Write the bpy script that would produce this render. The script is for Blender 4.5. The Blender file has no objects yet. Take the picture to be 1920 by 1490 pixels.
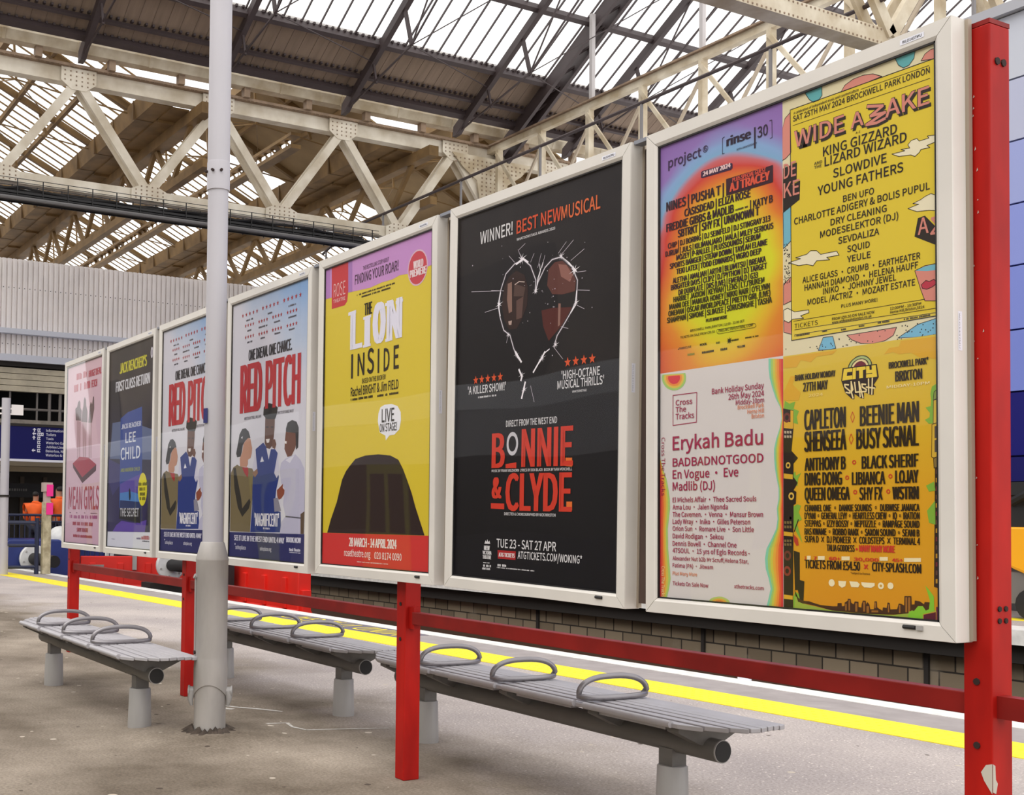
import bpy, bmesh, math, random
from math import sin, cos, pi, radians
from mathutils import Vector, Matrix
random.seed(7)
SC = bpy.context.scene
COL = SC.collection
# ------------------------------------------------------------------ camera
EYE = 1.1947
cd = bpy.data.cameras.new('camera'); cam = bpy.data.objects.new('camera', cd); COL.objects.link(cam)
yaw, pitch, roll = radians(28.36402), radians(1.765542), radians(.748802)
F = Vector((-cos(yaw)*cos(pitch), sin(yaw)*cos(pitch), sin(pitch)))
R0 = Vector((sin(yaw), cos(yaw), 0)); U0 = R0.cross(F)
R = cos(roll)*R0 + sin(roll)*U0; U = -sin(roll)*R0 + cos(roll)*U0
cam.matrix_world = Matrix(((R.x, U.x, -F.x, 0), (R.y, U.y, -F.y, 0), (R.z, U.z, -F.z, EYE), (0, 0, 0, 1)))
cd.sensor_fit = 'HORIZONTAL'; cd.sensor_width = 36; cd.lens = 2217.16*36/1920
cd.shift_x = (960-625.83)/1920; cd.shift_y = (900.74-745)/1920
cd.clip_start = .05; cd.clip_end = 400
SC.camera = cam
# ------------------------------------------------------------------ sky and exposure
W = bpy.data.worlds.new('overcast_sky'); SC.world = W; W.use_nodes = True
nt = W.node_tree; bg = nt.nodes['Background']
bg.inputs[0].default_value = (1, .985, .97, 1); bg.inputs[1].default_value = 1.0
SUN = bpy.data.lights.new('sun', 'SUN'); SUN.energy = .9; SUN.angle = radians(60); SUN.color = (1, .96, .9)
so = bpy.data.objects.new('sun', SUN); COL.objects.link(so); so.rotation_euler = (radians(35), radians(12), 0)
vs = SC.view_settings; vs.view_transform = 'Standard'; vs.look = 'None'; vs.exposure = .72; vs.gamma = 1
SC.display_settings.display_device = 'sRGB'; vs.use_curve_mapping = False
# ------------------------------------------------------------------ helpers
def lin(h):
    h = h.lstrip('#'); o = []
    for i in (0, 2, 4):
        c = int(h[i:i+2], 16)/255; o.append(c/12.92 if c <= .04045 else ((c+.055)/1.055)**2.4)
    return (*o, 1)
MATS = {}
def mat(name, col, rough=.6, metal=0, var=0, vs_=8, bump=0, col2=None, spec=.5, coord='Object', stretch=None):
    if name in MATS: return MATS[name]
    m = bpy.data.materials.new(name); m.use_nodes = True; n = m.node_tree.nodes; l = m.node_tree.links
    b = n['Principled BSDF']; c = lin(col) if isinstance(col, str) else col
    b.inputs['Base Color'].default_value = c; b.inputs['Roughness'].default_value = rough
    b.inputs['Metallic'].default_value = metal; b.inputs['Specular IOR Level'].default_value = spec
    if var or col2 or bump:
        tc = n.new('ShaderNodeTexCoord'); ns = n.new('ShaderNodeTexNoise'); ns.inputs['Scale'].default_value = vs_
        ns.inputs['Detail'].default_value = 6
        src = tc.outputs[coord]
        if stretch:
            mp = n.new('ShaderNodeMapping'); mp.inputs['Scale'].default_value = stretch; l.new(src, mp.inputs[0]); src = mp.outputs[0]
        l.new(src, ns.inputs['Vector'])
        rp = n.new('ShaderNodeValToRGB'); e = rp.color_ramp.elements
        e[0].position = .35; e[1].position = .68
        e[0].color = lin(col2) if col2 else tuple(x*(1-var) for x in c[:3])+(1,)
        e[1].color = c if col2 else tuple(min(1, x*(1+var)) for x in c[:3])+(1,)
        l.new(ns.outputs['Fac'], rp.inputs[0]); l.new(rp.outputs[0], b.inputs['Base Color'])
        if bump:
            bp = n.new('ShaderNodeBump'); bp.inputs['Strength'].default_value = bump; bp.inputs['Distance'].default_value = .01
            l.new(ns.outputs['Fac'], bp.inputs['Height']); l.new(bp.outputs[0], b.inputs['Normal'])
    MATS[name] = m; return m
class MB:
    def __init__(s): s.v = []; s.f = []
    def add(s, vs, fs):
        o = len(s.v); s.v += [tuple(v) for v in vs]; s.f += [tuple(i+o for i in f) for f in fs]; return s
    def box(s, x0, y0, z0, x1, y1, z1):
        x0, x1 = sorted((x0, x1)); y0, y1 = sorted((y0, y1)); z0, z1 = sorted((z0, z1))
        return s.add([(x0,y0,z0),(x1,y0,z0),(x1,y1,z0),(x0,y1,z0),(x0,y0,z1),(x1,y0,z1),(x1,y1,z1),(x0,y1,z1)],
                     [(0,3,2,1),(4,5,6,7),(0,1,5,4),(1,2,6,5),(2,3,7,6),(3,0,4,7)])
    def bar(s, p, q, w, h, up=(0,0,1)):
        p, q = Vector(p), Vector(q); d = (q-p).normalized(); a = d.cross(Vector(up))
        if a.length < 1e-4: a = d.cross(Vector((1,0,0)))
        a.normalize(); b = a.cross(d); a = a*w/2; b = b*h/2
        vs = [p-a-b, p+a-b, p+a+b, p-a+b, q-a-b, q+a-b, q+a+b, q-a+b]
        return s.add(vs, [(0,3,2,1),(4,5,6,7),(0,1,5,4),(1,2,6,5),(2,3,7,6),(3,0,4,7)])
    def tube(s, pts, r, n=12, caps=True, closed=False):
        pts = [Vector(p) for p in pts]; o = len(s.v); m = len(pts); rs = r if isinstance(r, (list, tuple)) else [r]*m
        ref = None
        for i, p in enumerate(pts):
            if closed: d = pts[(i+1) % m]-pts[i-1]
            else: d = pts[min(i+1, m-1)]-pts[max(i-1, 0)]
            d.normalize()
            if ref is None:
                ref = d.cross(Vector((0,0,1)))
                if ref.length < .01: ref = d.cross(Vector((1,0,0)))
            a = (ref-d*ref.dot(d)).normalized(); ref = a; b = d.cross(a)
            for k in range(n): s.v.append(tuple(p+(a*cos(2*pi*k/n)+b*sin(2*pi*k/n))*rs[i]))
        for i in range(m if closed else m-1):
            j = (i+1) % m
            for k in range(n): s.f.append((o+i*n+k, o+i*n+(k+1) % n, o+j*n+(k+1) % n, o+j*n+k))
        if caps and not closed: s.f.append(tuple(o+k for k in range(n))[::-1]); s.f.append(tuple(o+(m-1)*n+k for k in range(n)))
        return s
    def lathe(s, prof, n=28, c=(0,0,0), axis='z'):
        o = len(s.v); m = len(prof)
        for r, z in prof:
            for k in range(n):
                a, b = r*cos(2*pi*k/n), r*sin(2*pi*k/n)
                s.v.append((c[0]+a, c[1]+b, c[2]+z) if axis == 'z' else (c[0]+z, c[1]+a, c[2]+b))
        for i in range(m-1):
            for k in range(n): s.f.append((o+i*n+k, o+i*n+(k+1) % n, o+(i+1)*n+(k+1) % n, o+(i+1)*n+k))
        s.f.append(tuple(o+k for k in range(n))[::-1]); s.f.append(tuple(o+(m-1)*n+k for k in range(n)))
        return s
    def prism(s, poly, a, b):   # poly: list of 3D points; swept by vector from a to b
        a, b = Vector(a), Vector(b); n = len(poly)
        vs = [Vector(p)+a for p in poly]+[Vector(p)+b for p in poly]
        return s.add(vs, [tuple(range(n))[::-1], tuple(range(n, 2*n))]+[(i, (i+1) % n, n+(i+1) % n, n+i) for i in range(n)])
    def build(s, name, m, parent=None, smooth=False, bevel=0, recalc=True):
        me = bpy.data.meshes.new(name); me.from_pydata(s.v, [], s.f); me.update()
        bm = bmesh.new(); bm.from_mesh(me)
        big = [f for f in bm.faces if len(f.verts) > 4]
        if recalc: bmesh.ops.recalc_face_normals(bm, faces=bm.faces[:])
        if big: bmesh.ops.triangulate(bm, faces=big)
        bm.to_mesh(me); bm.free()
        if smooth:
            for p in me.polygons: p.use_smooth = True
            me.set_sharp_from_angle(angle=radians(38))
        me.materials.append(m)
        o = bpy.data.objects.new(name, me); COL.objects.link(o)
        if parent: o.parent = parent
        if bevel:
            b = o.modifiers.new('edge', 'BEVEL'); b.width = bevel; b.segments = 2; b.limit_method = 'ANGLE'
        return o
def tag(o, label, cat, group=None, kind=None):
    o['label'] = label; o['category'] = cat
    if group: o['group'] = group
    if kind: o['kind'] = kind
    return o
def empty(name, loc, label, cat, group=None, rz=0):
    o = bpy.data.objects.new(name, None); COL.objects.link(o); o.location = loc; o.rotation_euler = (0, 0, rz); o.empty_display_size = .1
    return tag(o, label, cat, group)
def struct(o): o['kind'] = 'structure'; return o
def copy_tree(o, parent=None):
    c = o.copy(); COL.objects.link(c)
    if parent: c.parent = parent
    for ch in [x for x in COL.objects if x.parent == o]: copy_tree(ch, c)
    return c
# ------------------------------------------------------------------ materials
def asphalt():
    m = mat('platform_asphalt', '#8d8784', .9); n = m.node_tree.nodes; l = m.node_tree.links; b = n['Principled BSDF']
    b.inputs['Specular IOR Level'].default_value = .25
    tc = n.new('ShaderNodeTexCoord')
    def noise(sc, det, lo, hi, c0, c1, rough=.5):
        t = n.new('ShaderNodeTexNoise'); t.inputs['Scale'].default_value = sc; t.inputs['Detail'].default_value = det; t.inputs['Roughness'].default_value = rough
        l.new(tc.outputs['Object'], t.inputs['Vector']); r = n.new('ShaderNodeValToRGB')
        r.color_ramp.elements[0].position = lo; r.color_ramp.elements[1].position = hi
        r.color_ramp.elements[0].color = c0; r.color_ramp.elements[1].color = c1
        l.new(t.outputs['Fac'], r.inputs[0]); return r, t
    def mix(f, a, c, mode='MIX'):
        x = n.new('ShaderNodeMixRGB'); x.blend_type = mode
        if isinstance(f, float): x.inputs[0].default_value = f
        else: l.new(f, x.inputs[0])
        for k, v in ((1, a), (2, c)):
            if isinstance(v, tuple): x.inputs[k].default_value = v
            else: l.new(v, x.inputs[k])
        return x.outputs[0]
    clean, _ = noise(.9, 6, .35, .65, lin('#a89f9d'), lin('#bfb5b0'))
    dirt, _ = noise(.8, 8, .34, .66, lin('#63584b'), lin('#a39789'), .62)
    sp = n.new('ShaderNodeSeparateXYZ'); l.new(tc.outputs['Object'], sp.inputs[0])
    wob, wt = noise(1.1, 6, 0, 1, (0, 0, 0, 1), (1, 1, 1, 1))
    a1 = n.new('ShaderNodeMath'); a1.operation = 'MULTIPLY_ADD'; a1.inputs[1].default_value = 2.6; l.new(wt.outputs['Fac'], a1.inputs[0]); l.new(sp.outputs['Y'], a1.inputs[2])
    mr = n.new('ShaderNodeMapRange'); mr.inputs[1].default_value = 4.5; mr.inputs[2].default_value = 5.6; l.new(a1.outputs[0], mr.inputs[0])
    base = mix(mr.outputs[0], dirt.outputs[0], clean.outputs[0])
    fine, ft = noise(70, 4, .3, .72, (.62, .61, .6, 1), (1.22, 1.22, 1.22, 1), .7)
    base = mix(1.0, base, fine.outputs[0], 'MULTIPLY')
    def spots(scale, r0, chance, col, src):
        vo = n.new('ShaderNodeTexVoronoi'); vo.inputs['Scale'].default_value = scale; l.new(tc.outputs['Object'], vo.inputs['Vector'])
        sc = n.new('ShaderNodeSeparateColor'); l.new(vo.outputs['Color'], sc.inputs[0])
        q = n.new('ShaderNodeMath'); q.operation = 'LESS_THAN'; q.inputs[1].default_value = chance; l.new(sc.outputs[0], q.inputs[0])
        rr = n.new('ShaderNodeMath'); rr.operation = 'MULTIPLY'; rr.inputs[1].default_value = r0; l.new(sc.outputs[1], rr.inputs[0])
        d = n.new('ShaderNodeMath'); d.operation = 'LESS_THAN'; l.new(vo.outputs['Distance'], d.inputs[0]); l.new(rr.outputs[0], d.inputs[1])
        f = n.new('ShaderNodeMath'); f.operation = 'MULTIPLY'; l.new(q.outputs[0], f.inputs[0]); l.new(d.outputs[0], f.inputs[1])
        return mix(f.outputs[0], src, col)
    base = mix(mr.outputs[0], base, spots(60, .34, .3, lin('#dcd2ca'), base))   # pale aggregate
    base = spots(7.5, .17, .3, lin('#bdb2a4'), base)                # trodden gum
    base = spots(9.3, .16, .15, lin('#4a4038'), base)
    l.new(base, b.inputs['Base Color'])
    bp = n.new('ShaderNodeBump'); bp.inputs['Strength'].default_value = .25; bp.inputs['Distance'].default_value = .004
    l.new(ft.outputs['Fac'], bp.inputs['Height']); l.new(bp.outputs[0], b.inputs['Normal'])
    return m
M_ASPH = asphalt()
M_YEL = mat('yellow_tactile_paint', '#f2dc2e', .7, var=.08, vs_=14)
M_WHT = mat('white_edge_paint', '#dcdad6', .7, var=.12, vs_=9)
M_EDGE = mat('edge_paving', '#9a9290', .85, var=.1, vs_=5)
M_PANEL = mat('panel_white_paint', '#d9d4cd', .38, var=.05, vs_=3, spec=.4)
M_DARKGAP = mat('dark_gap', '#2a2522', .8)
M_RED = mat('red_paint', '#c01c12', .5, col2='#98120d', vs_=6, stretch=(1, 1, .35), spec=.2)
M_REDD = mat('red_rail_paint', '#8e1c17', .5, col2='#761512', vs_=5, spec=.25)
M_RUST = mat('bolt_rust', '#2a1713', .8)
M_CHIP = mat('bare_primer', '#c6bfb2', .8)
M_STEEL = mat('galvanised_steel', '#a5a2a0', .5, .1, var=.13, vs_=4, stretch=(1, 1, .3))
M_POLE2 = mat('grey_pole_paint', '#b9b6bc', .5, var=.07, vs_=3, stretch=(1, 1, .3))
M_SEAT = mat('seat_grey_paint', '#b3b0b4', .5, .1, var=.06, vs_=6)
M_ARM = mat('cast_arm_metal', '#8f8b8e', .35, .6, var=.06, vs_=8)
M_BEAM = mat('dusty_beam_steel', '#6f6c69', .6, .2, var=.2, vs_=7, stretch=(.3, 1, 1))
M_BLK = mat('black_rubber_and_shade', '#1a1819', .6)
M_CREAM = mat('cream_steel_paint', '#d9cfba', .55, col2='#b3a286', vs_=2.2, spec=.3)
M_CREAM2 = mat('pale_truss_paint', '#e8e0d0', .55, col2='#c6b9a3', vs_=1.6, spec=.3)
M_FLANGE = mat('weathered_flange', '#8d7762', .7, var=.2, vs_=5)
M_TAN = mat('tan_steel_paint', '#8d7048', .65, col2='#6f5738', vs_=1.6, spec=.25)
M_TANB = mat('tan_roof_boards', '#9c8460', .8, var=.1, vs_=1.5)
M_DARK = mat('dark_roof_steel', '#453a3b', .6, var=.1, vs_=3)
M_BOARD = mat('dark_roof_boards', '#8b7868', .85, var=.12, vs_=2.5, stretch=(.3, 3, .3))
M_CORR = mat('corrugated_cladding', '#ece6e4', .6, var=.05, vs_=1.5)
M_LEDGE = mat('pale_ledge', '#c9ccd8', .5)
M_VOID = mat('dark_interior', '#1c1917', .8)
M_FASC = mat('cream_boarding', '#c2b8a2', .7, var=.12, vs_=4)
M_NAVY = mat('sign_navy', '#0f1058', .5, spec=.2)
M_SIGNW = mat('sign_white', '#e6e6f0', .5)
M_BRICK = None
def brick():
    m = mat('sooty_block_wall', '#6b5f52', .9); n = m.node_tree.nodes; l = m.node_tree.links
    tc = n.new('ShaderNodeTexCoord'); sx = n.new('ShaderNodeSeparateXYZ'); cb = n.new('ShaderNodeCombineXYZ')
    l.new(tc.outputs['Object'], sx.inputs[0]); l.new(sx.outputs['X'], cb.inputs['X']); l.new(sx.outputs['Z'], cb.inputs['Y'])
    br = n.new('ShaderNodeTexBrick'); br.inputs['Scale'].default_value = 1; br.inputs['Brick Width'].default_value = .42; br.inputs['Row Height'].default_value = .21
    br.inputs['Mortar Size'].default_value = .012; br.inputs['Color1'].default_value = lin('#8c7d68'); br.inputs['Color2'].default_value = lin('#706250'); br.inputs['Mortar'].default_value = lin('#2e2822')
    l.new(cb.outputs[0], br.inputs['Vector'])
    ns = n.new('ShaderNodeTexNoise'); ns.inputs['Scale'].default_value = 1.3; ns.inputs['Detail'].default_value = 8; l.new(tc.outputs['Object'], ns.inputs[0])
    rp = n.new('ShaderNodeValToRGB'); rp.color_ramp.elements[0].position = .6; rp.color_ramp.elements[1].position = .75; l.new(ns.outputs[0], rp.inputs[0])
    mx = n.new('ShaderNodeMixRGB'); l.new(rp.outputs[0], mx.inputs[0]); l.new(br.outputs[0], mx.inputs[1]); mx.inputs[2].default_value = lin('#8d8272')
    l.new(mx.outputs[0], n['Principled BSDF'].inputs['Base Color']); return m
M_BRICK = brick()
def glass_roof():
    m = bpy.data.materials.new('roof_patent_glass'); m.use_nodes = True; n = m.node_tree.nodes; l = m.node_tree.links
    n.remove(n['Principled BSDF']); out = n['Material Output']
    tr = n.new('ShaderNodeBsdfTranslucent'); tp = n.new('ShaderNodeBsdfTransparent'); mx = n.new('ShaderNodeMixShader')
    tc = n.new('ShaderNodeTexCoord'); ns = n.new('ShaderNodeTexNoise'); ns.inputs['Scale'].default_value = .5; l.new(tc.outputs['Object'], ns.inputs[0])
    rp = n.new('ShaderNodeValToRGB'); e = rp.color_ramp.elements; e[0].position = .35; e[1].position = .6; e[0].color = (.80, .82, .86, 1); e[1].color = (.95, .95, .93, 1)
    l.new(ns.outputs['Fac'], rp.inputs[0]); l.new(rp.outputs[0], tr.inputs[0]); tp.inputs[0].default_value = (.95, .95, .95, 1)
    mx.inputs[0].default_value = .5; l.new(tr.outputs[0], mx.inputs[1]); l.new(tp.outputs[0], mx.inputs[2]); l.new(mx.outputs[0], out.inputs[0])
    return m
M_GLASS = glass_roof()
def pane():
    m = bpy.data.materials.new('panel_acrylic'); m.use_nodes = True; n = m.node_tree.nodes; l = m.node_tree.links
    n.remove(n['Principled BSDF']); out = n['Material Output']
    gl = n.new('ShaderNodeBsdfGlossy'); gl.inputs['Roughness'].default_value = .02; tp = n.new('ShaderNodeBsdfTransparent'); mx = n.new('ShaderNodeMixShader'); lw = n.new('ShaderNodeLayerWeight'); lw.inputs[0].default_value = .5
    pw = n.new('ShaderNodeMath'); pw.operation = 'POWER'; pw.inputs[1].default_value = 5; l.new(lw.outputs['Facing'], pw.inputs[0]); fr = n.new('ShaderNodeMath'); fr.operation = 'MULTIPLY_ADD'; fr.inputs[1].default_value = .96; fr.inputs[2].default_value = .04; l.new(pw.outputs[0], fr.inputs[0])
    l.new(fr.outputs[0], mx.inputs[0]); l.new(tp.outputs[0], mx.inputs[1]); l.new(gl.outputs[0], mx.inputs[2]); l.new(mx.outputs[0], out.inputs[0]); return m
M_PANE = pane()
def ink(h):
    return mat('ink_'+h.lstrip('#'), h, .6, spec=.25)
# ------------------------------------------------------------------ text
FONT_CACHE = {}
try: FONT = bpy.data.fonts.load(bpy.utils.resource_path('LOCAL')+'/datafiles/fonts/Noto Sans CJK Regular.woff2')   # a font that ships inside Blender
except Exception: FONT = None
def text_mesh(s, off=0, res=3):
    key = (s, off)
    if key in FONT_CACHE: return FONT_CACHE[key]
    c = bpy.data.curves.new('t', 'FONT'); c.body = s; c.size = 1; c.offset = off; c.resolution_u = res; c.fill_mode = 'FRONT'
    if FONT: c.font = FONT
    o = bpy.data.objects.new('t', c); COL.objects.link(o)
    dg = bpy.context.evaluated_depsgraph_get(); me = bpy.data.meshes.new_from_object(o.evaluated_get(dg))
    v = [(p.co.x, p.co.y) for p in me.vertices]; f = [tuple(p.vertices) for p in me.polygons]
    bpy.data.objects.remove(o); bpy.data.curves.remove(c); bpy.data.meshes.remove(me)
    FONT_CACHE[key] = (v, f); return v, f
CAP = None
def cap_h():
    global CAP
    if CAP is None: CAP = max(y for x, y in text_mesh('H')[0])
    return CAP
OFFS = {0: .016, 6: 0, 1: .016, 2: .03, 3: .012, 4: .04, 5: .035, -1: -.006, 'v': 0}
def text_to(mb, s, a0, b0, a1, h, y, w=0, vertical=False):
    v, f = text_mesh(s, 0)
    if not v: return
    x0 = min(x for x, _ in v); x1 = max(x for x, _ in v); sy = h/cap_h()
    if vertical:
        sx = a1/(x1-x0); mb.add([(a0+yy*sy-.004, y, b0-(x-x0)*sx) for x, yy in v], f); return
    sx = (a1-a0)/max(1e-6, x1-x0); cond = sy/sx
    off = round((OFFS[w] if w not in (1, 2, 6) else (.008 if cond < 1.6 else .002))*cap_h()/.73, 4)
    if off: v, f = text_mesh(s, off); x0 = min(x for x, _ in v); x1 = max(x for x, _ in v); sx = (a1-a0)/max(1e-6, x1-x0)
    sh = 0
    if w in (1, 2, 6):                    # condensed heavy faces: widen the stems only
        adv = (a1-a0)/max(1, len(s)); sh = max(0, ({1: .41, 2: .46, 6: .31}[w]*adv-.125*cap_h()*sx)/2); sh = min(sh, .09*h)
        k = (a1-a0-2*sh)/(a1-a0); sx *= k
    n = 0 if sh == 0 else max(1, int(math.ceil(sh/(.1*cap_h()*sx))))
    for i in range(-n, n+1):
        d = sh+(sh*i/n if n else 0); mb.add([(a0+d+(x-x0)*sx, y-(i+n)*4e-7, b0+yy*sy) for x, yy in v], f)
# ------------------------------------------------------------------ ground
SL = .044                                   # the platform edge runs at a slight angle to the boards
def ey(x, y0): return y0+SL*(x+6.0)
def strip(mb, y0, y1, z0, z1, xa=-27.2, xb=8):
    q = [(xa, ey(xa, y0)), (xb, ey(xb, y0)), (xb, ey(xb, y1)), (xa, ey(xa, y1))]
    mb.prism([(a, b, z0) for a, b in q], (0, 0, 0), (0, 0, z1-z0)); return mb
fl = MB(); q = [(-27.2, -2.5), (8, -2.5), (8, ey(8, 5.93)), (-27.2, ey(-27.2, 5.93))]
fl.prism([(a, b, -.3) for a, b in q], (0, 0, 0), (0, 0, .3)); struct(fl.build('floor', M_ASPH))
struct(strip(MB(), 5.93, 6.36, -.3, .004).build('trim_1', M_YEL)); bpy.data.objects['trim_1']['label'] = 'yellow tactile strip along the platform edge'
struct(strip(MB(), 6.36, 6.84, -.3, .0).build('floor.001', M_EDGE))
struct(strip(MB(), 6.84, 7.06, -.3, .003).build('trim_2', M_WHT))
struct(strip(MB(), 6.98, 7.04, -1.1, -.3).build('wall_near', M_VOID))
yt = MB()                                    # blisters of the tactile strip
for i in range(210):
    x = -12+i*.075
    for j in range(5): yt.lathe([(.014, 0), (.01, .004)], 6, (x, ey(x, 5.98+j*.082), .004))
yb = yt.build('tactile_blisters', M_YEL, bpy.data.objects['trim_1'])
tb = MB(); tb.box(-27.2, 6, -1.15, 10, 14.4, -1.1); struct(tb.build('floor.002', mat('track_ballast', '#4a433c', .95, var=.3, vs_=20)))
tr = MB()
for y in (8.0, 9.44, 11.2, 12.64): tr.bar((-25, y, -.98), (8, y, -.98), .07, .15)
struct(tr.build('trim_3', mat('rail_steel', '#5a4538', .5, .4)))
# far platform
def ofy(x, y0): return y0+SL*(x+8.4)
def ostrip(mb, y0, y1, z0, z1, xa=-27.2, xb=8):
    q = [(xa, ofy(xa, y0)), (xb, ofy(xb, y0)), (xb, ofy(xb, y1)), (xa, ofy(xa, y1))]
    mb.prism([(a, b, z0) for a, b in q], (0, 0, 0), (0, 0, z1-z0)); return mb
struct(ostrip(MB(), 13.95, 22, -.3, 0).build('floor.003', M_ASPH))
struct(ostrip(MB(), 14.75, 15.15, 0, .004).build('trim_4', M_YEL))
struct(ostrip(MB(), 13.35, 13.95, -.17, .004).build('trim_5', M_WHT))
struct(ostrip(MB(), 13.55, 13.95, -.4, -.17).build('trim_25', M_DARKGAP)); struct(ostrip(MB(), 13.78, 13.95, -1.1, -.17).build('wall_far', M_BRICK))  # dark band paints the shade under the coping overhang
pl = MB()
for x in (-13.2, -9.6, -17.0): pl.box(x-.03, ofy(x, 13.74), -1.1, x+.03, ofy(x, 13.8), -.18)
struct(pl.build('trim_6', M_DARKGAP))
# painted warning words on the platform edge
b = MB(); b.prism([(x, ey(x, y), .0) for x, y in ((-12.9, 6.37), (-10.2, 6.37), (-10.2, 6.82), (-12.9, 6.82))], (0, 0, 0), (0, 0, .002)); o = struct(b.build('trim_26', mat('dark_paint_patch', '#6b6570', .8)))
v, fc = text_mesh('MIND THE GAP'); x0_ = min(q[0] for q in v); x1_ = max(q[0] for q in v); k_ = 2.45/(x1_-x0_)
b = MB(); b.add([(-10.3-(x-x0_)*k_, ey(-10.3-(x-x0_)*k_, 6.76-yy*k_*1.15), .0035) for x, yy in v], fc); b.build('painted_lettering', M_YEL, o)
em = MB(); em.box(-6.5, 7.03, 0, -6.39, 7.06, .085); tag(em.build('edge_marker', M_SIGNW), 'tiny white marker plate on the platform edge behind the red rail', 'marker')
# stains and repair marks on the platform
st = MB()
def flatpatch(mb, pts, z=.0015): mb.add([(x, y, z) for x, y in pts], [tuple(range(len(pts)))])
def streak(pts, w):
    for (ax, ay), (bx, by) in zip(pts, pts[1:]):
        d = math.hypot(bx-ax, by-ay); nx, ny = -(by-ay)/d*w, (bx-ax)/d*w
        flatpatch(st, [(ax+nx, ay+ny), (ax-nx, ay-ny), (bx-nx*.7, by-ny*.7), (bx+nx*.7, by+ny*.7)])
streak([(-6.95, 2.93), (-6.8, 3.02), (-6.72, 3.09), (-6.55, 3.2)], .018)
streak([(-6.25, 2.63), (-6.22, 2.85), (-6.18, 3.05), (-6.05, 3.02), (-5.93, 3.05), (-5.86, 3.3), (-5.79, 3.5)], .012)
streak([(-6.9, 2.85), (-6.75, 2.96)], .03)
o = st.build('trim_7', mat('lime_stain', '#b9b4ad', .9, var=.2, vs_=30)); struct(o)
dm = MB(); dm.lathe([(.5, -.002), (.42, .006), (.28, .016), (.1, .024)], 48, (-6.03, 2.5, 0)); struct(dm.build('trim_8', M_ASPH, smooth=True))
rg = MB(); rr = random.Random(3); N_ = 40
pr_ = [(.105+rr.uniform(-.012, .035)) for a in range(N_)]
lo = [(-6.03+r_*1.25*cos(a*2*pi/N_), 2.5+r_*1.25*sin(a*2*pi/N_), .015) for a, r_ in enumerate(pr_)]; hi = [(-6.03+.092*cos(a*2*pi/N_), 2.5+.092*sin(a*2*pi/N_), .03+rr.uniform(0, .03)) for a in range(N_)]
rg.add(lo+hi, [(a, (a+1) % N_, N_+(a+1) % N_, N_+a) for a in range(N_)]); struct(rg.build('trim_9', mat('broken_grout', '#4a4038', .95, var=.4, vs_=30)))
# ------------------------------------------------------------------ lamp pole
PX, PY = -6.03, 2.505
pole = empty('lamp_pole', (PX, PY, 0), 'tall grey steel pole on a stout hinged base in front of the posters', 'pole')
MBASE = mat('base_galvanised', '#aba6a2', .55, .1, var=.2, vs_=5, stretch=(1, 1, .35))
b = MB(); b.lathe([(.0865, 0), (.0865, .3)], 40); b.build('base_stub', MBASE, pole, True)
b = MB(); N_ = 48; ang0 = math.atan2(-F.y, -F.x)
def zlow(k):                                   # arched lower lip of the sleeve, highest towards the front and back
    return .205+.075*abs(cos(2*pi*k/N_-ang0))**1.5
vs2 = [(.0925*cos(2*pi*k/N_), .0925*sin(2*pi*k/N_), zlow(k)) for k in range(N_)]+[(.0925*cos(2*pi*k/N_), .0925*sin(2*pi*k/N_), .36) for k in range(N_)]+[(.0885*cos(2*pi*k/N_), .0885*sin(2*pi*k/N_), .42) for k in range(N_)]+[(.085*cos(2*pi*k/N_), .085*sin(2*pi*k/N_), zlow(k)-.0) for k in range(N_)]
fs2 = []
for k in range(N_):
    q = (k+1) % N_; fs2 += [(k, q, N_+q, N_+k), (N_+k, N_+q, 2*N_+q, 2*N_+k), (3*N_+k, 3*N_+q, q, k)]
b.add(vs2, fs2); b.lathe([(.0885, .4), (.0885, .945), (.09, .95), (.09, .957), (.066, 1.045), (.0615, 1.05)], 40); b.build('base_sleeve', MBASE, pole, True)
b = MB(); b.lathe([(.056, 1.03), (.0565, 2.98), (.0565, 3.0)], 36); b.build('lower_shaft', M_POLE2, pole, True)
b = MB(); b.lathe([(.0635, 2.99), (.0635, 3.14), (.062, 3.15)], 36); c_ = b.build('joint_collar', M_POLE2, pole, True)
b = MB()
for a in (150, 215, 265, 310, 350): 
    ca, sa = cos(radians(a)), sin(radians(a)); b.tube([(.055*ca, .055*sa, 3.09), (.078*ca, .078*sa, 3.09)], .008, 8)
b.build('collar_screw', M_RUST, pole)
b = MB(); b.lathe([(.0615, 3.14), (.0625, 6.5)], 36); b.build('upper_shaft', M_POLE2, pole, True)
# hinge knuckles at the base, seen left and right
sx, sy = R.x, R.y
for sgn in (-1, 1):
    b = MB(); e = Vector((sx*sgn, sy*sgn, 0)); n_ = Vector((-sy, sx, 0))
    b.tube([e*.075+Vector((0, 0, .235)), e*.112+Vector((0, 0, .235))], .026, 14); b.tube([e*.112+Vector((0, 0, .235)), e*.12+Vector((0, 0, .235))], .032, 12); b.tube([e*.1+n_*-.01+Vector((0, 0, .235)), e*.105+n_*-.02+Vector((0, 0, .195)), e*.098+n_*-.02+Vector((0, 0, .16))], [.022, .016, .008], 10)
    b.build('hinge_knuckle', M_STEEL, pole, True)
d_ = Vector((-R.x*.93+(-F.x)*.37, -R.y*.93+(-F.y)*.37, 0)).normalized()
b = MB(); b.tube([d_*.09+Vector((0, 0, .42)), d_*.092+Vector((0, 0, .86))], .006, 8); b.tube([d_*.088+Vector((0, 0, .86)), d_*.1+Vector((0, 0, .865))], .014, 8); b.build('door_seam', M_STEEL, pole, True)
b = MB(); b.tube([d_*.082+Vector((0, 0, .45)), d_*.096+Vector((0, 0, .45))], .012, 8); b.build('door_lock', M_RUST, pole)
fq = -F.copy(); fq.z = 0; fq.normalize()
b = MB(); c0 = fq*.04-Vector((sx, sy, 0))*.046
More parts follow.
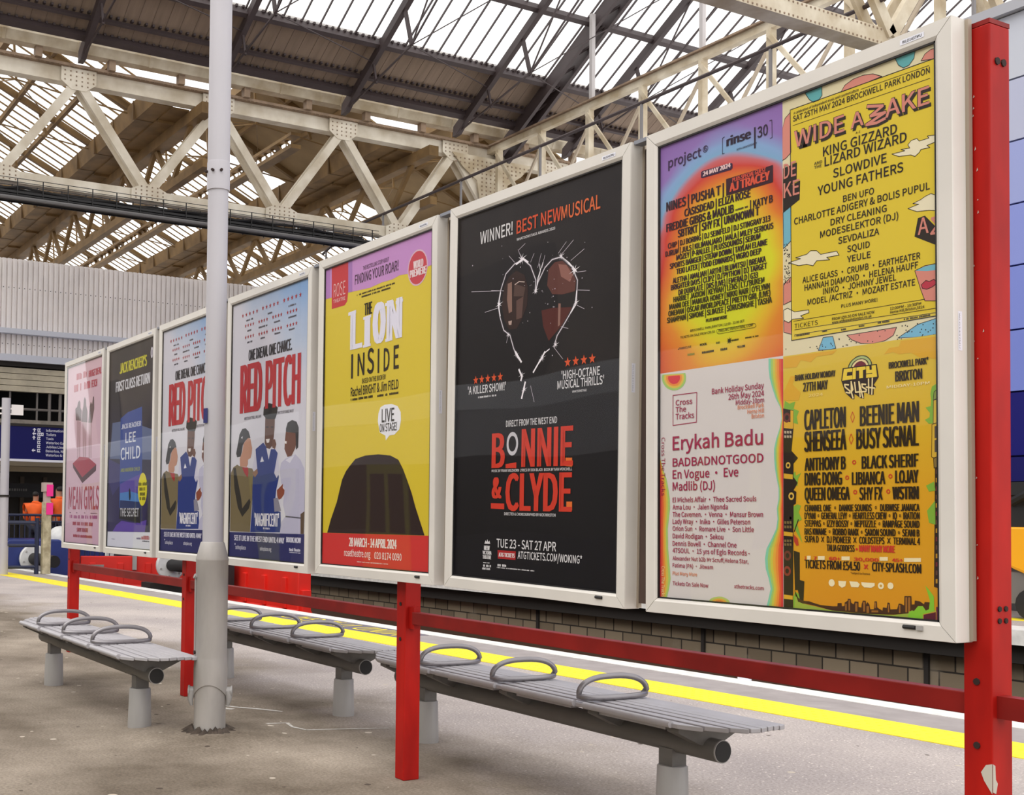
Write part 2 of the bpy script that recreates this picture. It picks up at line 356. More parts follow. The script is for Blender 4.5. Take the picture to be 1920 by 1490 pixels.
b.bar(c0+Vector((0, 0, 1.70)), c0+Vector((0, 0, 1.78)), .035, .004, up=(c0.x, c0.y, 0)); b.build('sticker', mat('navy_sticker', '#2a2f6a', .5), pole)
# ------------------------------------------------------------------ red post-and-rail frame
POSTX = [(-10.155, 'red square post behind the far left bench'), (-7.419, 'red square post just left of the grey pole base'), (-4.681, 'red square post standing between the two benches at centre'), (-1.905, 'tall chipped red post at the right of the multi poster panel')]
for i, (x, lab) in enumerate(POSTX):
    p = empty('support_post', (x, 2.866, 0), lab, 'post', 'red posts of the poster boards')
    b = MB(); b.box(0, 0, 0, .076, .084, 2.475); b.build('post_shaft', M_RED, p, bevel=.004)
    b = MB()
    b.prism([(0, 0, 2.475), (.076, 0, 2.475), (.076, .084, 2.475), (0, .084, 2.475)], (0, 0, 0), (0, 0, .012)); b.build('post_cap', M_REDD, p)
    for z in (.64, .80):
        b = MB(); b.tube([(.036, -.003, z), (.036, .005, z)], .009, 8); b.build('bolt', M_RUST, p)
    if i == 3:
        for dy in (.03, .056):
            for z in (.955, .985, 2.38):
                b = MB(); b.tube([(.07, dy, z), (.0795, dy, z)], .007 if z < 2 else .010, 8); b.build('bolt', M_RUST, p)
        b = MB(); b.add([(.05, -.0012, .565), (.066, -.0012, .575), (.072, -.0012, .60), (.068, -.0012, .585)], [(0, 1, 2, 3)])
        b.add([(.047, -.0015, .575), (.055, -.0015, .555), (.0762, -.0015, .525), (.0765, -.0015, .55), (.0765, -.0015, .60), (.06, -.0015, .595)], [(0, 1, 2, 3, 4, 5)])
        b.add([(.0772, 0, .60), (.0772, 0, .53), (.0772, .013, .525), (.0772, .02, .55), (.0772, .012, .56), (.0772, .01, .595)], [(0, 1, 2, 3, 4, 5)])
        rc = random.Random(9)
        for _ in range(14):
            z = rc.uniform(.9, 2.45); y = rc.uniform(.002, .03); h = rc.uniform(.003, .012); b.add([(.028+y, -.0013, z), (.032+y, -.0013, z+h*.3), (.03+y, -.0013, z+h)], [(0, 1, 2)])
        b.build('paint_chips', M_CHIP, p)['kind'] = 'stuff'
rail_labs = ['dark red low rail left of the grey pole', 'dark red low rail between the pole and the middle post', 'dark red low rail under the black and the multi poster panels']
for i in range(3):
    xa, xb = POSTX[i][0]+.076, POSTX[i+1][0]
    r = empty('guard_rail', (xa, 2.9, 0), rail_labs[i], 'rail', 'low red rails between the posts')
    L = xb-xa
    b = MB(); b.box(.035, -.02, .712, L-.0, .022, .768); b.build('rail_tube', M_REDD, r, bevel=.003)
    b = MB(); b.box(0, -.015, .69, .045, .018, .79); b.box(L-.03, .02, .69, L, .03, .79); b.build('end_bracket', M_RED, r)
    for z, n_ in ((1.15, 'm'), (2.25, 'm')):
        m_ = MB(); m_.box(0, -.028, z, L, .01, z+.06); o = m_.build('mounting_bar', M_REDD, r)
e = MB(); e.box(-1.829, 2.885, .712, 1.5, 2.925, .768); tag(e.build('guard_rail.010', M_REDD), 'short stretch of red rail right of the tall chipped post', 'rail')
# ------------------------------------------------------------------ advertising frames
PW, PH, PM = 1.1013, 1.6, .0486
YF = 2.7924
PN = [(-9.553, .5043, -.00266), (-8.367, .5017, .00087), (-7.185, .5065, .00207), (-5.996, .5063, -.00279), (-4.8115, .5130, 0.), (-3.6197, .50686, -.01272), (-2.4301, .50117, .00491)]
PL_ = ['pink poster with dark figures at far left', 'dark blue book poster', 'white sports play poster partly behind the grey pole', 'white sports play poster right of the grey pole', 'yellow and lilac poster', 'black poster with the spark heart', 'four festival posters at right']
def make_frame(i):
    X, Z, t = PN[i]
    f = empty('poster_case', (X, YF, EYE+Z), 'off-white metal frame holding the '+PL_[i], 'poster case', 'row of off-white poster cases'); f.rotation_euler = (0, -t, 0)
    w, h, m = PW/2, PH/2, PM; D = .068
    def barx(pa):       # mitred bars with a small inward chamfer
        b = MB(); n = 4
        outer = [(-w, -h), (w, -h), (w, h), (-w, h)]; inner = [(-w+m, -h+m), (w-m, -h+m), (w-m, h-m), (-w+m, h-m)]
        mid = [(-w+m*.8, -h+m*.8), (w-m*.8, -h+m*.8), (w-m*.8, h-m*.8), (-w+m*.8, h-m*.8)]
        a, c = pa, (pa+1) % 4
        e = .0012
        P = lambda q, y: (q[0], y, q[1])
        dx, dz = outer[c][0]-outer[a][0], outer[c][1]-outer[a][1]; L = math.hypot(dx, dz); ux, uz = dx/L*e, dz/L*e
        A = lambda q: (q[0]+ux, q[1]+uz); C = lambda q: (q[0]-ux, q[1]-uz)
        vs = [P(A(outer[a]), D), P(C(outer[c]), D), P(A(outer[a]), .004), P(C(outer[c]), .004), P(A(outer[a]), .0), P(C(outer[c]), .0), P(A(mid[a]), 0), P(C(mid[c]), 0), P(A(inner[a]), .006), P(C(inner[c]), .006), P(A(inner[a]), D), P(C(inner[c]), D)]
        vs[4] = (vs[4][0]*.998, 0, vs[4][2]*.9985); vs[5] = (vs[5][0]*.998, 0, vs[5][2]*.9985)
        fs = [(k, k+1, k+3, k+2) for k in (0, 2, 4, 6, 8)]+[(10, 11, 1, 0), (0, 2, 4, 6, 8, 10), (1, 11, 9, 7, 5, 3)]
        b.add(vs, fs); return b
    for pa, nm in ((0, 'bottom_rail'), (1, 'side_rail'), (2, 'top_rail'), (3, 'side_rail')): barx(pa).build(nm, M_PANEL, f)
    b = MB(); b.box(-w+m*.5, .02, -h+m*.5, w-m*.5, D-.004, h-m*.5); b.build('back_board', M_DARKGAP, f)
    b = MB(); gx, gz = 28, 42; rw = random.Random(i+40); ph = [(rw.uniform(2, 7), rw.uniform(2, 7), rw.uniform(0, 6.28), rw.uniform(.3, 1)) for _ in range(5)]
    def wob(x, z): return .0005*sum(a*sin(kx*x*1.2+kz*z+p_) for kx, kz, p_, a in ph)    # slightly bowed sheet
    W2, H2 = w-m*.9, h-m*.9
    b.add([(-W2+2*W2*p/gx, .0045+wob(-W2+2*W2*p/gx, -H2+2*H2*q/gz), -H2+2*H2*q/gz) for q in range(gz+1) for p in range(gx+1)], [(q*(gx+1)+p, q*(gx+1)+p+1, (q+1)*(gx+1)+p+1, (q+1)*(gx+1)+p) for q in range(gz) for p in range(gx)])
    b.build('acrylic_pane', M_PANE, f, True, recalc=False)
    b = MB(); g_ = .005; wi, hi = w-m, h-m
    for q in ((-wi, -hi, wi, -hi+g_), (-wi, hi-g_, wi, hi), (-wi, -hi, -wi+g_, hi), (wi-g_, -hi, wi, hi)): b.box(q[0], .0066, q[1], q[2], .0136, q[3])
    b.build('shadow_gap_strip', M_BLK, f)  # black strips drawn as the shadow gap inside the frame opening
    b = MB(); a0, z0 = .405, -.765-.005
    b.tube([(a0, -.0012, z0), (a0+.035, -.0012, z0)], .0055, 8); k = b.build('key_slot', M_BLK, f)
    if i == 6:
        b = MB(); b.bar((a0+.038, -.003, z0), (a0+.056, -.003, z0), .004, .012); b.build('key_tab', M_STEEL, f)
    b = MB(); b.add([(.405, -.0008, h-.030), (.475, -.0008, h-.030), (.475, -.0008, h-.016), (.405, -.0008, h-.016)], [(0, 1, 2, 3)]); s = b.build('code_label', M_SIGNW, f)
    b = MB(); text_to(b, 'WLO1437MU', .412, h-.0265, .468, .007, -.0014, 0); b.build('code_lettering', M_BLK, s)
    # vertical code label on the side return
    b = MB(); b.add([(w+.0006, .018, -.06), (w+.0006, .034, -.06), (w+.0006, .034, .04), (w+.0006, .018, .04)], [(0, 1, 2, 3)]); s = b.build('code_label', M_SIGNW, f)
    b = MB(); v, fc = text_mesh('WLO1437MU'); x0 = min(q[0] for q in v); x1 = max(q[0] for q in v)
    b.add([(w+.0012, .022+y*.011, .035-(x-x0)/(x1-x0)*.09) for x, y in v], fc); b.build('code_lettering', M_BLK, s)
    b = MB(); b.box(w+.0, .054, -h+.004, w+.010, D, h-.002); b.build('hinge_strip', mat('hinge_aluminium', '#a79a8a', .5, .3, var=.15, vs_=5, stretch=(1, 1, .2)), f)
    if i < 6:
        b = MB(); b.box(w+.012, .056, -h+.02, w+.085, .066, h-.02); b.build('joint_cover', mat('joint_cover_brown', '#4a3a33', .7, var=.3, vs_=6, stretch=(1, 1, .3)), f)
        b = MB(); b.box(w+.002, .012, h-.010, w+.075, .05, h+.003); b.build('joint_clip', mat('clip_grey', '#8d8f98', .5, .4), f)
    return f
for i in range(7): make_frame(i)
TXT=[
('gradient','project',-0.461,0.6695,-0.3148,0.0308,'#3a2748',0),
('gradient','6',-0.3037,0.6828,-0.2918,0.0142,'#3a2748',0),
('gradient','rinse',-0.2103,0.6724,-0.1123,0.0278,'#2b1e33',2),
('gradient','|',-0.1007,0.6513,-0.0945,0.0431,'#2b1e33',-1),
('gradient','30',-0.0876,0.6642,-0.048,0.0319,'#2b1e33',0),
('gradient','30TH ANNIVERSARY',-0.1699,0.6475,-0.0891,0.0056,'#2b1e33',0),
('gradient','24 MAY 2024',-0.3088,0.6027,-0.1925,0.0142,'#e9c9c9',1),
('gradient','PLUS SPECIAL GUEST',-0.1861,0.5539,-0.0551,0.0125,'#d0503f',1),
('gradient','AJ TRACEY',-0.1983,0.5255,-0.0401,0.0264,'#d8563f',1),
('gradient','NINES | PUSHA T |',-0.47,0.5264,-0.2203,0.0295,'#33202a',1),
('gradient','CASISDEAD | ELIZA ROSE',-0.3888,0.4908,-0.1135,0.0237,'#33202a',1),
('gradient','FREDDIE GIBBS & MADLIB',-0.4699,0.4581,-0.1798,0.0254,'#33202a',1),
('gradient','| KATY B',-0.1166,0.4551,-0.0298,0.0222,'#33202a',1),
('gradient','SBTRKT | SHY FX | UNKNOWN T',-0.4182,0.4286,-0.0805,0.0245,'#33202a',1),
('gradient','CHIP | DJ BORING | DJ SEINFELD | DJ STINGRAY 313',-0.4625,0.4005,-0.0389,0.0173,'#33202a',1),
('gradient','DJRUM | JULS | KILIMANJARO | MALA | MILEY SERIOUS',-0.4735,0.3759,-0.0278,0.0174,'#33202a',1),
('gradient','MOZEY | P-RALLEL | PLUSSOUNDS | SERUM',-0.4244,0.3546,-0.0768,0.0172,'#33202a',1),
('gradient','SPORTS BANGER | STEAM DOWN | TAYLAH ELAINE',-0.4542,0.3316,-0.0504,0.0173,'#33202a',1),
('gradient','TEKI LATEX | TODD EDWARDS | VIGRO DEEP',-0.4244,0.309,-0.0731,0.0172,'#33202a',1),
('gradient','ALETHA | AMALIAH | ARTHI | BLUMITSU | BREAKA',-0.4406,0.2814,-0.0565,0.0172,'#33202a',1),
('gradient','BRIGHTER DAYS | CLIPZ | DJ PYTHON | DJ TARGET',-0.4487,0.2603,-0.0521,0.0172,'#33202a',1),
('gradient','DR DUBPLATE | DRS (LIVE) | EMERALD | G33',-0.4154,0.2389,-0.0863,0.0171,'#33202a',1),
('gradient','HARRIET JAXXON | KEYRAH | LENS | LTJ BUKEM',-0.4378,0.2188,-0.062,0.0172,'#3a3416',1),
('gradient',"MANNI DEE | MANUKA HONEY | NIKKI NAIR | O'FLYNN",-0.4559,0.1971,-0.0417,0.0173,'#3a3416',1),
('gradient','ONEMAN | OSCAR #WORLDPEACE | PRETTY GIRL (LIVE)',-0.4605,0.1759,-0.0396,0.0173,'#3a3416',1),
('gradient','SHAMPAIN | SIMONE | SLIMZEE | SURUSINGHE | TASHA',-0.4668,0.1543,-0.0337,0.0173,'#3a3416',1),
('gradient','PLUS MANY MORE',-0.2954,0.1328,-0.2077,0.0102,'#3a3416',1),
('gradient','BROCKWELL PARK,BRIXTON | 12:00 - 22:00 SET',-0.3624,0.1114,-0.1392,0.0071,'#3a3416',0),
('gradient','TICKETS ON SALE FROM £39.50',-0.4064,0.0951,-0.2586,0.0072,'#3a3416',0),
('gradient','PROJECT6FESTIVAL.COM',-0.2421,0.0936,-0.1066,0.0088,'#3a3416',0),
('gradient','FABRICLIVE',-0.4115,0.0601,-0.3582,0.0068,'#2b2a14',0),
('gradient','KOOL',-0.3208,0.0605,-0.29,0.0071,'#2b2a14',2),
('gradient','YELLOW',-0.1681,0.0347,-0.1367,0.0064,'#2b2a14',1),
('yellow','A celebration of independent music and counterculture',0.0464,0.6958,0.2671,0.0071,'#2a2320',0),
('yellow','SAT 25TH MAY 2024 BROCKWELL PARK LONDON',0.0442,0.675,0.4814,0.016,'#2a2320',0),
('yellow','WIDE',0.0546,0.5901,0.2257,0.0462,'#2a2320',4),
('yellow','A',0.2465,0.5903,0.2881,0.0405,'#2a2320',4),
('yellow','AKE',0.3546,0.5886,0.4847,0.0459,'#2a2320',4),
('yellow','WIDE',0.0482,0.5972,0.2198,0.0462,'#2a2320',5),
('yellow','A',0.2407,0.5971,0.2825,0.0406,'#2a2320',5),
('yellow','AKE',0.3492,0.5952,0.4797,0.046,'#2a2320',5),
('yellow','WIDE',0.0482,0.5972,0.2198,0.0462,'#d18577',3),
('yellow','A',0.2407,0.5971,0.2825,0.0406,'#d18577',3),
('yellow','AKE',0.3492,0.5952,0.4797,0.046,'#d18577',3),
('yellow','KING GIZZARD',0.1487,0.544,0.3852,0.026,'#2a2320',0),
('yellow','LIZARD WIZARD',0.154,0.5138,0.4136,0.0259,'#2a2320',0),
('yellow','SLOWDIVE',0.1821,0.4738,0.3533,0.0246,'#2a2320',0),
('yellow','YOUNG FATHERS',0.1297,0.4355,0.403,0.0255,'#2a2320',0),
('yellow','A-Z',0.2568,0.5778,0.2715,0.0056,'#2a2320',0),
('yellow','AND',0.1184,0.5266,0.1459,0.0081,'#2a2320',0),
('yellow','THE',0.1183,0.5156,0.1438,0.0081,'#2a2320',0),
('yellow','BEN UFO',0.2149,0.397,0.314,0.0175,'#2a2320',0),
('yellow','CHARLOTTE ADIGERY & BOLIS PUPUL',0.0474,0.3695,0.4791,0.0189,'#2a2320',0),
('yellow','DRY CLEANING',0.1734,0.3398,0.3524,0.0183,'#2a2320',0),
('yellow','MODESELEKTOR (DJ)',0.1381,0.3117,0.3872,0.0184,'#2a2320',0),
('yellow','SEVDALIZA',0.1985,0.2822,0.3294,0.0181,'#2a2320',0),
('yellow','SQUID',0.2278,0.2531,0.3,0.0174,'#2a2320',0),
('yellow','YEULE',0.227,0.2246,0.3023,0.0174,'#2a2320',0),
('yellow','ALICE GLASS · CRUMB · EARTHEATER',0.0765,0.1929,0.4509,0.0169,'#2a2320',0),
('yellow','HANNAH DIAMOND · HELENA HAUFF',0.0835,0.1695,0.4444,0.0169,'#2a2320',0),
('yellow','INIKO · JOHNNY JEWEL',0.1469,0.1486,0.3796,0.0166,'#2a2320',0),
('yellow','MODEL /ACTRIZ · MOZART ESTATE',0.0938,0.1254,0.4354,0.0168,'#2a2320',0),
('yellow','PLUS MANY MORE!',0.2074,0.1008,0.3227,0.009,'#2a2320',0),
('yellow','TICKETS',0.0477,0.0651,0.1288,0.0129,'#2a2320',-1),
('yellow','FROM £59.50 ON SALE NOW',0.1768,0.0698,0.3132,0.0074,'#2a2320',0),
('yellow','www.wideawakelondon.co.uk',0.1768,0.0602,0.3045,0.0074,'#2a2320',0),
('yellow','12:00PM - 10:30PM',0.361,0.0711,0.4523,0.007,'#2a2320',0),
('yellow','Herne Hill,Brixton,SE24',0.3609,0.0613,0.4614,0.007,'#2a2320',0),
('yellow','DE',0.0102,0.5138,0.055,0.043,'#d18577',3),
('yellow','KE',0.01,0.457,0.0669,0.043,'#d18577',3),
('yellow','A',0.4439,0.2562,0.4754,0.0424,'#d18577',3),
('white','Cross',-0.4267,-0.1209,-0.3536,0.017,'#9c2348',0),
('white','The',-0.4267,-0.1438,-0.3806,0.017,'#9c2348',0),
('white','Tracks',-0.4267,-0.1667,-0.3459,0.0177,'#9c2348',0),
('white','Bank Holiday Sunday',-0.2704,-0.0983,-0.0651,0.0171,'#9c2348',0),
('white','26th May 2024',-0.2032,-0.1218,-0.0644,0.0168,'#9c2348',0),
('white','Midday-10pm',-0.1736,-0.1404,-0.0644,0.0142,'#9c2348',0),
('white','Brockwell Park',-0.1657,-0.1546,-0.0645,0.0123,'#d5825a',0),
('white','Herne Hill',-0.128,-0.171,-0.0645,0.0122,'#d5825a',0),
('white','Brixton',-0.1118,-0.1862,-0.0645,0.0122,'#d5825a',0),
('white','Erykah Badu',-0.4401,-0.2662,-0.0685,0.0433,'#9c2348',0),
('white','BADBADNOTGOOD',-0.44,-0.3199,-0.0671,0.0262,'#9c2348',0),
('white','En Vogue • Eve',-0.44,-0.3592,-0.1636,0.0268,'#9c2348',0),
('white','Madlib (DJ)',-0.44,-0.3985,-0.2582,0.0268,'#9c2348',0),
('white','El Michels Affair · Thee Sacred Souls',-0.4399,-0.4364,-0.0939,0.015,'#9c2348',0),
('white','Ama Lou · Jalen Ngonda',-0.4399,-0.4599,-0.206,0.015,'#9c2348',0),
('white','The Cavemen. · Venna · Mansur Brown',-0.4399,-0.4834,-0.0691,0.015,'#9c2348',0),
('white','Lady Wray · Iniko · Gilles Peterson',-0.4399,-0.5063,-0.1179,0.015,'#9c2348',0),
('white','Orion Sun · Romare Live · Son Little',-0.4398,-0.5291,-0.1041,0.015,'#9c2348',0),
('white','David Rodigan · Sekou',-0.4398,-0.5532,-0.2239,0.015,'#9c2348',0),
('white','Dennis Bovell · Channel One',-0.4398,-0.5774,-0.1711,0.015,'#9c2348',0),
('white','47SOUL · 15 yrs of Eglo Records -',-0.4398,-0.6002,-0.1196,0.015,'#9c2348',0),
('white','Alexander Nut b2b Mr Scruff,Helena Star,',-0.4398,-0.6243,-0.1251,0.0124,'#9c2348',0),
('white','Fatima (PA) · Jitwam',-0.4397,-0.6471,-0.2658,0.0124,'#9c2348',0),
('white','Plus Many More',-0.4397,-0.6725,-0.333,0.0111,'#d5825a',0),
('white','Tickets On Sale Now',-0.4397,-0.7056,-0.2857,0.0124,'#9c2348',0),
('white','xthetracks.com',-0.1808,-0.7013,-0.0669,0.011,'#9c2348',0),
('white','Cross The Tracks',-0.4865,-0.2222,0.192,0.016,'#9c2348','v'),
('white','Cross The Tracks',-0.4852,-0.6462,0.1,0.014,'#e6e2a0','v'),
('orange','BANK HOLIDAY MONDAY',0.0486,-0.0885,0.188,0.017,'#2e2210',1),
('orange','27TH MAY',0.0767,-0.1221,0.1625,0.025,'#2e2210',1),
('orange','BROCKWELL PARK*',0.3558,-0.0864,0.4728,0.0172,'#2e2210',1),
('orange','BRIXTON',0.3748,-0.1228,0.4543,0.0268,'#2e2210',1),
('orange','CAPLETON',0.0805,-0.2336,0.2214,0.0567,'#2e2210',1),
('orange','BEENIE MAN',0.2657,-0.2344,0.4443,0.054,'#2e2210',1),
('orange','SHENSEEA',0.0803,-0.296,0.223,0.0566,'#2e2210',1),
('orange','BUSY SIGNAL',0.2539,-0.2965,0.4433,0.0541,'#2e2210',1),
('orange','ANTHONY B',0.0814,-0.3509,0.2208,0.0358,'#2e2210',1),
('orange','BLACK SHERIF',0.2707,-0.3517,0.4423,0.034,'#2e2210',1),
('orange','DING DONG',0.0813,-0.393,0.2082,0.0357,'#2e2210',1),
('orange','LIBIANCA',0.2393,-0.3949,0.3441,0.0343,'#2e2210',1),
('orange','LOJAY',0.373,-0.3931,0.442,0.0331,'#2e2210',1),
('orange','QUEEN OMEGA',0.0811,-0.4357,0.2333,0.0357,'#2e2210',1),
('orange','SHY FX',0.2626,-0.4366,0.3359,0.034,'#2e2210',1),
('orange','WSTRN',0.3643,-0.4362,0.4423,0.0331,'#2e2210',1),
('orange','CHANNEL ONE  ◦  DANKIE SOUNDS  ◦  DUBWISE JAMAICA',0.081,-0.4673,0.4443,0.0184,'#2e2210',1),
('orange',"D'YANI ◦ GENERAL LEVY ◦ HEARTLESS CREW ◦ IQ ◦ IRATION",0.0809,-0.4892,0.4442,0.0184,'#2e2210',1),
('orange','STEPPAS ◦ IZZY BOSSY ◦ NEPTIZZLE ◦ RAMPAGE SOUND',0.0808,-0.5111,0.444,0.0184,'#2e2210',1),
('orange','RAS KWAME ◦ ROBBO RANX ◦ SAXON SOUND ◦ SEANI B',0.0807,-0.5341,0.4438,0.0184,'#2e2210',1),
('orange','SUPA D  ×  DJ PIONEER  ×  COLDSTEPS  ×  TERMINAL 4',0.0806,-0.5559,0.4448,0.0184,'#2e2210',1),
('orange','TALIA GODDESS',0.1557,-0.5786,0.2472,0.018,'#2e2210',1),
('orange','TICKETS FROM £54.50',0.0803,-0.63,0.2641,0.0241,'#2e2210',1),
('orange','CITY-SPLASH.COM',0.301,-0.6295,0.4477,0.0238,'#2e2210',1),
('orange','*subject to licence',0.2341,-0.64,0.2953,0.005,'#2e2210',0),
('orange','MANY MANY MORE',0.2612,-0.578,0.3717,0.0181,'#c8382a',1),
('orange','×',0.2754,-0.6256,0.2898,0.0142,'#c8382a',1),
('orange','2024',0.0962,-0.1395,0.1456,0.0081,'#ead27a',0),
('orange','MIDDAY-10PM',0.3494,-0.1392,0.4747,0.0075,'#ead9a0',0),
('orange','1',0.0804,-0.6053,0.086,0.0092,'#c8382a',1),
('orange','7',0.1108,-0.6049,0.1231,0.0091,'#c8382a',1),
('orange','60+',0.1636,-0.6043,0.2019,0.009,'#c8382a',1),
('orange','30,000',0.2433,-0.6033,0.3221,0.0088,'#c8382a',1),
('orange','45+',0.362,-0.6019,0.3952,0.0085,'#c8382a',1),
('black','WINNER!',-0.3479,0.6139,-0.1283,0.0489,'#d9d6d8',0),
('black','BEST NEW',-0.1029,0.6102,0.1671,0.0496,'#d4512f',0),
('black','MUSICAL',0.1692,0.6085,0.3844,0.0497,'#d9693c',0),
('black','WHATSONSTAGE AWARDS 2023',-0.101,0.5817,0.1345,0.0099,'#d9d6d8',0),
('black',"'A KILLER SHOW!'",-0.4167,0.0015,-0.1562,0.0313,'#d9d6d8',0),
('black',"'HIGH-OCTANE",0.1843,0.0144,0.3955,0.0299,'#d9d6d8',0),
('black',"MUSICAL THRILLS'",0.1615,-0.0203,0.4168,0.03,'#d9d6d8',0),
('black','WHATSONSTAGE',0.2464,-0.0392,0.3261,0.0079,'#d9d6d8',0),
('black','DIRECT FROM THE WEST END',-0.1511,-0.1449,0.1624,0.024,'#d9d6d8',0),
('black','B',-0.2431,-0.3041,-0.155,0.1351,'#cf3a26',6),
('black','NNIE',-0.0494,-0.3034,0.2565,0.1427,'#cf3a26',6),
('black','MUSIC BY FRANK WILDHORN  LYRICS BY DON BLACK  BOOK BY IVAN MENCHELL',-0.2414,-0.3221,0.2519,0.01,'#d9d6d8',0),
('black','&',-0.2397,-0.4253,-0.1728,0.0803,'#cf3a26',6),
('black','CLYDE',-0.1481,-0.472,0.2534,0.1409,'#cf3a26',6),
('black','DIRECTED & CHOREOGRAPHED BY NICK WINSTON',-0.1534,-0.4925,0.1625,0.0106,'#d9d6d8',0),
('black','TUE 23 - SAT 27 APR',-0.2007,-0.6205,0.1687,0.0333,'#d9d6d8',0),
('black','ATGTICKETS.COM/WOKING*',-0.0627,-0.6583,0.3148,0.0276,'#d9d6d8',0),
('black','NEW',-0.285,-0.6348,-0.246,0.0173,'#d9d6d8',1),
('black','VICTORIA',-0.2944,-0.6525,-0.2334,0.0144,'#d9d6d8',1),
('black','THEATRE',-0.2939,-0.6705,-0.2353,0.0144,'#d9d6d8',1),
('black','ATG TICKETS',-0.1854,-0.6566,-0.0809,0.0155,'#e9d9d9',1),
('lilac','ROSE',-0.4106,0.5905,-0.2898,0.0689,'#e6b9b9',-1),
('lilac','THEATRE',-0.4139,0.5629,-0.289,0.0171,'#e6b9b9',0),
('lilac','THE BESTSELLING STORY ABOUT',-0.1162,0.6784,0.1269,0.0188,'#6a4a68',0),
('lilac','FINDING YOUR ROAR!',-0.1944,0.6209,0.2116,0.0457,'#4a3048',0),
('lilac','WORLD',0.34,0.6016,0.4231,0.0338,'#ecd5d8',1),
('lilac','PREMIERE',0.3104,0.5661,0.4489,0.0328,'#ecd5d8',1),
('lilac','THE',-0.0982,0.456,-0.0233,0.0575,'#2d2416',1),
('lilac','L',-0.234,0.3068,-0.1132,0.1847,'#e4e1f0',2),
('lilac','I',-0.0944,0.3033,-0.0391,0.1446,'#e4e1f0',2),
('lilac','O',-0.0173,0.3093,0.1063,0.1848,'#e4e1f0',2),
('lilac','N',0.1121,0.3096,0.2497,0.1811,'#e4e1f0',2),
('lilac','I',-0.2213,0.1662,-0.2033,0.1141,'#2d2416',0),
('lilac','N',-0.1576,0.1725,-0.0912,0.1036,'#2d2416',0),
('lilac','S',-0.0653,0.1732,0.0004,0.1145,'#2d2416',0),
('lilac','I',0.0341,0.1675,0.0484,0.1097,'#2d2416',0),
('lilac','D',0.0896,0.1697,0.1419,0.1027,'#2d2416',0),
('lilac','E',0.1785,0.1706,0.2237,0.1042,'#2d2416',0),
('lilac','BASED ON THE BOOK BY',-0.1113,0.1307,0.1103,0.0224,'#2d2416',0),
('lilac','Rachel BRIGHT & Jim FIELD',-0.2216,0.0766,0.2235,0.0418,'#2d2416',0),
('lilac','LIVE',0.0777,-0.0689,0.1904,0.0595,'#2d2416',0),
('lilac','ON STAGE!',0.0605,-0.113,0.2134,0.036,'#2d2416',0),
('lilac','28 MARCH - 14 APRIL 2024',-0.2203,-0.6534,0.224,0.0412,'#efe3dc',1),
('lilac','rosetheatre.org',-0.267,-0.702,-0.0114,0.0324,'#efd9d2',0),
('lilac','020 8174 0090',0.0257,-0.7054,0.2674,0.0309,'#efd9d2',0),
('pitch','ONE DREAM. ONE CHANCE.',-0.2613,0.3917,0.3056,0.0616,'#23212a',1),
('pitch','RED',-0.375,0.0929,-0.0652,0.2799,'#b52a33',2),
('pitch','PITCH',-0.0253,0.0963,0.4169,0.2675,'#b52a33',2),
('pitch','WRITTEN BY TYRELL WILLIAMS',-0.3084,0.0501,-0.0722,0.0164,'#55525c',0),
('pitch','DIRECTED BY DANIEL BAILEY',0.1364,0.054,0.338,0.0154,'#55525c',0),
('pitch',"'MAGNIFICENT'",-0.1435,-0.562,0.1793,0.0707,'#e4e2ea',1),
('pitch','SEE IT LIVE IN THE WEST END UNTIL 4 MAY',-0.4264,-0.6514,0.2487,0.0301,'#d9d7e6',1),
('pitch','BOOK NOW',0.273,-0.6439,0.4478,0.0274,'#d9d7e6',1),
('pitch','sohoplace',-0.4047,-0.7017,-0.2565,0.0221,'#d9d7e6',0),
('pitch','sohoplace.org',-0.0631,-0.6987,0.087,0.0199,'#d9d7e6',0),
('pitch','Bush Theatre',0.311,-0.6897,0.4429,0.0154,'#d9d7e6',1),
('navy',"JACK REACHER'S",-0.2651,0.56,0.3496,0.0767,'#c9c22c',1),
('navy','FIRST CLASS RETURN',-0.3504,0.4288,0.4222,0.0744,'#cfcfd6',1),
('navy','JACK REACHER',-0.1979,0.1363,0.2476,0.0352,'#c9cfe6',1),
('navy','LEE',-0.0973,0.0289,0.136,0.0722,'#d6dbe6',0),
('navy','CHILD',-0.2015,-0.0935,0.2406,0.0864,'#d6dbe6',0),
('navy','AND ANDREW CHILD',-0.1962,-0.1852,0.2358,0.0256,'#a8b03c',0),
('navy','THE SECRET',-0.1919,-0.5154,0.2303,0.0576,'#c9c9d0',0),
('pink','HUGE DEAL',0.1144,0.6118,0.4626,0.0521,'#b8364f',1),
('pink','FETCH',0.1951,0.5201,0.3515,0.0571,'#b8364f',1),
('pink','MEAN GIRLS',-0.3944,-0.4635,0.459,0.1796,'#a82e52',0),
('pink','SAVOY THEATRE',-0.1407,-0.6525,0.184,0.0321,'#a82a44',1),
]
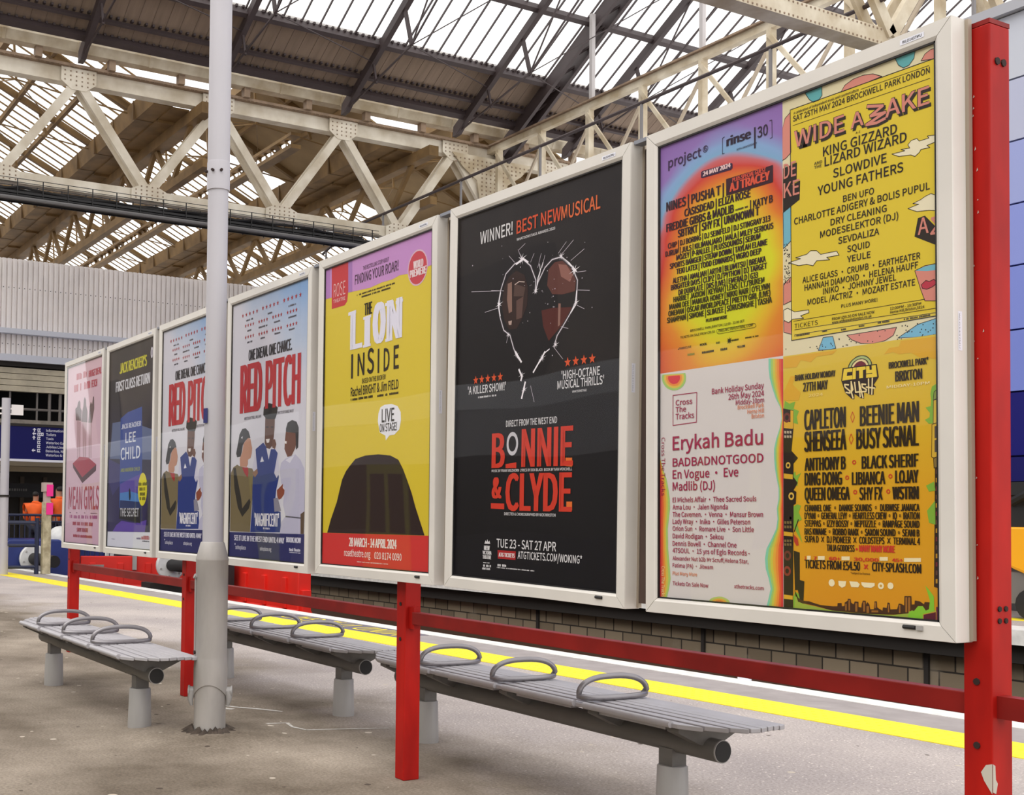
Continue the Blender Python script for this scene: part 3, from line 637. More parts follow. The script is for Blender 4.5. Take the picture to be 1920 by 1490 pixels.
POLY=[
('p','gradient','artwork',2,'#3a2040',(-316,619,-309,621,-194,616,-186,612,-186,598,-192,594,-309,598,-317,601)),
('p','gradient','artwork',2,'#3a1c28',(-212.1,569.9,-29.5,566.7,-29.6,514.8,-212.1,516.8)),
('p','gradient','artwork',3,'#2b2a14',(-187,62,-195,63,-191,70,-198,66,-199,74,-201,66,-208,70,-204,63,-211,62,-204,60,-208,53,-201,57,-199,50,-198,57,-191,53,-195,60)),
('p','yellow','artwork',1,'#dcc238',(34,713,496,708,498,502,500,282,495,74,494,36,37,31)),
('p','yellow','artwork',.3,'#5fa9ac',(85.8,748.1,144.8,749.1,145.4,721.6,134.4,710.5,115,710.7,101.1,723.8)),
('p','yellow','artwork',.3,'#d6897b',(209,710,222,726,248,734,280,735,312,728,340,713,286,711)),
('p','yellow','artwork',.3,'#5fa9ac',(378.2,751.6,439.9,751.8,435.6,729.1,420.9,715.3,404.3,713.9,390,725.8)),
('p','yellow','artwork',.3,'#d6897b',(455.9,715.2,467.5,729.8,484.7,736,500.5,733.1,500.3,706.8)),
('p','yellow','artwork',.3,'#d6897b',(4.9,666.8,15.2,693.8,34.2,706,36.6,586.2,17,573.6,4.6,570.9)),
('p','yellow','artwork',.3,'#74b3c4',(7,414.8,36.1,431.9,35.7,325.3,8.1,307.2)),
('p','yellow','artwork',.3,'#d6897b',(7.8,200.1,35.3,219,36.5,147.9,7.6,140.7)),
('p','yellow','artwork',.3,'#d6897b',(8.1,92,34.9,97,36.2,49.7,8.8,59.3)),
('p','yellow','artwork',.3,'#74b3d0',(129.8,-8.9,146.3,25.6,178.6,24.7,188.4,-10.5,171.7,-11.8)),
('p','yellow','artwork',.3,'#d6897b',(225,21,379,22,370,2,344,-9,307,-14,270,-7,241,6)),
('p','yellow','artwork',.3,'#74b3d0',(383.3,-6.9,442.2,21.1,495.1,29.2,500.9,-13.2,439,-13.3)),
('p','yellow','artwork',2,'#e9dfc0',(369,491,408,489,396,496,422,493,416,503,426,512,443,513,450,504,477,504,473,511,498,506,498,489,471,486,480,478,454,480,450,474,437,466,425,474,390,479)),
('p','yellow','artwork',2,'#e9dfc0',(415,333,447,337,430,343,453,348,465,353,482,357,499,348,498,308,476,315,441,319)),
('p','yellow','artwork',2,'#e9dfc0',(27,262,70,266,52,272,91,274,105,282,126,278,139,265,193,263,201,250,160,252,170,244,126,249,113,237,91,245,63,246)),
('p','yellow','artwork',2,'#e9dfc0',(8,125,23,128,48,114,97,112,99,104,69,99,80,90,41,93,26,85,9,95)),
('p','yellow','artwork',2.4,'#2a2320',(7.4,546.2,58,550.7,56.4,498,7.2,474.5)),
('p','yellow','artwork',2.4,'#2a2320',(7.2,483.4,69.2,494.8,66.9,439.4,7,413.6)),
('p','yellow','artwork',2.4,'#2a2320',(434,254,444.2,300.6,464.3,303,500.2,261,499.9,216.7)),
('p','yellow','artwork',2.2,'#d6897b',(434.5,163.6,463.4,171.5,500.6,171.3,499.9,73.6,462.7,79.6,450.3,113.2)),
('p','yellow','artwork',2.5,'#74b3c4',(435.7,163.4,463.3,169.9,500.6,170.2,500.5,154.1,468.9,156.2)),
('p','yellow','artwork',2.8,'#b8384a',(453,123,466,133,476,128,489,132,500,120,483,112,469,109,456,113)),
('p','white','artwork',.3,'#7fc7a8',(-48,-12,-48,-41,-44,-71,-34,-102,-22,-133,-4,-164,0,-194,-8,-223,-20,-252,-28,-281,-28,-311,-25,-341,-19,-371,-12,-400,-12,-430,-19,-459,-16,-489,-21,-518,-38,-548,-57,-578,-63,-608,-60,-638,-49,-667,-42,-696,-52,-732,-58,-751,4,-746,4,-729,4,-694,4,-665,4,-635,4,-606,4,-577,5,-548,5,-518,5,-489,5,-460,5,-430,5,-401,5,-371,5,-342,5,-312,6,-283,6,-254,6,-224,6,-195,6,-165,6,-136,6,-106,6,-77,6,-47,6,-19)),
('p','white','artwork',.34,'#9fc46a',(-40,-13,-40,-42,-37,-72,-29,-103,-18,-134,-2,-164,1,-194,-6,-223,-16,-252,-23,-282,-23,-311,-20,-341,-16,-371,-9,-400,-9,-430,-16,-459,-13,-489,-17,-518,-32,-548,-48,-578,-53,-608,-51,-638,-42,-667,-35,-696,-44,-732,-50,-750,4,-746,4,-729,4,-694,4,-665,4,-635,4,-606,4,-577,5,-548,5,-518,5,-489,5,-460,5,-430,5,-401,5,-371,5,-342,5,-312,6,-283,6,-254,6,-224,6,-195,6,-165,6,-136,6,-106,6,-77,6,-47,6,-19)),
('p','white','artwork',.38,'#c9c24a',(-32,-14,-32,-43,-30,-73,-23,-103,-14,-134,-1,-165,2,-194,-4,-224,-13,-253,-18,-282,-18,-312,-16,-341,-12,-371,-7,-400,-7,-430,-12,-459,-10,-489,-14,-518,-26,-548,-39,-578,-43,-608,-42,-637,-34,-666,-29,-696,-36,-731,-40,-749,4,-746,4,-729,4,-694,4,-665,4,-635,4,-606,4,-577,5,-548,5,-518,5,-489,5,-460,5,-430,5,-401,5,-371,5,-342,5,-312,6,-283,6,-254,6,-224,6,-195,6,-165,6,-136,6,-106,6,-77,6,-47,6,-19)),
('p','white','artwork',.42,'#e0a83e',(-24,-15,-24,-44,-22,-74,-17,-104,-10,-134,0,-165,2,-194,-2,-224,-9,-253,-13,-282,-13,-312,-12,-341,-9,-371,-4,-401,-5,-430,-9,-459,-7,-489,-10,-518,-20,-548,-30,-578,-34,-607,-32,-637,-26,-666,-22,-695,-28,-731,-32,-749,4,-746,4,-729,4,-694,4,-665,4,-635,4,-606,4,-577,5,-548,5,-518,5,-489,5,-460,5,-430,5,-401,5,-371,5,-342,5,-312,6,-283,6,-254,6,-224,6,-195,6,-165,6,-136,6,-106,6,-77,6,-47,6,-19)),
('p','white','artwork',.46,'#e58a3a',(-17,-16,-17,-44,-15,-74,-11,-104,-6,-135,2,-165,3,-194,0,-224,-5,-253,-9,-282,-9,-312,-8,-342,-5,-371,-2,-401,-2,-430,-5,-459,-4,-489,-6,-518,-14,-548,-21,-577,-24,-607,-23,-636,-19,-666,-16,-695,-20,-730,-23,-748,4,-746,4,-729,4,-694,4,-665,4,-635,4,-606,4,-577,5,-548,5,-518,5,-489,5,-460,5,-430,5,-401,5,-371,5,-342,5,-312,6,-283,6,-254,6,-224,6,-195,6,-165,6,-136,6,-106,6,-77,6,-47,6,-19)),
('p','white','artwork',.5,'#dc5a35',(-9,-17,-9,-45,-8,-75,-5,-105,-2,-135,3,-165,4,-194,2,-224,-2,-253,-4,-283,-4,-312,-3,-342,-2,-371,0,-401,0,-430,-2,-459,-1,-489,-3,-518,-7,-548,-13,-577,-14,-607,-14,-636,-11,-665,-9,-694,-12,-730,-14,-748,4,-746,4,-729,4,-694,4,-665,4,-635,4,-606,4,-577,5,-548,5,-518,5,-489,5,-460,5,-430,5,-401,5,-371,5,-342,5,-312,6,-283,6,-254,6,-224,6,-195,6,-165,6,-136,6,-106,6,-77,6,-47,6,-19)),
('p','white','artwork',.54,'#cf3138',(-1,-18,-1,-46,-1,-76,0,-106,2,-135,4,-165,5,-195,4,-224,2,-253,1,-283,1,-312,1,-342,2,-371,3,-401,3,-430,2,-460,2,-489,1,-518,-1,-548,-4,-577,-5,-606,-5,-636,-3,-665,-2,-694,-4,-729,-5,-747,4,-746,4,-729,4,-694,4,-665,4,-635,4,-606,4,-577,5,-548,5,-518,5,-489,5,-460,5,-430,5,-401,5,-371,5,-342,5,-312,6,-283,6,-254,6,-224,6,-195,6,-165,6,-136,6,-106,6,-77,6,-47,6,-19)),
('p','white','artwork',.3,'#a6c46a',(-499,-268,-497,-291,-486,-325,-469,-358,-460,-392,-454,-424,-453,-457,-458,-490,-463,-523,-461,-588,-453,-654,-450,-686,-457,-719,-468,-759,-500,-761,-500,-721,-500,-688,-500,-655,-500,-589,-500,-523,-500,-490,-500,-457,-500,-424,-500,-391,-500,-358,-500,-324,-500,-291,-500,-268)),
('p','white','artwork',.34,'#d0b94a',(-500,-268,-497,-291,-488,-325,-475,-358,-468,-391,-463,-424,-463,-457,-466,-490,-471,-523,-469,-588,-462,-654,-460,-686,-465,-719,-475,-759,-500,-761,-500,-721,-500,-688,-500,-655,-500,-589,-500,-523,-500,-490,-500,-457,-500,-424,-500,-391,-500,-358,-500,-324,-500,-291,-500,-268)),
('p','white','artwork',.38,'#e2943c',(-500,-268,-498,-291,-491,-325,-481,-358,-476,-391,-472,-424,-472,-457,-475,-490,-478,-523,-477,-589,-472,-654,-470,-687,-474,-720,-481,-760,-500,-761,-500,-721,-500,-688,-500,-655,-500,-589,-500,-523,-500,-490,-500,-457,-500,-424,-500,-391,-500,-358,-500,-324,-500,-291,-500,-268)),
('p','white','artwork',.42,'#dc6236',(-500,-268,-499,-291,-494,-325,-488,-358,-484,-391,-482,-424,-481,-457,-483,-490,-485,-523,-484,-589,-481,-655,-480,-687,-482,-720,-487,-760,-500,-761,-500,-721,-500,-688,-500,-655,-500,-589,-500,-523,-500,-490,-500,-457,-500,-424,-500,-391,-500,-358,-500,-324,-500,-291,-500,-268)),
('p','white','artwork',.46,'#d23a3a',(-500,-268,-500,-291,-497,-324,-494,-358,-492,-391,-491,-424,-491,-457,-492,-490,-493,-523,-492,-589,-490,-655,-490,-688,-491,-721,-493,-760,-500,-761,-500,-721,-500,-688,-500,-655,-500,-589,-500,-523,-500,-490,-500,-457,-500,-424,-500,-391,-500,-358,-500,-324,-500,-291,-500,-268)),
('p','white','artwork',.3,'#9fc46a',(-385,-19,-382,-28,-382,-36,-383,-45,-387,-52,-393,-59,-400,-64,-410,-68,-420,-71,-431,-71,-442,-70,-453,-67,-464,-62,-473,-56,-480,-48,-486,-40,-489,-31,-490,-22,-488,-14)),
('p','white','artwork',.35,'#d9b84a',(-394,-21,-391,-28,-390,-35,-392,-42,-395,-49,-400,-54,-406,-59,-414,-62,-422,-64,-432,-64,-441,-63,-450,-60,-459,-56,-466,-51,-472,-45,-477,-38,-480,-31,-480,-24,-479,-16)),
('p','white','artwork',.4,'#e58a3a',(-402,-23,-400,-28,-399,-34,-400,-40,-403,-45,-407,-49,-412,-53,-418,-56,-425,-57,-432,-57,-440,-56,-447,-54,-454,-51,-460,-47,-465,-42,-468,-36,-471,-31,-471,-25,-470,-19)),
('p','white','artwork',.45,'#d2333a',(-410,-24,-408,-29,-408,-33,-409,-37,-411,-41,-414,-44,-418,-47,-422,-49,-428,-50,-433,-50,-439,-50,-444,-48,-449,-46,-454,-42,-457,-39,-460,-35,-462,-30,-462,-26,-461,-22)),
('p','white','artwork',.3,'#b5c46a',(-288,-755,-286,-750,-282,-744,-275,-739,-265,-735,-254,-733,-243,-731,-231,-731,-220,-733,-211,-736,-204,-739,-200,-744,-198,-749)),
('p','white','artwork',.35,'#e0a83e',(-276,-754,-275,-750,-272,-746,-266,-743,-260,-740,-251,-738,-243,-737,-234,-737,-226,-738,-219,-740,-214,-743,-211,-746,-210,-750)),
('p','white','artwork',.4,'#dc7a3a',(-265,-754,-264,-751,-262,-748,-258,-746,-254,-744,-248,-743,-243,-742,-237,-742,-232,-743,-227,-744,-224,-746,-222,-748,-221,-751)),
('p','orange','artwork',2,'#ecdcae',(88.8,-594.7,101.3,-594.3,101.2,-605.2,88.8,-605.6)),
('p','orange','artwork',2,'#ecdcae',(125.9,-594.2,148.9,-593.5,148.9,-604.3,125.9,-605)),
('p','orange','artwork',2,'#ecdcae',(204.6,-592.9,231.1,-592.1,231.1,-602.6,204.5,-603.5)),
('p','orange','artwork',2,'#ecdcae',(324.6,-590.9,349.5,-590.1,349.4,-600.3,324.5,-601.1)),
('p','orange','artwork',2,'#ecdcae',(397.7,-591.2,446.3,-589.6,446.2,-599.5,397.6,-601.2)),
('p','orange','artwork',1,'#2c2814',(304,-71,304,-64,301,-58,297,-52,292,-47,286,-43,278,-41,270,-40,262,-40,254,-42,247,-46,240,-50,234,-56,230,-62,228,-69,227,-77)),
('p','orange','artwork',1.05,'#a9b877',(302,-71,301,-65,299,-59,295,-53,290,-49,284,-45,277,-43,270,-42,262,-43,255,-45,248,-48,242,-52,237,-57,233,-63,230,-70,230,-76)),
('p','orange','artwork',1.18,'#2c2814',(295,-72,294,-66,293,-62,290,-57,286,-54,281,-51,275,-49,269,-48,263,-49,257,-50,251,-53,246,-56,242,-60,239,-65,237,-70,236,-76)),
('p','orange','artwork',1.23,'#e3cf9a',(292,-72,292,-67,290,-63,287,-59,284,-55,279,-53,274,-51,269,-51,263,-51,258,-52,253,-55,248,-58,244,-62,242,-66,240,-71,239,-76)),
('p','orange','artwork',1.34,'#6d2530',(286,-72,286,-69,285,-65,282,-62,280,-60,276,-58,272,-56,268,-56,264,-56,260,-57,256,-59,252,-62,250,-64,247,-68,246,-72,246,-75)),
('p','orange','artwork',1.8,'#2a1812',(211,-69,319,-69,325,-105,309,-125,317,-132,309,-137,309,-152,301,-152,279,-142,279,-160,267,-157,249,-144,248,-159,241,-158,219,-139,210,-114,206,-103)),
('p','orange','artwork',2.2,'#e6c83c',(215,-72,242,-72,242,-82,226,-82,224,-92,242,-92,242,-103,209,-104)),
('p','orange','artwork',2.2,'#e6c83c',(243.8,-71.6,253.7,-71.6,252.9,-103.1,242.5,-103.3)),
('p','orange','artwork',2.2,'#e6c83c',(255,-72,284,-72,285,-80,276,-81,276,-103,264,-103,264,-81,255,-81)),
('p','orange','artwork',2.2,'#e6c83c',(286,-72,296,-72,297,-83,304,-83,303,-72,316,-72,320,-104,286,-104,286,-94,305,-94,305,-92,286,-92)),
('p','orange','artwork',.3,'#d9a526',(8,-47,54,-49,69,-30,104,-40,124,-26,178,-26,192,-16,8,-15)),
('p','orange','artwork',.3,'#d9a526',(341,-46,368,-43,386,-51,421,-51,450,-69,473,-70,500,-80,501,-18,392,-16,386,-30,356,-31)),
('p','orange','artwork',.3,'#d9a526',(7,-118,33,-73,49,-75,40,-98,68,-124,61,-146,7,-142)),
('p','orange','artwork',.6,'#7fae3a',(8,-166,12,-143,28,-153,49,-148,43,-169,62,-177,54,-194,59,-215,41,-210)),
('p','orange','artwork',.6,'#7fae3a',(40,-359,48,-351,50,-364,69,-356,58,-373,56,-394,40,-389)),
('p','orange','artwork',.6,'#7fae3a',(42,-453,55,-447,68,-451,60,-470,71,-491,53,-500,73,-559,58,-538,42,-513)),
('p','orange','artwork',.6,'#7fae3a',(40,-716,47,-699,62,-707,67,-732,93,-738,88,-756,40,-751)),
('p','orange','artwork',.8,'#2a1d14',(6,-165,43,-174,42,-229,35,-291,58,-313,42,-329,42,-368,57,-385,42,-406,52,-411,50,-445,42,-449,39,-750,4,-751)),
('p','orange','artwork',.8,'#2a1d14',(42,-581,63,-586,63,-665,79,-668,75,-740,67,-736,56,-694,46,-695)),
('p','orange','artwork',1.2,'#d8a62c',(7.9,-203.1,40.1,-208.8,40,-227.6,7.9,-222.9)),
('p','orange','artwork',1.2,'#d8a62c',(7.4,-356.1,39.5,-360.5,39.5,-374.2,7.4,-370.7)),
('p','orange','artwork',1.2,'#d8a62c',(6.9,-525.9,38.9,-528.9,38.9,-540.4,6.8,-538.3)),
('p','orange','artwork',1.2,'#d8a62c',(6.3,-710.1,38.3,-711.6,38.2,-723,6.2,-722.5)),
('p','orange','artwork',1.2,'#d8a62c',(31.8,-173,42.3,-174.7,41.1,-226,31.6,-222.8)),
('p','orange','artwork',1.2,'#b7a88c',(9.4,-231.2,16.3,-232.5,16.3,-239.8,9.4,-238.6)),
('p','orange','artwork',1.2,'#b7a88c',(19,-231.8,25.8,-233.1,25.8,-240.4,18.9,-239.1)),
('p','orange','artwork',1.2,'#b7a88c',(28.4,-232.4,35.3,-233.7,35.2,-241,28.4,-239.7)),
('p','orange','artwork',1.2,'#b7a88c',(9.4,-244.2,16.3,-245.4,16.2,-252.8,9.4,-251.5)),
('p','orange','artwork',1.2,'#b7a88c',(18.9,-244.7,25.8,-246,25.7,-253.3,18.9,-252.1)),
('p','orange','artwork',1.2,'#b7a88c',(28.4,-245.3,35.2,-246.6,35.2,-253.9,28.4,-252.6)),
('p','orange','artwork',1.2,'#b7a88c',(9.3,-257.1,16.2,-258.4,16.2,-265.7,9.3,-264.4)),
('p','orange','artwork',1.2,'#b7a88c',(18.9,-257.6,25.7,-258.9,25.7,-266.2,18.8,-265)),
('p','orange','artwork',1.2,'#b7a88c',(28.4,-258.2,35.2,-259.4,35.2,-266.7,28.3,-265.5)),
('p','orange','artwork',1.2,'#b7a88c',(9.3,-270,16.2,-271.3,16.2,-278.6,9.3,-277.4)),
('p','orange','artwork',1.2,'#b7a88c',(18.8,-270.5,25.7,-271.8,25.7,-279.1,18.8,-277.8)),
('p','orange','artwork',1.2,'#b7a88c',(28.3,-271,35.1,-272.3,35.1,-279.5,28.3,-278.3)),
('p','orange','artwork',1.2,'#b7a88c',(9.3,-279.9,16.1,-281.2,16.1,-288.5,9.2,-287.3)),
('p','orange','artwork',1.2,'#b7a88c',(18.8,-280.4,25.6,-281.6,25.6,-288.9,18.8,-287.7)),
('p','orange','artwork',1.2,'#b7a88c',(28.3,-280.9,35.1,-282.1,35.1,-289.4,28.3,-288.2)),
('p','orange','artwork',1.2,'#7d6a3c',(8.9,-379.8,15.8,-380.8,15.8,-388.1,8.9,-387.1)),
('p','orange','artwork',1.2,'#7d6a3c',(18.5,-380.1,25.3,-381.1,25.3,-388.4,18.4,-387.3)),
('p','orange','artwork',1.2,'#7d6a3c',(27.9,-380.3,34.8,-381.3,34.7,-388.6,27.9,-387.6)),
('p','orange','artwork',1.2,'#7d6a3c',(8.9,-390.6,15.8,-391.6,15.8,-398.9,8.9,-397.9)),
('p','orange','artwork',1.2,'#7d6a3c',(18.4,-390.8,25.3,-391.8,25.2,-399.1,18.4,-398.1)),
('p','orange','artwork',1.2,'#7d6a3c',(27.9,-391,34.7,-392,34.7,-399.3,27.9,-398.3)),
('p','orange','artwork',1.2,'#7d6a3c',(8.7,-457.2,15.6,-458.1,15.5,-465.4,8.7,-464.5)),
('p','orange','artwork',1.2,'#7d6a3c',(18.2,-457.2,25,-458.1,25,-465.4,18.2,-464.5)),
('p','orange','artwork',1.2,'#7d6a3c',(27.7,-457.3,34.5,-458.2,34.5,-465.4,27.7,-464.5)),
('p','orange','artwork',1.2,'#7d6a3c',(8.6,-470.1,15.5,-470.9,15.5,-478.2,8.6,-477.4)),
('p','orange','artwork',1.2,'#7d6a3c',(18.2,-470.1,25,-470.9,25,-478.2,18.1,-477.4)),
('p','orange','artwork',1.2,'#7d6a3c',(27.6,-470.1,34.4,-471,34.4,-478.2,27.6,-477.4)),
('p','orange','artwork',1.2,'#7d6a3c',(8.6,-482.9,15.5,-483.8,15.5,-491.1,8.6,-490.2)),
('p','orange','artwork',1.2,'#7d6a3c',(18.1,-482.9,25,-483.8,24.9,-491,18.1,-490.2)),
('p','orange','artwork',1.2,'#7d6a3c',(27.6,-482.9,34.4,-483.8,34.4,-491,27.6,-490.2)),
('p','orange','artwork',1.2,'#7d6a3c',(8.6,-495.8,15.4,-496.6,15.4,-503.9,8.5,-503.1)),
('p','orange','artwork',1.2,'#7d6a3c',(18.1,-495.8,24.9,-496.6,24.9,-503.9,18,-503)),
('p','orange','artwork',1.2,'#7d6a3c',(27.5,-495.7,34.4,-496.6,34.3,-503.8,27.5,-503)),
('p','orange','artwork',1.2,'#7d6a3c',(8.5,-508.7,15.4,-509.5,15.4,-516.8,8.5,-516)),
('p','orange','artwork',1.2,'#7d6a3c',(18,-508.6,24.9,-509.4,24.8,-516.7,18,-515.9)),
('p','orange','artwork',1.2,'#7d6a3c',(27.5,-508.5,34.3,-509.3,34.3,-516.6,27.5,-515.8)),
('p','orange','artwork',1.2,'#7d6a3c',(8.4,-549.4,15.3,-550.2,15.2,-557.4,8.4,-556.7)),
('p','orange','artwork',1.2,'#7d6a3c',(17.9,-549.3,24.7,-550,24.7,-557.2,17.9,-556.5)),
('p','orange','artwork',1.2,'#7d6a3c',(27.4,-549.1,34.2,-549.8,34.1,-557.1,27.3,-556.3)),
('p','orange','artwork',1.2,'#7d6a3c',(8.3,-560.1,15.2,-560.9,15.2,-568.1,8.3,-567.4)),
('p','orange','artwork',1.2,'#7d6a3c',(17.9,-559.9,24.7,-560.7,24.7,-567.9,17.8,-567.2)),
('p','orange','artwork',1.2,'#7d6a3c',(27.3,-559.8,34.1,-560.5,34.1,-567.7,27.3,-567)),
('p','orange','artwork',1.2,'#b8402a',(42,-533.9,56.5,-546.4,60.1,-565.4,52.3,-567.7,43,-555.2)),
('p','orange','artwork',.6,'#7fae3a',(476,-164,480,-148,489,-146,496,-138,501,-147,501,-166,483,-242,471,-242,460,-231,481,-222,462,-199,480,-196)),
('p','orange','artwork',.8,'#8a9a4a',(486.4,-160.3,501,-152.1,501.3,-176.1,484.2,-181.8)),
('p','orange','artwork',.8,'#d8b53c',(484.7,-181.9,501.8,-178.6,501.9,-238.5,483.7,-243.2)),
('p','orange','artwork',.8,'#d8b03a',(480,-244.2,502.4,-239.7,501.7,-325.8,485.1,-331,478.3,-328.3)),
('p','orange','artwork',1.2,'#5b5148',(487.3,-249.5,493,-248.4,492.8,-279.8,487,-280.7)),
('p','orange','artwork',1.2,'#5b5148',(495.6,-250,501.3,-249,501,-280.3,495.3,-281.2)),
('p','orange','artwork',1.2,'#5b5148',(487,-285.5,492.7,-284.4,492.5,-315.8,486.8,-316.7)),
('p','orange','artwork',1.2,'#5b5148',(495.3,-286,501,-284.8,500.8,-316.2,495.1,-317.1)),
('p','orange','artwork',.8,'#8a7440',(483.8,-332.2,501.7,-325.8,501.5,-353.2,484.9,-357.4)),
('p','orange','artwork',.7,'#3a2a1c',(487.6,-351,502.1,-348.9,501.9,-666.6,482.5,-662.6)),
('p','orange','artwork',1,'#6b4a3a',(489.8,-361.4,502.1,-360.8,502.5,-372.1,489.7,-372.7)),
('p','orange','artwork',1,'#c9962e',(489.6,-383,501.9,-382.4,502.3,-393.7,489.5,-394.4)),
('p','orange','artwork',1,'#7d3038',(489.5,-404.7,501.7,-403.9,502.2,-415.2,489.4,-416)),
('p','orange','artwork',1,'#6b4a3a',(489.3,-426.3,501.5,-425.5,502,-436.8,489.2,-437.7)),
('p','orange','artwork',1,'#c9962e',(489.1,-448,501.4,-447,501.8,-458.3,489,-459.3)),
('p','orange','artwork',1,'#7d3038',(489,-469.6,501.2,-468.6,501.7,-479.9,488.9,-480.9)),
('p','orange','artwork',1,'#6b4a3a',(488.8,-491.2,501,-490.1,501.5,-501.4,488.7,-502.5)),
('p','orange','artwork',1,'#c9962e',(488.6,-512.8,500.9,-511.7,501.3,-522.9,488.5,-524.1)),
('p','orange','artwork',1,'#7d3038',(488.5,-534.4,500.7,-533.2,501.2,-544.5,488.4,-545.7)),
('p','orange','artwork',1,'#6b4a3a',(488.3,-556,500.5,-554.7,501,-566,488.2,-567.3)),
('p','orange','artwork',1,'#c9962e',(488.1,-577.6,500.4,-576.2,500.8,-587.5,488,-588.9)),
('p','orange','artwork',1,'#7d3038',(488,-599.2,500.2,-597.7,500.7,-608.9,487.9,-610.5)),
('p','orange','artwork',1,'#6b4a3a',(487.8,-620.7,500,-619.2,500.5,-630.4,487.7,-632)),
('p','orange','artwork',1,'#c9962e',(487.6,-642.3,499.9,-640.7,500.3,-651.9,487.5,-653.6)),
('p','orange','artwork',.4,'#7fae3a',(480.8,-145.9,494.9,-139.4,497.3,-183.6,480.2,-223.7,471.7,-233.5,476.4,-202.7)),
('p','orange','artwork',.6,'#7fae3a',(461.9,-402,484.5,-392.2,488.3,-415.5,470.3,-417.8)),
('p','orange','artwork',.6,'#7fae3a',(464.3,-466.9,487,-441.2,487.6,-503,469.7,-498)),
('p','orange','artwork',1,'#4a2f18',(44,-693,48,-713,57,-716,66,-721,74,-724,95,-724,112,-728,133,-732,174,-733,190,-732,191,-723,204,-722,205,-731,213,-730,214,-720,224,-714,224,-709,233,-709,235,-719,243,-723,246,-715,258,-715,258,-729,267,-730,268,-721,272,-711,281,-711,282,-721,286,-714,292,-720,295,-733,306,-732,308,-711,315,-710,316,-726,321,-729,332,-734,334,-725,345,-726,348,-711,354,-712,356,-729,376,-727,381,-712,388,-712,397,-716,398,-691,418,-690,419,-712,427,-711,428,-701,442,-702,454,-709,456,-703,470,-703,471,-724,410,-736,365,-742,291,-746,233,-745,174,-745,112,-735,74,-731,57,-728)),
('p','orange','artwork',1.3,'#9a6528',(400.7,-694.3,406,-694,405.7,-733.1,400.4,-733.5)),
('p','orange','artwork',1.3,'#9a6528',(408.7,-693.8,414.9,-693.4,414.6,-733.3,408.4,-733.8)),
('p','orange','artwork',1.3,'#9a6528',(273,-714.5,278.7,-714.1,278.6,-740.6,272.8,-741)),
('p','orange','artwork',1.3,'#9a6528',(247.9,-719.4,254.7,-719,254.6,-742.3,247.8,-742.8)),
('p','orange','artwork',1.3,'#9a6528',(226.5,-712.4,231.4,-712.1,231.2,-740.7,226.3,-741)),
('p','orange','artwork',1.3,'#9a6528',(308.1,-713.9,312.8,-713.6,312.7,-728.4,308,-728.7)),
('p','orange','artwork',1.3,'#9a6528',(215.6,-723.2,220.5,-722.9,220.4,-741.4,215.5,-741.8)),
('p','orange','artwork',1.3,'#9a6528',(348.9,-716.1,352.6,-715.9,352.5,-737,348.8,-737.2)),
('p','orange','artwork',1.3,'#9a6528',(283.4,-725.4,291,-724.9,290.9,-743,283.3,-743.6)),
('p','orange','artwork',1.3,'#9a6528',(298.5,-735.9,319.2,-734.5,319.2,-739.4,298.5,-740.9)),
('p','orange','artwork',1.3,'#9a6528',(381.7,-715.6,386.2,-715.3,386,-736.2,381.5,-736.5)),
('p','orange','artwork',.9,'#9db043',(48,-713,57,-728,74,-732,112,-737,174,-745,233,-746,291,-746,365,-743,408,-736,419,-727,437,-731,450,-732,488,-722,488,-751,450,-751,291,-756,174,-755,91,-751,44,-747)),
('p','orange','artwork',1.4,'#86c234',(406,-751,412,-730,426,-728,437,-715,451,-714,459,-725,468,-721,471,-699,465,-680,458,-660,472,-675,482,-687,483,-723,450,-738,450,-751)),
('p','orange','artwork',1.8,'#5c2430',(452.2,-735.3,488.3,-725.7,488.1,-750.3,452.1,-750.6)),
('p','orange','artwork',1.7,'#6b2a45',(488.4,-713.2,502.7,-712.2,502.9,-750.2,488.1,-750.6)),
('p','orange','artwork',2,'#efe2b8',(193.6,-661.1,219.6,-661,216.3,-674.9,205.2,-679.9,194.8,-673.3)),
('p','orange','artwork',2,'#efe2b8',(229.2,-660.5,254.8,-660.9,262.9,-667,257.8,-676,235.6,-676.1)),
('p','orange','artwork',2,'#efe2b8',(267.4,-661.3,309,-661.4,309,-669,298.5,-674.9,276.7,-675,268.6,-668.9)),
('p','black','artwork',2,'#a82222',(-194.4,-631.6,-75.9,-631.3,-77.3,-664.6,-191.1,-665.4)),
('p','black','artwork',2,'#cf3a26',(-150.6,-291.7,-81.5,-286.1,-80.9,-309.8,-150.1,-310)),
('p','black','artwork',2,'#cf3a26',(-244,-446.1,-155.8,-446.7,-155.2,-469.3,-243.4,-467.6)),
('p','black','artwork',3.6,'#e0702c',(213.6,-275.5,250.9,-276.4,251.6,-309,214.4,-306.3)),
('p','black','artwork',3.6,'#e0702c',(222.5,-436.2,254.6,-436,255.3,-468.5,223.2,-466.9)),
('p','black','artwork',3,'#d9d6d8',(-283,-610,-276,-596,-269,-603,-264,-591,-258,-603,-250,-596,-244,-609)),
('p','black','spark_heart',3.3,'#f4eef4',(-34,516,-64,508,-57,526,-68,510,-75,528,-72,509,-89,516,-73,505,-102,494,-72,502,-79,484,-69,500,-61,482,-65,501,-47,494,-63,504)),
('p','black','spark_heart',3.3,'#f4eef4',(280,419,252,412,258,428,248,414,241,430,245,412,228,419,243,409,216,399,244,406,238,389,248,404,255,387,251,405,268,398,253,408)),
('p','black','spark_heart',3.3,'#f4eef4',(-182,356,-206,351,-201,364,-209,352,-215,366,-212,351,-226,357,-214,348,-236,340,-212,345,-218,331,-210,344,-204,330,-207,345,-193,339,-205,348)),
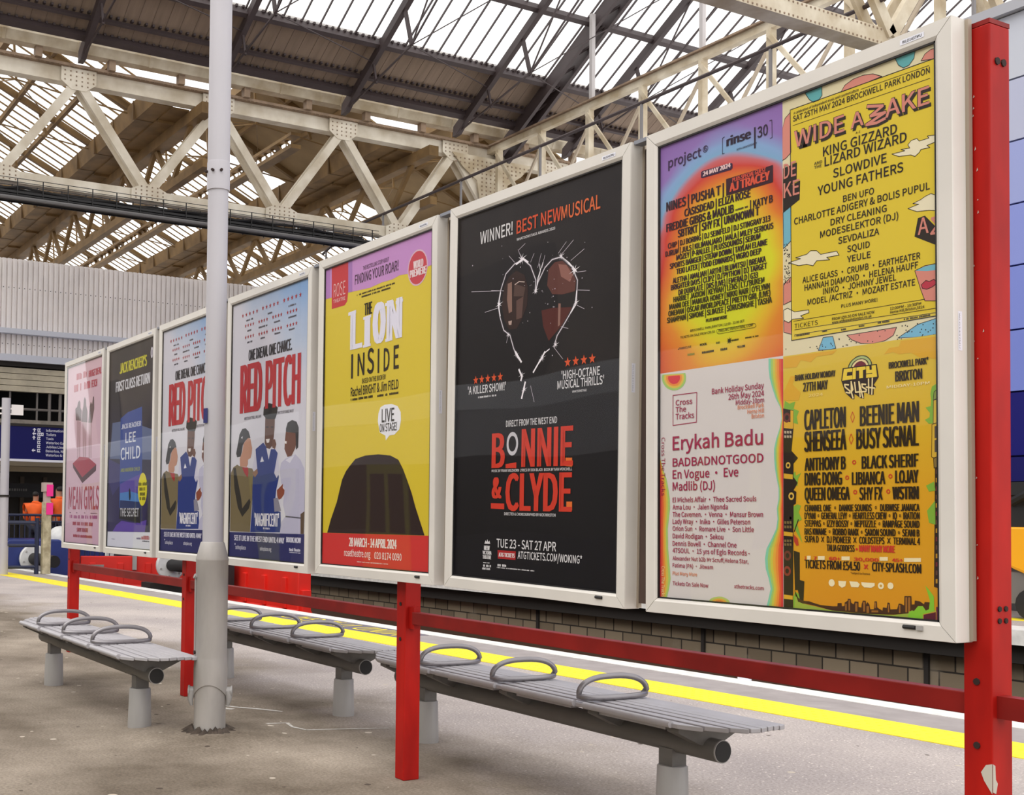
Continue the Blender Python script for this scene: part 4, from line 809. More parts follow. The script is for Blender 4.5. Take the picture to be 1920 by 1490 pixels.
('p','black','spark_heart',3.3,'#f4eef4',(168,154,150,150,154,161,147,151,143,162,145,150,134,155,144,148,126,141,145,146,140,135,147,144,151,134,149,145,160,141,150,147)),
('p','black','spark_heart',3.3,'#f4eef4',(193,482,173,477,178,489,171,478,166,490,168,478,156,482,167,475,147,468,168,473,163,461,170,471,175,460,173,472,184,467,174,474)),
('p','black','spark_heart',3.3,'#f4eef4',(44,374,25,369,29,380,22,370,18,382,20,370,9,374,19,367,0,360,20,365,15,354,22,364,27,353,24,364,36,360,26,367)),
('p','black','spark_heart',3.3,'#f4eef4',(92,113,72,108,76,120,69,109,64,121,66,108,54,113,65,106,45,98,66,103,61,91,68,102,74,90,71,103,83,98,72,105)),
('p','black','spark_heart',3.3,'#f4eef4',(-34,59,-54,54,-49,65,-56,55,-61,66,-59,54,-70,59,-60,52,-78,45,-59,50,-64,38,-57,48,-52,37,-54,49,-43,45,-53,52)),
('p','black','spark_heart',3.3,'#f4eef4',(-18,1,-36,-3,-32,7,-38,-2,-42,8,-40,-3,-50,1,-41,-5,-58,-11,-40,-7,-44,-17,-38,-8,-34,-18,-36,-7,-26,-12,-35,-5)),
('p','black','spark_heart',3.3,'#f4eef4',(-74,141,-90,137,-87,147,-92,138,-96,148,-94,138,-104,141,-95,136,-111,130,-95,134,-98,124,-93,133,-89,123,-91,133,-82,130,-90,135)),
('p','black','spark_heart',3.3,'#f4eef4',(-131,224,-145,220,-142,229,-147,221,-150,230,-148,221,-157,224,-149,219,-163,214,-149,217,-152,209,-147,216,-144,208,-145,217,-137,214,-144,219)),
('p','black','spark_heart',3.3,'#f4eef4',(280,295,263,291,267,300,261,292,257,301,259,291,249,295,258,289,242,283,258,287,255,277,260,286,265,276,263,287,272,283,264,288)),
('p','black','face_print',.5,'#33221f',(-147,449,-101,466,-50,440,-26,388,-30,319,-62,268,-95,236,-142,239,-176,283,-194,342,-181,412)),
('p','black','face_print',.8,'#8a6a5e',(-155.8,422.1,-129.1,425,-124.8,307.9,-145.6,303.6,-158.8,358.6)),
('p','black','face_print',.8,'#55403a',(-111.5,415.2,-42.7,390.7,-53.1,357.4,-116,366.6)),
('p','black','face_print',.8,'#5f4640',(-98.2,346.5,-53.1,357.4,-62.2,275.1,-96.3,272.5)),
('p','black','face_print',.8,'#b49a90',(-148.3,272.1,-125,272.7,-128.1,255.4,-144.4,257.5)),
('p','black','face_print',.5,'#5e3630',(98,437,134,458,181,456,228,422,256,371,253,332,184,330,122,340,91,377)),
('p','black','face_print',.8,'#8d5f56',(155.4,447.4,202,436.1,238.3,393.8,223.8,369.8,172.1,397.9)),
('p','black','face_print',.5,'#52241f',(59,287,123,288,236,276,217,239,166,206,105,166,71,224)),
('p','black','face_print',.8,'#8f6a60',(159,299.8,172.4,297.9,170.2,218.3,157.9,213.2)),
('p','lilac','artwork',.5,'#c58fc9',(-507,768,499,764,497,594,445,592,387,597,312,587,223,595,156,587,62,589,-46,582,-222,591,-261,594,-505,597)),
('p','lilac','artwork',.8,'#a678b8',(-265.7,772.3,-224,772.7,-219.4,590.8,-261,593.1)),
('p','lilac','artwork',.7,'#b57fbf',(-506.6,754.7,-453.6,755.1,-449.2,596.6,-502.1,596.3)),
('p','lilac','artwork',1,'#c63a40',(-437.1,758.7,-265.2,756.2,-261.2,602.1,-270.4,552.4,-296.2,535.9,-431,536.8)),
('p','lilac','speech_bubble',1.4,'#e9e8ee',(41,-62,46,-25,64,2,100,11,165,10,218,-4,245,-33,248,-70,235,-111,192,-133,148,-134,116,-156,112,-133,61,-116)),
('p','lilac','brown_shape',.8,'#2d1d1a',(-448,-592,-412,-525,-352,-439,-300,-328,-261,-287,-228,-265,-169,-231,-73,-218,51,-217,159,-227,229,-249,270,-292,305,-341,345,-401,379,-466,419,-530,455,-588)),
('p','lilac','artwork',1.2,'#cd3430',(-516.8,-593,494.3,-588.8,497.6,-758.2,-519.2,-761.2)),
('p','pitch','player_print',.6,'#77694a',(-401,-206,-360,-218,-257,-228,-187,-235,-118,-243,-106,-288,-152,-331,-180,-413,-192,-490,-203,-599,-491,-600,-492,-253,-458,-221)),
('p','pitch','player_print',.9,'#2b2620',(-457,-225,-421,-224,-398,-282,-337,-400,-318,-464,-219,-407,-202,-426,-224,-464,-316,-513,-382,-458,-436,-347)),
('p','pitch','player_print',.9,'#a3262c',(-331.2,-223.5,-245.9,-227.2,-238.4,-259.5,-249.9,-284.9,-294.9,-258.1)),
('p','pitch','player_print',.8,'#b9876e',(-360,-218,-365,-172,-334,-140,-314,-89,-253,-52,-217,-65,-205,-94,-192,-117,-196,-146,-212,-174,-248,-182,-247,-208,-265,-224)),
('p','pitch','player_print',1,'#2f2d30',(-420,-140,-405,-105,-390,-70,-376,-31,-337,0,-290,3,-245,-19,-217,-58,-253,-57,-294,-74,-325,-95,-340,-137,-354,-160,-403,-164)),
('p','pitch','player_print',1.2,'#d8d4d8',(-351.1,-48.6,-327.4,-42,-334.7,-59.1)),
('p','pitch','player_print',1,'#8f6a50',(-185.8,-260.7,-118.3,-237.1,-106.8,-262.6,-146.6,-287)),
('p','pitch','player_print',.7,'#22357c',(-145,-126,-42,-92,3,-122,62,-134,112,-136,148,-159,148,-238,167,-293,134,-366,117,-476,194,-481,205,-593,-200,-599,-181,-464,-177,-286,-118,-237)),
('p','pitch','player_print',.75,'#c9c6d6',(-186.8,-235.2,-145,-135,-118.3,-237.1,-155.2,-261.4)),
('p','pitch','player_print',.9,'#c9c6d6',(106.7,-267.7,147.9,-159,172.9,-269.2,138.9,-295.9)),
('p','pitch','player_print',1,'#d6d4dc',(0.6,-125.3,61.7,-131,32.2,-191.7)),
('p','pitch','player_print',1,'#e0dfe6',(-56.6,-168.6,-28.9,-199,-79.2,-201.7)),
('p','pitch','player_print',1,'#5d3a2c',(-21,47,105,39,103,-16,95,-65,82,-113,44,-132,4,-126,-24,-96,-22,-28)),
('p','pitch','player_print',1.1,'#1d1a1b',(-48,62,-42,105,-13,123,23,125,96,113,139,92,129,56,110,32,84,31,-3,38)),
('p','pitch','player_print',1.3,'#e6dfdc',(-8.6,-75.1,42.3,-75.8,34.4,-95.8,5.3,-96.3)),
('p','pitch','player_print',1.3,'#251a18',(-8.4,-3.5,25.2,-5.5,25.5,-12.9,-8.1,-11)),
('p','pitch','player_print',1.3,'#251a18',(54.2,-7.2,88.7,-9.2,88.9,-16.6,54.5,-14.6)),
('p','pitch','player_print',1.2,'#6d4838',(74.2,-82.3,109.8,-80.9,129.2,-109.4,111.8,-136.2,75.8,-125.4)),
('p','pitch','player_print',.7,'#b9b6cc',(177,-257,192,-215,246,-193,280,-188,366,-174,426,-205,471,-253,483,-474,446,-512,440,-596,189,-599,206,-536,257,-505,225,-445,238,-355,196,-324)),
('p','pitch','player_print',1,'#55525c',(257.1,-501.9,443.3,-509.2,440.9,-516.2,257.4,-509.7)),
('p','pitch','player_print',.9,'#d5d3e0',(246.5,-201.9,286.9,-191.3,353.4,-178.8,301.3,-218.6)),
('p','pitch','player_print',1,'#6b4030',(236,-90,244,-48,295,-45,376,-56,380,-97,365,-138,320,-180,270,-185,231,-141)),
('p','pitch','player_print',1.1,'#231d1d',(246,-30,266,1,320,12,374,-1,400,-33,397,-139,372,-150,363,-61,246,-47)),
('p','pitch','player_print',1.3,'#e6dfdc',(233.1,-96,259.2,-100.3,254.3,-113.8,235,-109.4)),
('p','pitch','player_print',1.2,'#8a4630',(144,-363,180,-348,221,-328,216,-349,241,-364,236,-385,199,-409,171,-415,150,-396)),
('p','pitch','player_print',.9,'#8b8794',(103.4,-408.4,156.8,-402.6,201.2,-475.2,117.4,-481.7)),
('p','pitch','player_print',.8,'#5a4630',(436.2,-491.7,480.8,-476.9,478.4,-595.9,439.7,-595.5)),
('p','pitch','player_print',1.4,'#28285f',(-524.2,-604.3,510.3,-596.3,509.4,-762.5,-517.4,-762.9)),
('p','navy','artwork',.3,'#2a2352',(-518,-186,-385,-354,-217,-261,-53,-212,493,-226,490,-338,360,-527,514,-626,-490,-635)),
('p','navy','artwork',.5,'#5a3fa0',(-368.4,-632.1,-284.1,-584.8,-158.3,-549.9,168.5,-566.7,397.9,-539.1,364.7,-625.4)),
('p','navy','artwork',.4,'#332f6a',(-524.4,-74.6,-225.2,-126.4,-195.3,-275.2,-384.6,-360.5,-479.7,-255.9)),
('p','navy','artwork',.35,'#5a678c',(-417.9,197.7,-75.7,195.5,485.8,95.2,487.6,-118.2,-468.2,-75.6)),
('p','navy','artwork',.6,'#2f4a94',(-223.9,218.9,-58.4,254.2,259.7,272.9,284,-110.6,-219,-85.1)),
('p','navy','book_print',.6,'#2c4590',(-219,-86.2,283,-92.4,276.4,-399.4,269.9,-565.7,-218.5,-533.6)),
('p','navy','book_print',.8,'#5a4aa0',(-208,-275,-9.7,-245.8,273.8,-207.3,275.4,-309.8,98.3,-372.1,-203.3,-355.7)),
('p','navy','book_print',.8,'#4a7fc0',(-204.1,-342.2,35.8,-332.1,274.3,-361,271.4,-450.6,-206.4,-449.7)),
('p','navy','book_print',.9,'#1c2e60',(-201,-396,273.2,-412.2,271.7,-457,-206.4,-449.7)),
('p','navy','book_print',1,'#17151c',(-214.7,-453,267.9,-457,265.9,-564.4,-218.5,-533.6)),
('p','navy','book_print',1.2,'#10121c',(3,-371,-1,-325,14,-306,35,-326,46,-372,33,-398,15,-398)),
('p','navy','artwork',1,'#d6d7e6',(-490.3,-635.4,522.8,-625.3,530.5,-774.3,-492.7,-780.2)),
('p','pink','figure_print',1,'#5a4048',(-233,281,-254,380,-201,392,-177,427,-139,443,-112,422,-103,377,-68,352,-75,267)),
('p','pink','figure_print',1,'#5a4048',(-69,259,-49,343,-19,386,-9,437,14,459,49,432,58,387,99,333,100,243)),
('p','pink','figure_print',1,'#5a4048',(130,239,149,329,159,372,188,407,224,382,245,439,269,444,283,342,230,233)),
('p','pink','figure_print',1,'#b08c98',(-206,277,-87,260,-88,-42,-114,-41,-136,132,-140,-40,-166,-39)),
('p','pink','figure_print',1,'#b08c98',(-44,267,85,250,78,-47,52,-46,30,124,27,-46,2,-45)),
('p','pink','figure_print',1,'#b08c98',(134,256,224,241,235,-53,210,-52,189,116,185,-51,160,-50)),
('p','pink','book_print',1,'#4a2230',(-300,-81,-105,-31,150,-47,369,-109,365,-158,-7,-252,-284,-119)),
('p','pink','book_print',1.3,'#a32a44',(-300.3,-80.8,-105.2,-30.9,150.4,-47.4,369,-108.7,-10.3,-204.3)),
('c','gradient','artwork',3,'#3a2748',-297.7,688.9,11,9,1,24),
('l','gradient','artwork',3,'#2b1e33',.95,(-218.4,705.1,-226.6,702.4,-226.7,652.9,-218.5,653.2)),
('l','gradient','artwork',3,'#2b1e33',.91,(-41.8,703.5,-33.6,703.5,-32.2,650.3,-39.7,649.4)),
('m','gradient','small_print',3,'#33202a',-174.2,460.9,-125.2,5.6),
('l','gradient','artwork',3,'#3a3416',.63,(-252,101.3,-248.7,92,-242.1,88.6,-100.4,88.9,-94.3,92.9,-97.3,99.4,-103.5,101.5,-242.1,102.4,-248.7,103.4)),
('m','gradient','small_print',3,'#2b2a14',-136.7,59.7,-85.8,4.3),
('m','gradient','small_print',3,'#2b2a14',-235.3,34.4,-205.1,7.4),
('m','gradient','small_print',3,'#2b2a14',-312.6,34.6,-263,6.7),
('m','gradient','small_print',3,'#2b2a14',-190.2,58.2,-162.3,5.6),
('c','gradient','artwork',3,'#2b2a14',-415.2,61.7,2,0,1,24),
('m','gradient','small_print',3,'#6a6a20',-253.8,58.1,-238.1,6.6),
('m','gradient','small_print',3,'#8a8a30',-374.8,35.3,-344.7,6.8),
('l','yellow','artwork',2,'#2a2320',1.19,(34.2,713.2,495.8,708.4,499.8,282,494,35.5,36.8,31.3,34.2,713.2)),
('l','yellow','artwork',1.3,'#2a2320',.88,(85.8,748.1,144.8,749.1,145.4,721.6,134.4,710.5,115,710.7,101.1,723.8,85.8,748.1)),
('l','yellow','artwork',1.3,'#2a2320',.85,(208.6,710.2,221.8,725.9,248,734.4,280.1,735,311.6,728.5,339.5,712.6,286.3,710.6,208.6,710.2)),
('l','yellow','artwork',1.3,'#2a2320',.82,(378.2,751.6,439.9,751.8,435.6,729.1,420.9,715.3,404.3,713.9,390,725.8,378.2,751.6)),
('l','yellow','artwork',1.3,'#2a2320',.8,(455.9,715.2,467.5,729.8,484.7,736,500.5,733.1,500.3,706.8,455.9,715.2)),
('l','yellow','artwork',1.3,'#2a2320',.9,(4.9,666.8,15.2,693.8,34.2,706,36.6,586.2,17,573.6,4.6,570.9,4.9,666.8)),
('l','yellow','artwork',1.3,'#2a2320',.9,(7,414.8,36.1,431.9,35.7,325.3,8.1,307.2,7,414.8)),
('l','yellow','artwork',1.3,'#2a2320',.89,(7.8,200.1,35.3,219,36.5,147.9,7.6,140.7,7.8,200.1)),
('l','yellow','artwork',1.3,'#2a2320',.89,(8.1,92,34.9,97,36.2,49.7,8.8,59.3,8.1,92)),
('l','yellow','artwork',1.3,'#2a2320',.86,(129.8,-8.9,146.3,25.6,178.6,24.7,188.4,-10.5,171.7,-11.8,129.8,-8.9)),
('l','yellow','artwork',1.3,'#2a2320',.84,(224.7,21.4,379.3,22,369.6,1.9,344.1,-9.3,307.1,-14.4,269.5,-6.8,240.8,6.4,224.7,21.4)),
('l','yellow','artwork',1.3,'#2a2320',.8,(383.3,-6.9,442.2,21.1,495.1,29.2,500.9,-13.2,439,-13.3,383.3,-6.9)),
('d','yellow','artwork',.2,'#2a2320',1.9,(463.8,3.6,126.2,-2.8,424.4,3.8,380.4,0,321.8,19.6,471,-2.8,448.1,-0.7,199.3,14.7,395.8,23.3,454,-11.2,381.7,-10.5,484.7,5.6,226.6,-6.2,328.6,4.7,212.2,-7.9,144.3,-10.5,144.1,.9,135.2,3.2,456.5,18,407.3,10.3,124.4,2.9,455.7,-8.3,411.3,20.3,344.8,17.6,154.4,-2.8,486.8,-12.4,485.9,16,387.1,-7.3,415.9,6.3,452.3,6.5,440.5,22.9,15.9,8.9,238.4,2.4,171.9,6,232.7,8.7,101.3,3.3,291.1,-3.3,264.3,16.5,142.5,5.4,199.8,12.7,493.4,19.7,177.5,-2.2,254.7,-3.4,173.6,2.7,405.6,23.3,222.7,-5.4,477.5,.5,411.9,4,306.4,-7,393.3,-11.5,23.5,228.3,22.3,218.1,15.6,207.5,17.9,247.1,28.2,232.5,16.1,292.4,16.2,244,30.2,208.5,17.9,271.3,26.7,283.8,18.3,318.4,13.3,255.1,24,244.1,16.9,204.5,22.7,300.1,10.7,202.8,30,206,22.2,281.2,11.4,289.9,13.9,207.8,28.1,223.5,12.7,292,15.5,205.1,12.7,224.8,23.7,252.3,29.7,285.8,20.6,300.3,11.6,317.5,16.2,305.6,10.5,200.5,15.4,212.1,24.1,229.9,23,203.2,27.8,230.7,21.1,235,24.6,251.5,20.1,300.8,27.2,259.3,11,301,27.9,286.9,17.6,237.1,27.6,278.2,17.6,268.6,9.9,214.8,9.6,204.6,12.8,302,27.1,218.2,14.3,253.3,19.4,232.3,13.2,220.4,30.3,231.8,28.6,204.1,17.3,217,26.9,246.9,11.6,245.8,28.7,280.8,22.9,210,22.2,314.6,22.8,287.9,27.4,237.7)),
('l','yellow','artwork',3,'#2a2320',.7,(273.5,697.9,478.7,695.2)),
('l','yellow','artwork',3,'#2a2320',.74,(44.1,663.7,481.3,660.4)),
('l','yellow','artwork',3.2,'#2a2320',5.55,(300.4,637.5,346.9,624.9,309.6,608.1,354.1,604.6,297,587.4,328.2,583.8,354,588.2)),
('l','yellow','artwork',3.4,'#2a2320',6.12,(295.4,643.5,342,630.8,304.7,614,349.3,610.5,292,593.3,323.2,589.7,349.2,594.1)),
('l','yellow','artwork',3.8,'#d18577',3.89,(295.4,643.5,342,630.8,304.7,614,349.3,610.5,292,593.3,323.2,589.7,349.2,594.1)),
('l','yellow','artwork',3,'#2a2320',.73,(44.2,86.8,462.7,83.8)),
('l','yellow','artwork',3,'#2a2320',.73,(47.7,61,491.9,55.6)),
('l','yellow','artwork',3,'#2a2320',.73,(47.6,46.4,491.8,44.2)),
('m','yellow','small_print',3,'#2a2320',47.6,40.5,100.4,5.3),
('m','yellow','small_print',3,'#2a2320',143,40.9,159.9,5.1),
('m','yellow','small_print',3,'#2a2320',206.5,36.8,222.2,5.1),
('m','yellow','small_print',3,'#2a2320',263.4,38.3,281.1,5),
('m','yellow','small_print',3,'#2a2320',323,39.2,358.4,4.9),
('m','yellow','small_print',3,'#2a2320',401.4,37.6,479.4,4.8),
('l','yellow','artwork',3,'#2a2320',.81,(368.6,491.3,407.5,489.4,395.7,496.4,422.2,492.8,416.4,503,426.5,512,442.8,512.7,449.7,503.9,477.3,504,472.7,510.6,498.2,506.5,498.1,489.2,471.4,486.1,479.9,478.5,454.2,480.3,449.5,473.6,436.7,466.4,425,473.8,389.6,479.1,368.6,491.3)),
('l','yellow','artwork',3,'#2a2320',.8,(415.2,332.8,447.3,337.1,430,342.7,453.2,347.9,464.7,353.1,481.8,356.9,498.7,347.6,498.4,308.4,475.8,314.6,441.4,318.8,415.2,332.8)),
('l','yellow','artwork',3,'#2a2320',.89,(26.8,261.9,69.8,265.5,52,271.9,90.9,274.3,104.9,282,125.6,277.9,139.2,264.8,193.1,263.4,200.9,250.5,159.5,252.3,169.6,243.5,125.5,249,113,236.9,90.8,245.2,62.6,246.4,26.8,261.9)),
('l','yellow','artwork',3,'#2a2320',.89,(8.2,124.6,22.8,128.3,47.9,113.8,97.2,112.1,98.6,103.8,69.1,98.9,79.7,90.4,40.7,93.2,26.2,85.2,8.9,94.9,8.2,124.6)),
('l','yellow','artwork',3,'#d18577',3.39,(500.5,292.3,484.1,290.7,500.3,271.4,482.1,251.8,500.1,250.6)),
('l','yellow','artwork',3.2,'#2a2320',.79,(434.5,163.6,463.4,171.5,500.6,171.3,499.9,73.6,462.7,79.6,450.3,113.2,434.5,163.6)),
('l','yellow','artwork',3.8,'#2a2320',.79,(452.7,123.3,465.9,132.6,475.5,127.8,488.6,131.8,499.7,120.4,482.8,111.9,468.6,109,456.1,113.3,452.7,123.3)),
('l','white','artwork',2,'#9c2348',1.32,(-439.3,-87,-334.7,-86.7,-336.4,-181.5,-439.3,-185.5,-439.3,-87)),
('c','orange','artwork',3,'#c8382a',246.6,-332.7,6.1,3.3,1,24),
('c','orange','artwork',3,'#c8382a',223.9,-374.6,6.1,3.3,1,24),
('c','orange','artwork',3,'#c8382a',358.7,-374.6,5.9,3.2,1,24),
('c','orange','artwork',3,'#c8382a',249.4,-415,6.1,3.3,1,24),
('c','orange','artwork',3,'#c8382a',351.8,-415.1,5.9,3.2,1,24),
('c','orange','artwork',3,'#c8382a',253.6,-571.7,3.3,.5,1,24),
('l','orange','artwork',3,'#c8382a',.83,(242.3,-193.4,248.6,-208.3,242.1,-222.3,235.8,-207.4,242.3,-193.4)),
('l','orange','artwork',3,'#c8382a',.83,(237.4,-253.6,243.8,-268.4,237.3,-282.4,230.9,-267.6,237.4,-253.6)),
('l','orange','artwork',2.6,'#ead59a',2.03,(230,-117.6,217.5,-115.1,218.9,-122.5,234.1,-134.7,234.1,-140.6,221.6,-137.7)),
('l','orange','artwork',2.6,'#ead59a',2.03,(238.4,-108.8,238.9,-138.7,244.3,-155.8)),
('l','orange','artwork',2.6,'#ead59a',2.03,(239,-112.5,243.8,-132,238.2,-138.6)),
('l','orange','artwork',2.6,'#ead59a',2.02,(249.4,-112.3,252.7,-139.9,285.9,-140.6)),
('l','orange','artwork',2.6,'#ead59a',2.01,(263.1,-111.3,266.9,-154.2)),
('l','orange','artwork',2.6,'#ead59a',2.01,(264.4,-115,275.7,-157.4)),
('l','orange','artwork',2.6,'#ead59a',2,(284.7,-121.7,272.5,-119.3,273.8,-127.7,286.6,-136,284.6,-141.7)),
('l','orange','artwork',2.6,'#ead59a',2,(293.5,-107.3,293.9,-147.2)),
('l','orange','artwork',2.6,'#ead59a',1.99,(305.5,-106.2,303.3,-150.4)),
('l','orange','artwork',2.6,'#ead59a',2,(286,-128.9,312.7,-134.4)),
('c','orange','artwork',1.3,'#6d3028',19.1,-193.1,14.6,0,.9,24),
('c','orange','artwork',1.5,'#2a1d14',19.1,-193.1,7.3,0,.9,24),
('c','orange','artwork',1.3,'#d8b04a',22.8,-333,9.4,0,.9,24),
('c','orange','artwork',1.5,'#2a1d14',22.8,-333,4.7,0,.9,24),
('c','orange','artwork',1.3,'#d8b04a',34.1,-423.2,11.1,0,.9,24),
('c','orange','artwork',1.5,'#2a1d14',34.1,-423.2,5.6,0,.9,24),
('c','orange','artwork',1.3,'#6d3028',19.8,-596.2,14.5,0,.9,24),
('c','orange','artwork',1.5,'#2a1d14',19.8,-596.2,7.3,0,.9,24),
('c','orange','artwork',1.3,'#8a3428',18.6,-641.1,14.5,0,.9,24),
('c','orange','artwork',1.5,'#2a1d14',18.6,-641.1,7.3,0,.9,24),
('c','orange','artwork',1.3,'#8a3428',18.5,-690.2,14.5,0,.9,24),
('c','orange','artwork',1.5,'#2a1d14',18.5,-690.2,7.3,0,.9,24),
('l','orange','artwork',1.2,'#2a1d14',1.7,(44.2,-525.4,58.8,-491.4)),
('l','orange','artwork',1.8,'#2e2210',.72,(486.4,-160.3,501,-152.1,501.3,-176.1,484.2,-181.8,486.4,-160.3)),
('l','orange','artwork',1.8,'#2e2210',.72,(484.7,-181.9,501.8,-178.6,501.9,-238.5,483.7,-243.2,484.7,-181.9)),
('l','orange','artwork',1.8,'#2e2210',.72,(480,-244.2,502.4,-239.7,501.7,-325.8,485.1,-331,478.3,-328.3,480,-244.2)),
('l','orange','artwork',1.8,'#2e2210',.72,(483.8,-332.2,501.7,-325.8,501.5,-353.2,484.9,-357.4,483.8,-332.2)),
('l','orange','artwork',2.8,'#c9962e',.79,(452.2,-735.3,488.3,-725.7,488.1,-750.3,452.1,-750.6,452.2,-735.3)),
('c','orange','artwork',2,'#efe2b8',171.8,-667.8,10.1,0,1,24),
('c','orange','artwork',2,'#efe2b8',327.9,-668,9.1,0,1,24),
('c','orange','artwork',2,'#efe2b8',356.9,-666.5,9,0,1,24),
('c','orange','artwork',2.4,'#c99a40',327.9,-668,3.7,0,1,24),
('m','black','small_print',3,'#d9d6d8',-343.6,-18.4,-219.7,7.3),
('c','black','artwork',2.5,'#c9c6cc',-108.7,-212.7,46.3,30.8,.8,24),
('l','black','artwork',3.5,'#141012',1.79,(-239.3,-308.5,251.8,-314.2)),
('m','black','small_print',3,'#d9d6d8',-289.7,-687.6,-246.9,3.6),
('m','black','small_print',3,'#d9d6d8',-295.4,-702.4,-236.8,8.7),
('m','black','small_print',3,'#d9d6d8',-295.1,-713.9,-236.5,8.6),
('m','black','small_print',3,'#d9d6d8',-198.6,-695.6,-135.1,9.2),
('m','black','small_print',3,'#d9d6d8',-198.4,-702.7,40.4,4.2),
('s','black','star_rating',3,'#d8552e',5,-383.7,56.7,-174.1,18.7),
('s','black','star_rating',3,'#d8552e',4,195.2,75,375.3,19.1),
('l','black','spark_heart',1.2,'#2c282c',7.58,(19,360.7,22.2,408.2,-11.3,468.8,-56.8,500.9,-113.6,493.1,-168.6,463.3,-202.5,400.7,-217.7,345.5,-201.9,293.2,-176.7,240.1,-135.1,215.4,-110.6,161.9,-86.6,124.4,-60,102.9)),
('l','black','spark_heart',1.2,'#2c282c',7.58,(19,360.7,36.6,399.1,76.4,447.2,118.3,470.5,170.4,471.5,232.6,424.4,265.8,369.8,261.5,298.5,231.5,256.8,186.8,211,154.6,180.2,136.8,140.8)),
('l','black','spark_heart',1.6,'#575057',4.13,(19,360.7,22.2,408.2,-11.3,468.8,-56.8,500.9,-113.6,493.1,-168.6,463.3,-202.5,400.7,-217.7,345.5,-201.9,293.2,-176.7,240.1,-135.1,215.4,-110.6,161.9,-86.6,124.4,-60,102.9)),
('l','black','spark_heart',1.6,'#575057',4.13,(19,360.7,36.6,399.1,76.4,447.2,118.3,470.5,170.4,471.5,232.6,424.4,265.8,369.8,261.5,298.5,231.5,256.8,186.8,211,154.6,180.2,136.8,140.8)),
('l','black','spark_heart',2.2,'#a59da6',2.41,(19,360.7,22.2,408.2,-11.3,468.8,-56.8,500.9,-113.6,493.1,-168.6,463.3,-202.5,400.7,-217.7,345.5,-201.9,293.2,-176.7,240.1,-135.1,215.4,-110.6,161.9,-86.6,124.4,-60,102.9)),
('l','black','spark_heart',2.2,'#a59da6',2.41,(19,360.7,36.6,399.1,76.4,447.2,118.3,470.5,170.4,471.5,232.6,424.4,265.8,369.8,261.5,298.5,231.5,256.8,186.8,211,154.6,180.2,136.8,140.8)),
('l','black','spark_heart',3,'#f4eef4',1.1,(19,360.7,22.2,408.2,-11.3,468.8,-56.8,500.9,-113.6,493.1,-168.6,463.3,-202.5,400.7,-217.7,345.5,-201.9,293.2,-176.7,240.1,-135.1,215.4,-110.6,161.9,-86.6,124.4,-60,102.9)),
('l','black','spark_heart',3,'#f4eef4',1.1,(19,360.7,36.6,399.1,76.4,447.2,118.3,470.5,170.4,471.5,232.6,424.4,265.8,369.8,261.5,298.5,231.5,256.8,186.8,211,154.6,180.2,136.8,140.8)),
('l','black','spark_heart',3,'#f4eef4',4.24,(-102,491.1,-56.8,503,-28.4,485.5)),
('l','black','spark_heart',3,'#f4eef4',3.24,(-202.3,393.5,-215.3,345.2,-202.1,300.4)),
('l','black','spark_heart',3,'#f4eef4',3.01,(170.4,471.5,217.1,440.2,258.1,403.7)),
('l','black','spark_heart',3,'#f4eef4',2.95,(262.7,331,256,279.6,231.5,256.8)),
('l','black','spark_heart',3,'#f4eef4',3.39,(84.3,127.5,58.2,99.7,15.8,55.9)),
('l','black','spark_heart',3,'#f4eef4',2.02,(110.7,134.9,84.4,124.1,53,90)),
('l','black','spark_heart',3,'#f4eef4',4.22,(-98.7,146.6,-60,102.9)),
('l','black','spark_heart',3,'#f4eef4',4.19,(-74,74.3,-54,44.7,-60.4,31.4)),
('l','black','spark_heart',3,'#f4eef4',4.16,(-33.2,22.2,-54,-38.6)),
('l','black','spark_heart',3,'#f4eef4',1.72,(24.5,359.8,34.1,413.2,65.1,469.5)),
('l','black','spark_heart',3,'#f4eef4',1.38,(19,360.7,49.7,438,43.6,466.4)),
('l','black','spark_heart',3,'#cfc4d0',.84,(170.2,478.2,240.4,521.7)),
('l','black','spark_heart',3,'#cfc4d0',.84,(154.5,487.7,199.9,522.7)),
('l','black','spark_heart',3,'#cfc4d0',.83,(227,448.4,300.8,477.9)),
('l','black','spark_heart',3,'#cfc4d0',.82,(263.1,399.6,312.4,396.1)),
('l','black','spark_heart',3,'#cfc4d0',.88,(-68.2,506.3,-92,545.6)),
('l','black','spark_heart',3,'#cfc4d0',.88,(-86.3,544.5,-47.1,561.8)),
('l','black','spark_heart',3,'#cfc4d0',.86,(33,454.5,53.4,505.6)),
('l','black','spark_heart',3,'#cfc4d0',.86,(60.2,449.9,75.2,495)),
('l','black','spark_heart',3,'#cfc4d0',.87,(-11.6,482.7,9.7,513.4)),
('l','black','spark_heart',3,'#cfc4d0',.9,(-215,334.4,-306.1,328.7)),
('l','black','spark_heart',3,'#cfc4d0',.9,(-204.8,401.1,-403.4,427.1)),
('l','black','spark_heart',3,'#cfc4d0',.9,(-181,397.5,-265.4,411.6)),
('l','black','spark_heart',3,'#cfc4d0',.82,(269.6,333.2,333.4,322.3)),
('l','black','spark_heart',3,'#cfc4d0',.83,(176.6,210.9,217.7,199.3)),
('l','black','spark_heart',3,'#cfc4d0',.84,(136.8,138.8,189.7,90)),
('l','black','spark_heart',3,'#cfc4d0',.82,(265.9,278.3,305.7,259.8)),
('l','black','spark_heart',3,'#cfc4d0',.89,(-113.7,500.2,-149.4,531.1)),
('l','black','spark_heart',3,'#cfc4d0',.89,(-146.7,215.3,-157.7,188.2)),
('l','black','spark_heart',3,'#cfc4d0',.86,(.5,5.7,24.1,-57.7)),
('c','black','spark_heart',3,'#cfc4d0',-74.8,474.6,2.5,0,1,6),
('c','black','spark_heart',3,'#cfc4d0',204.7,463.5,2.2,0,1,6),
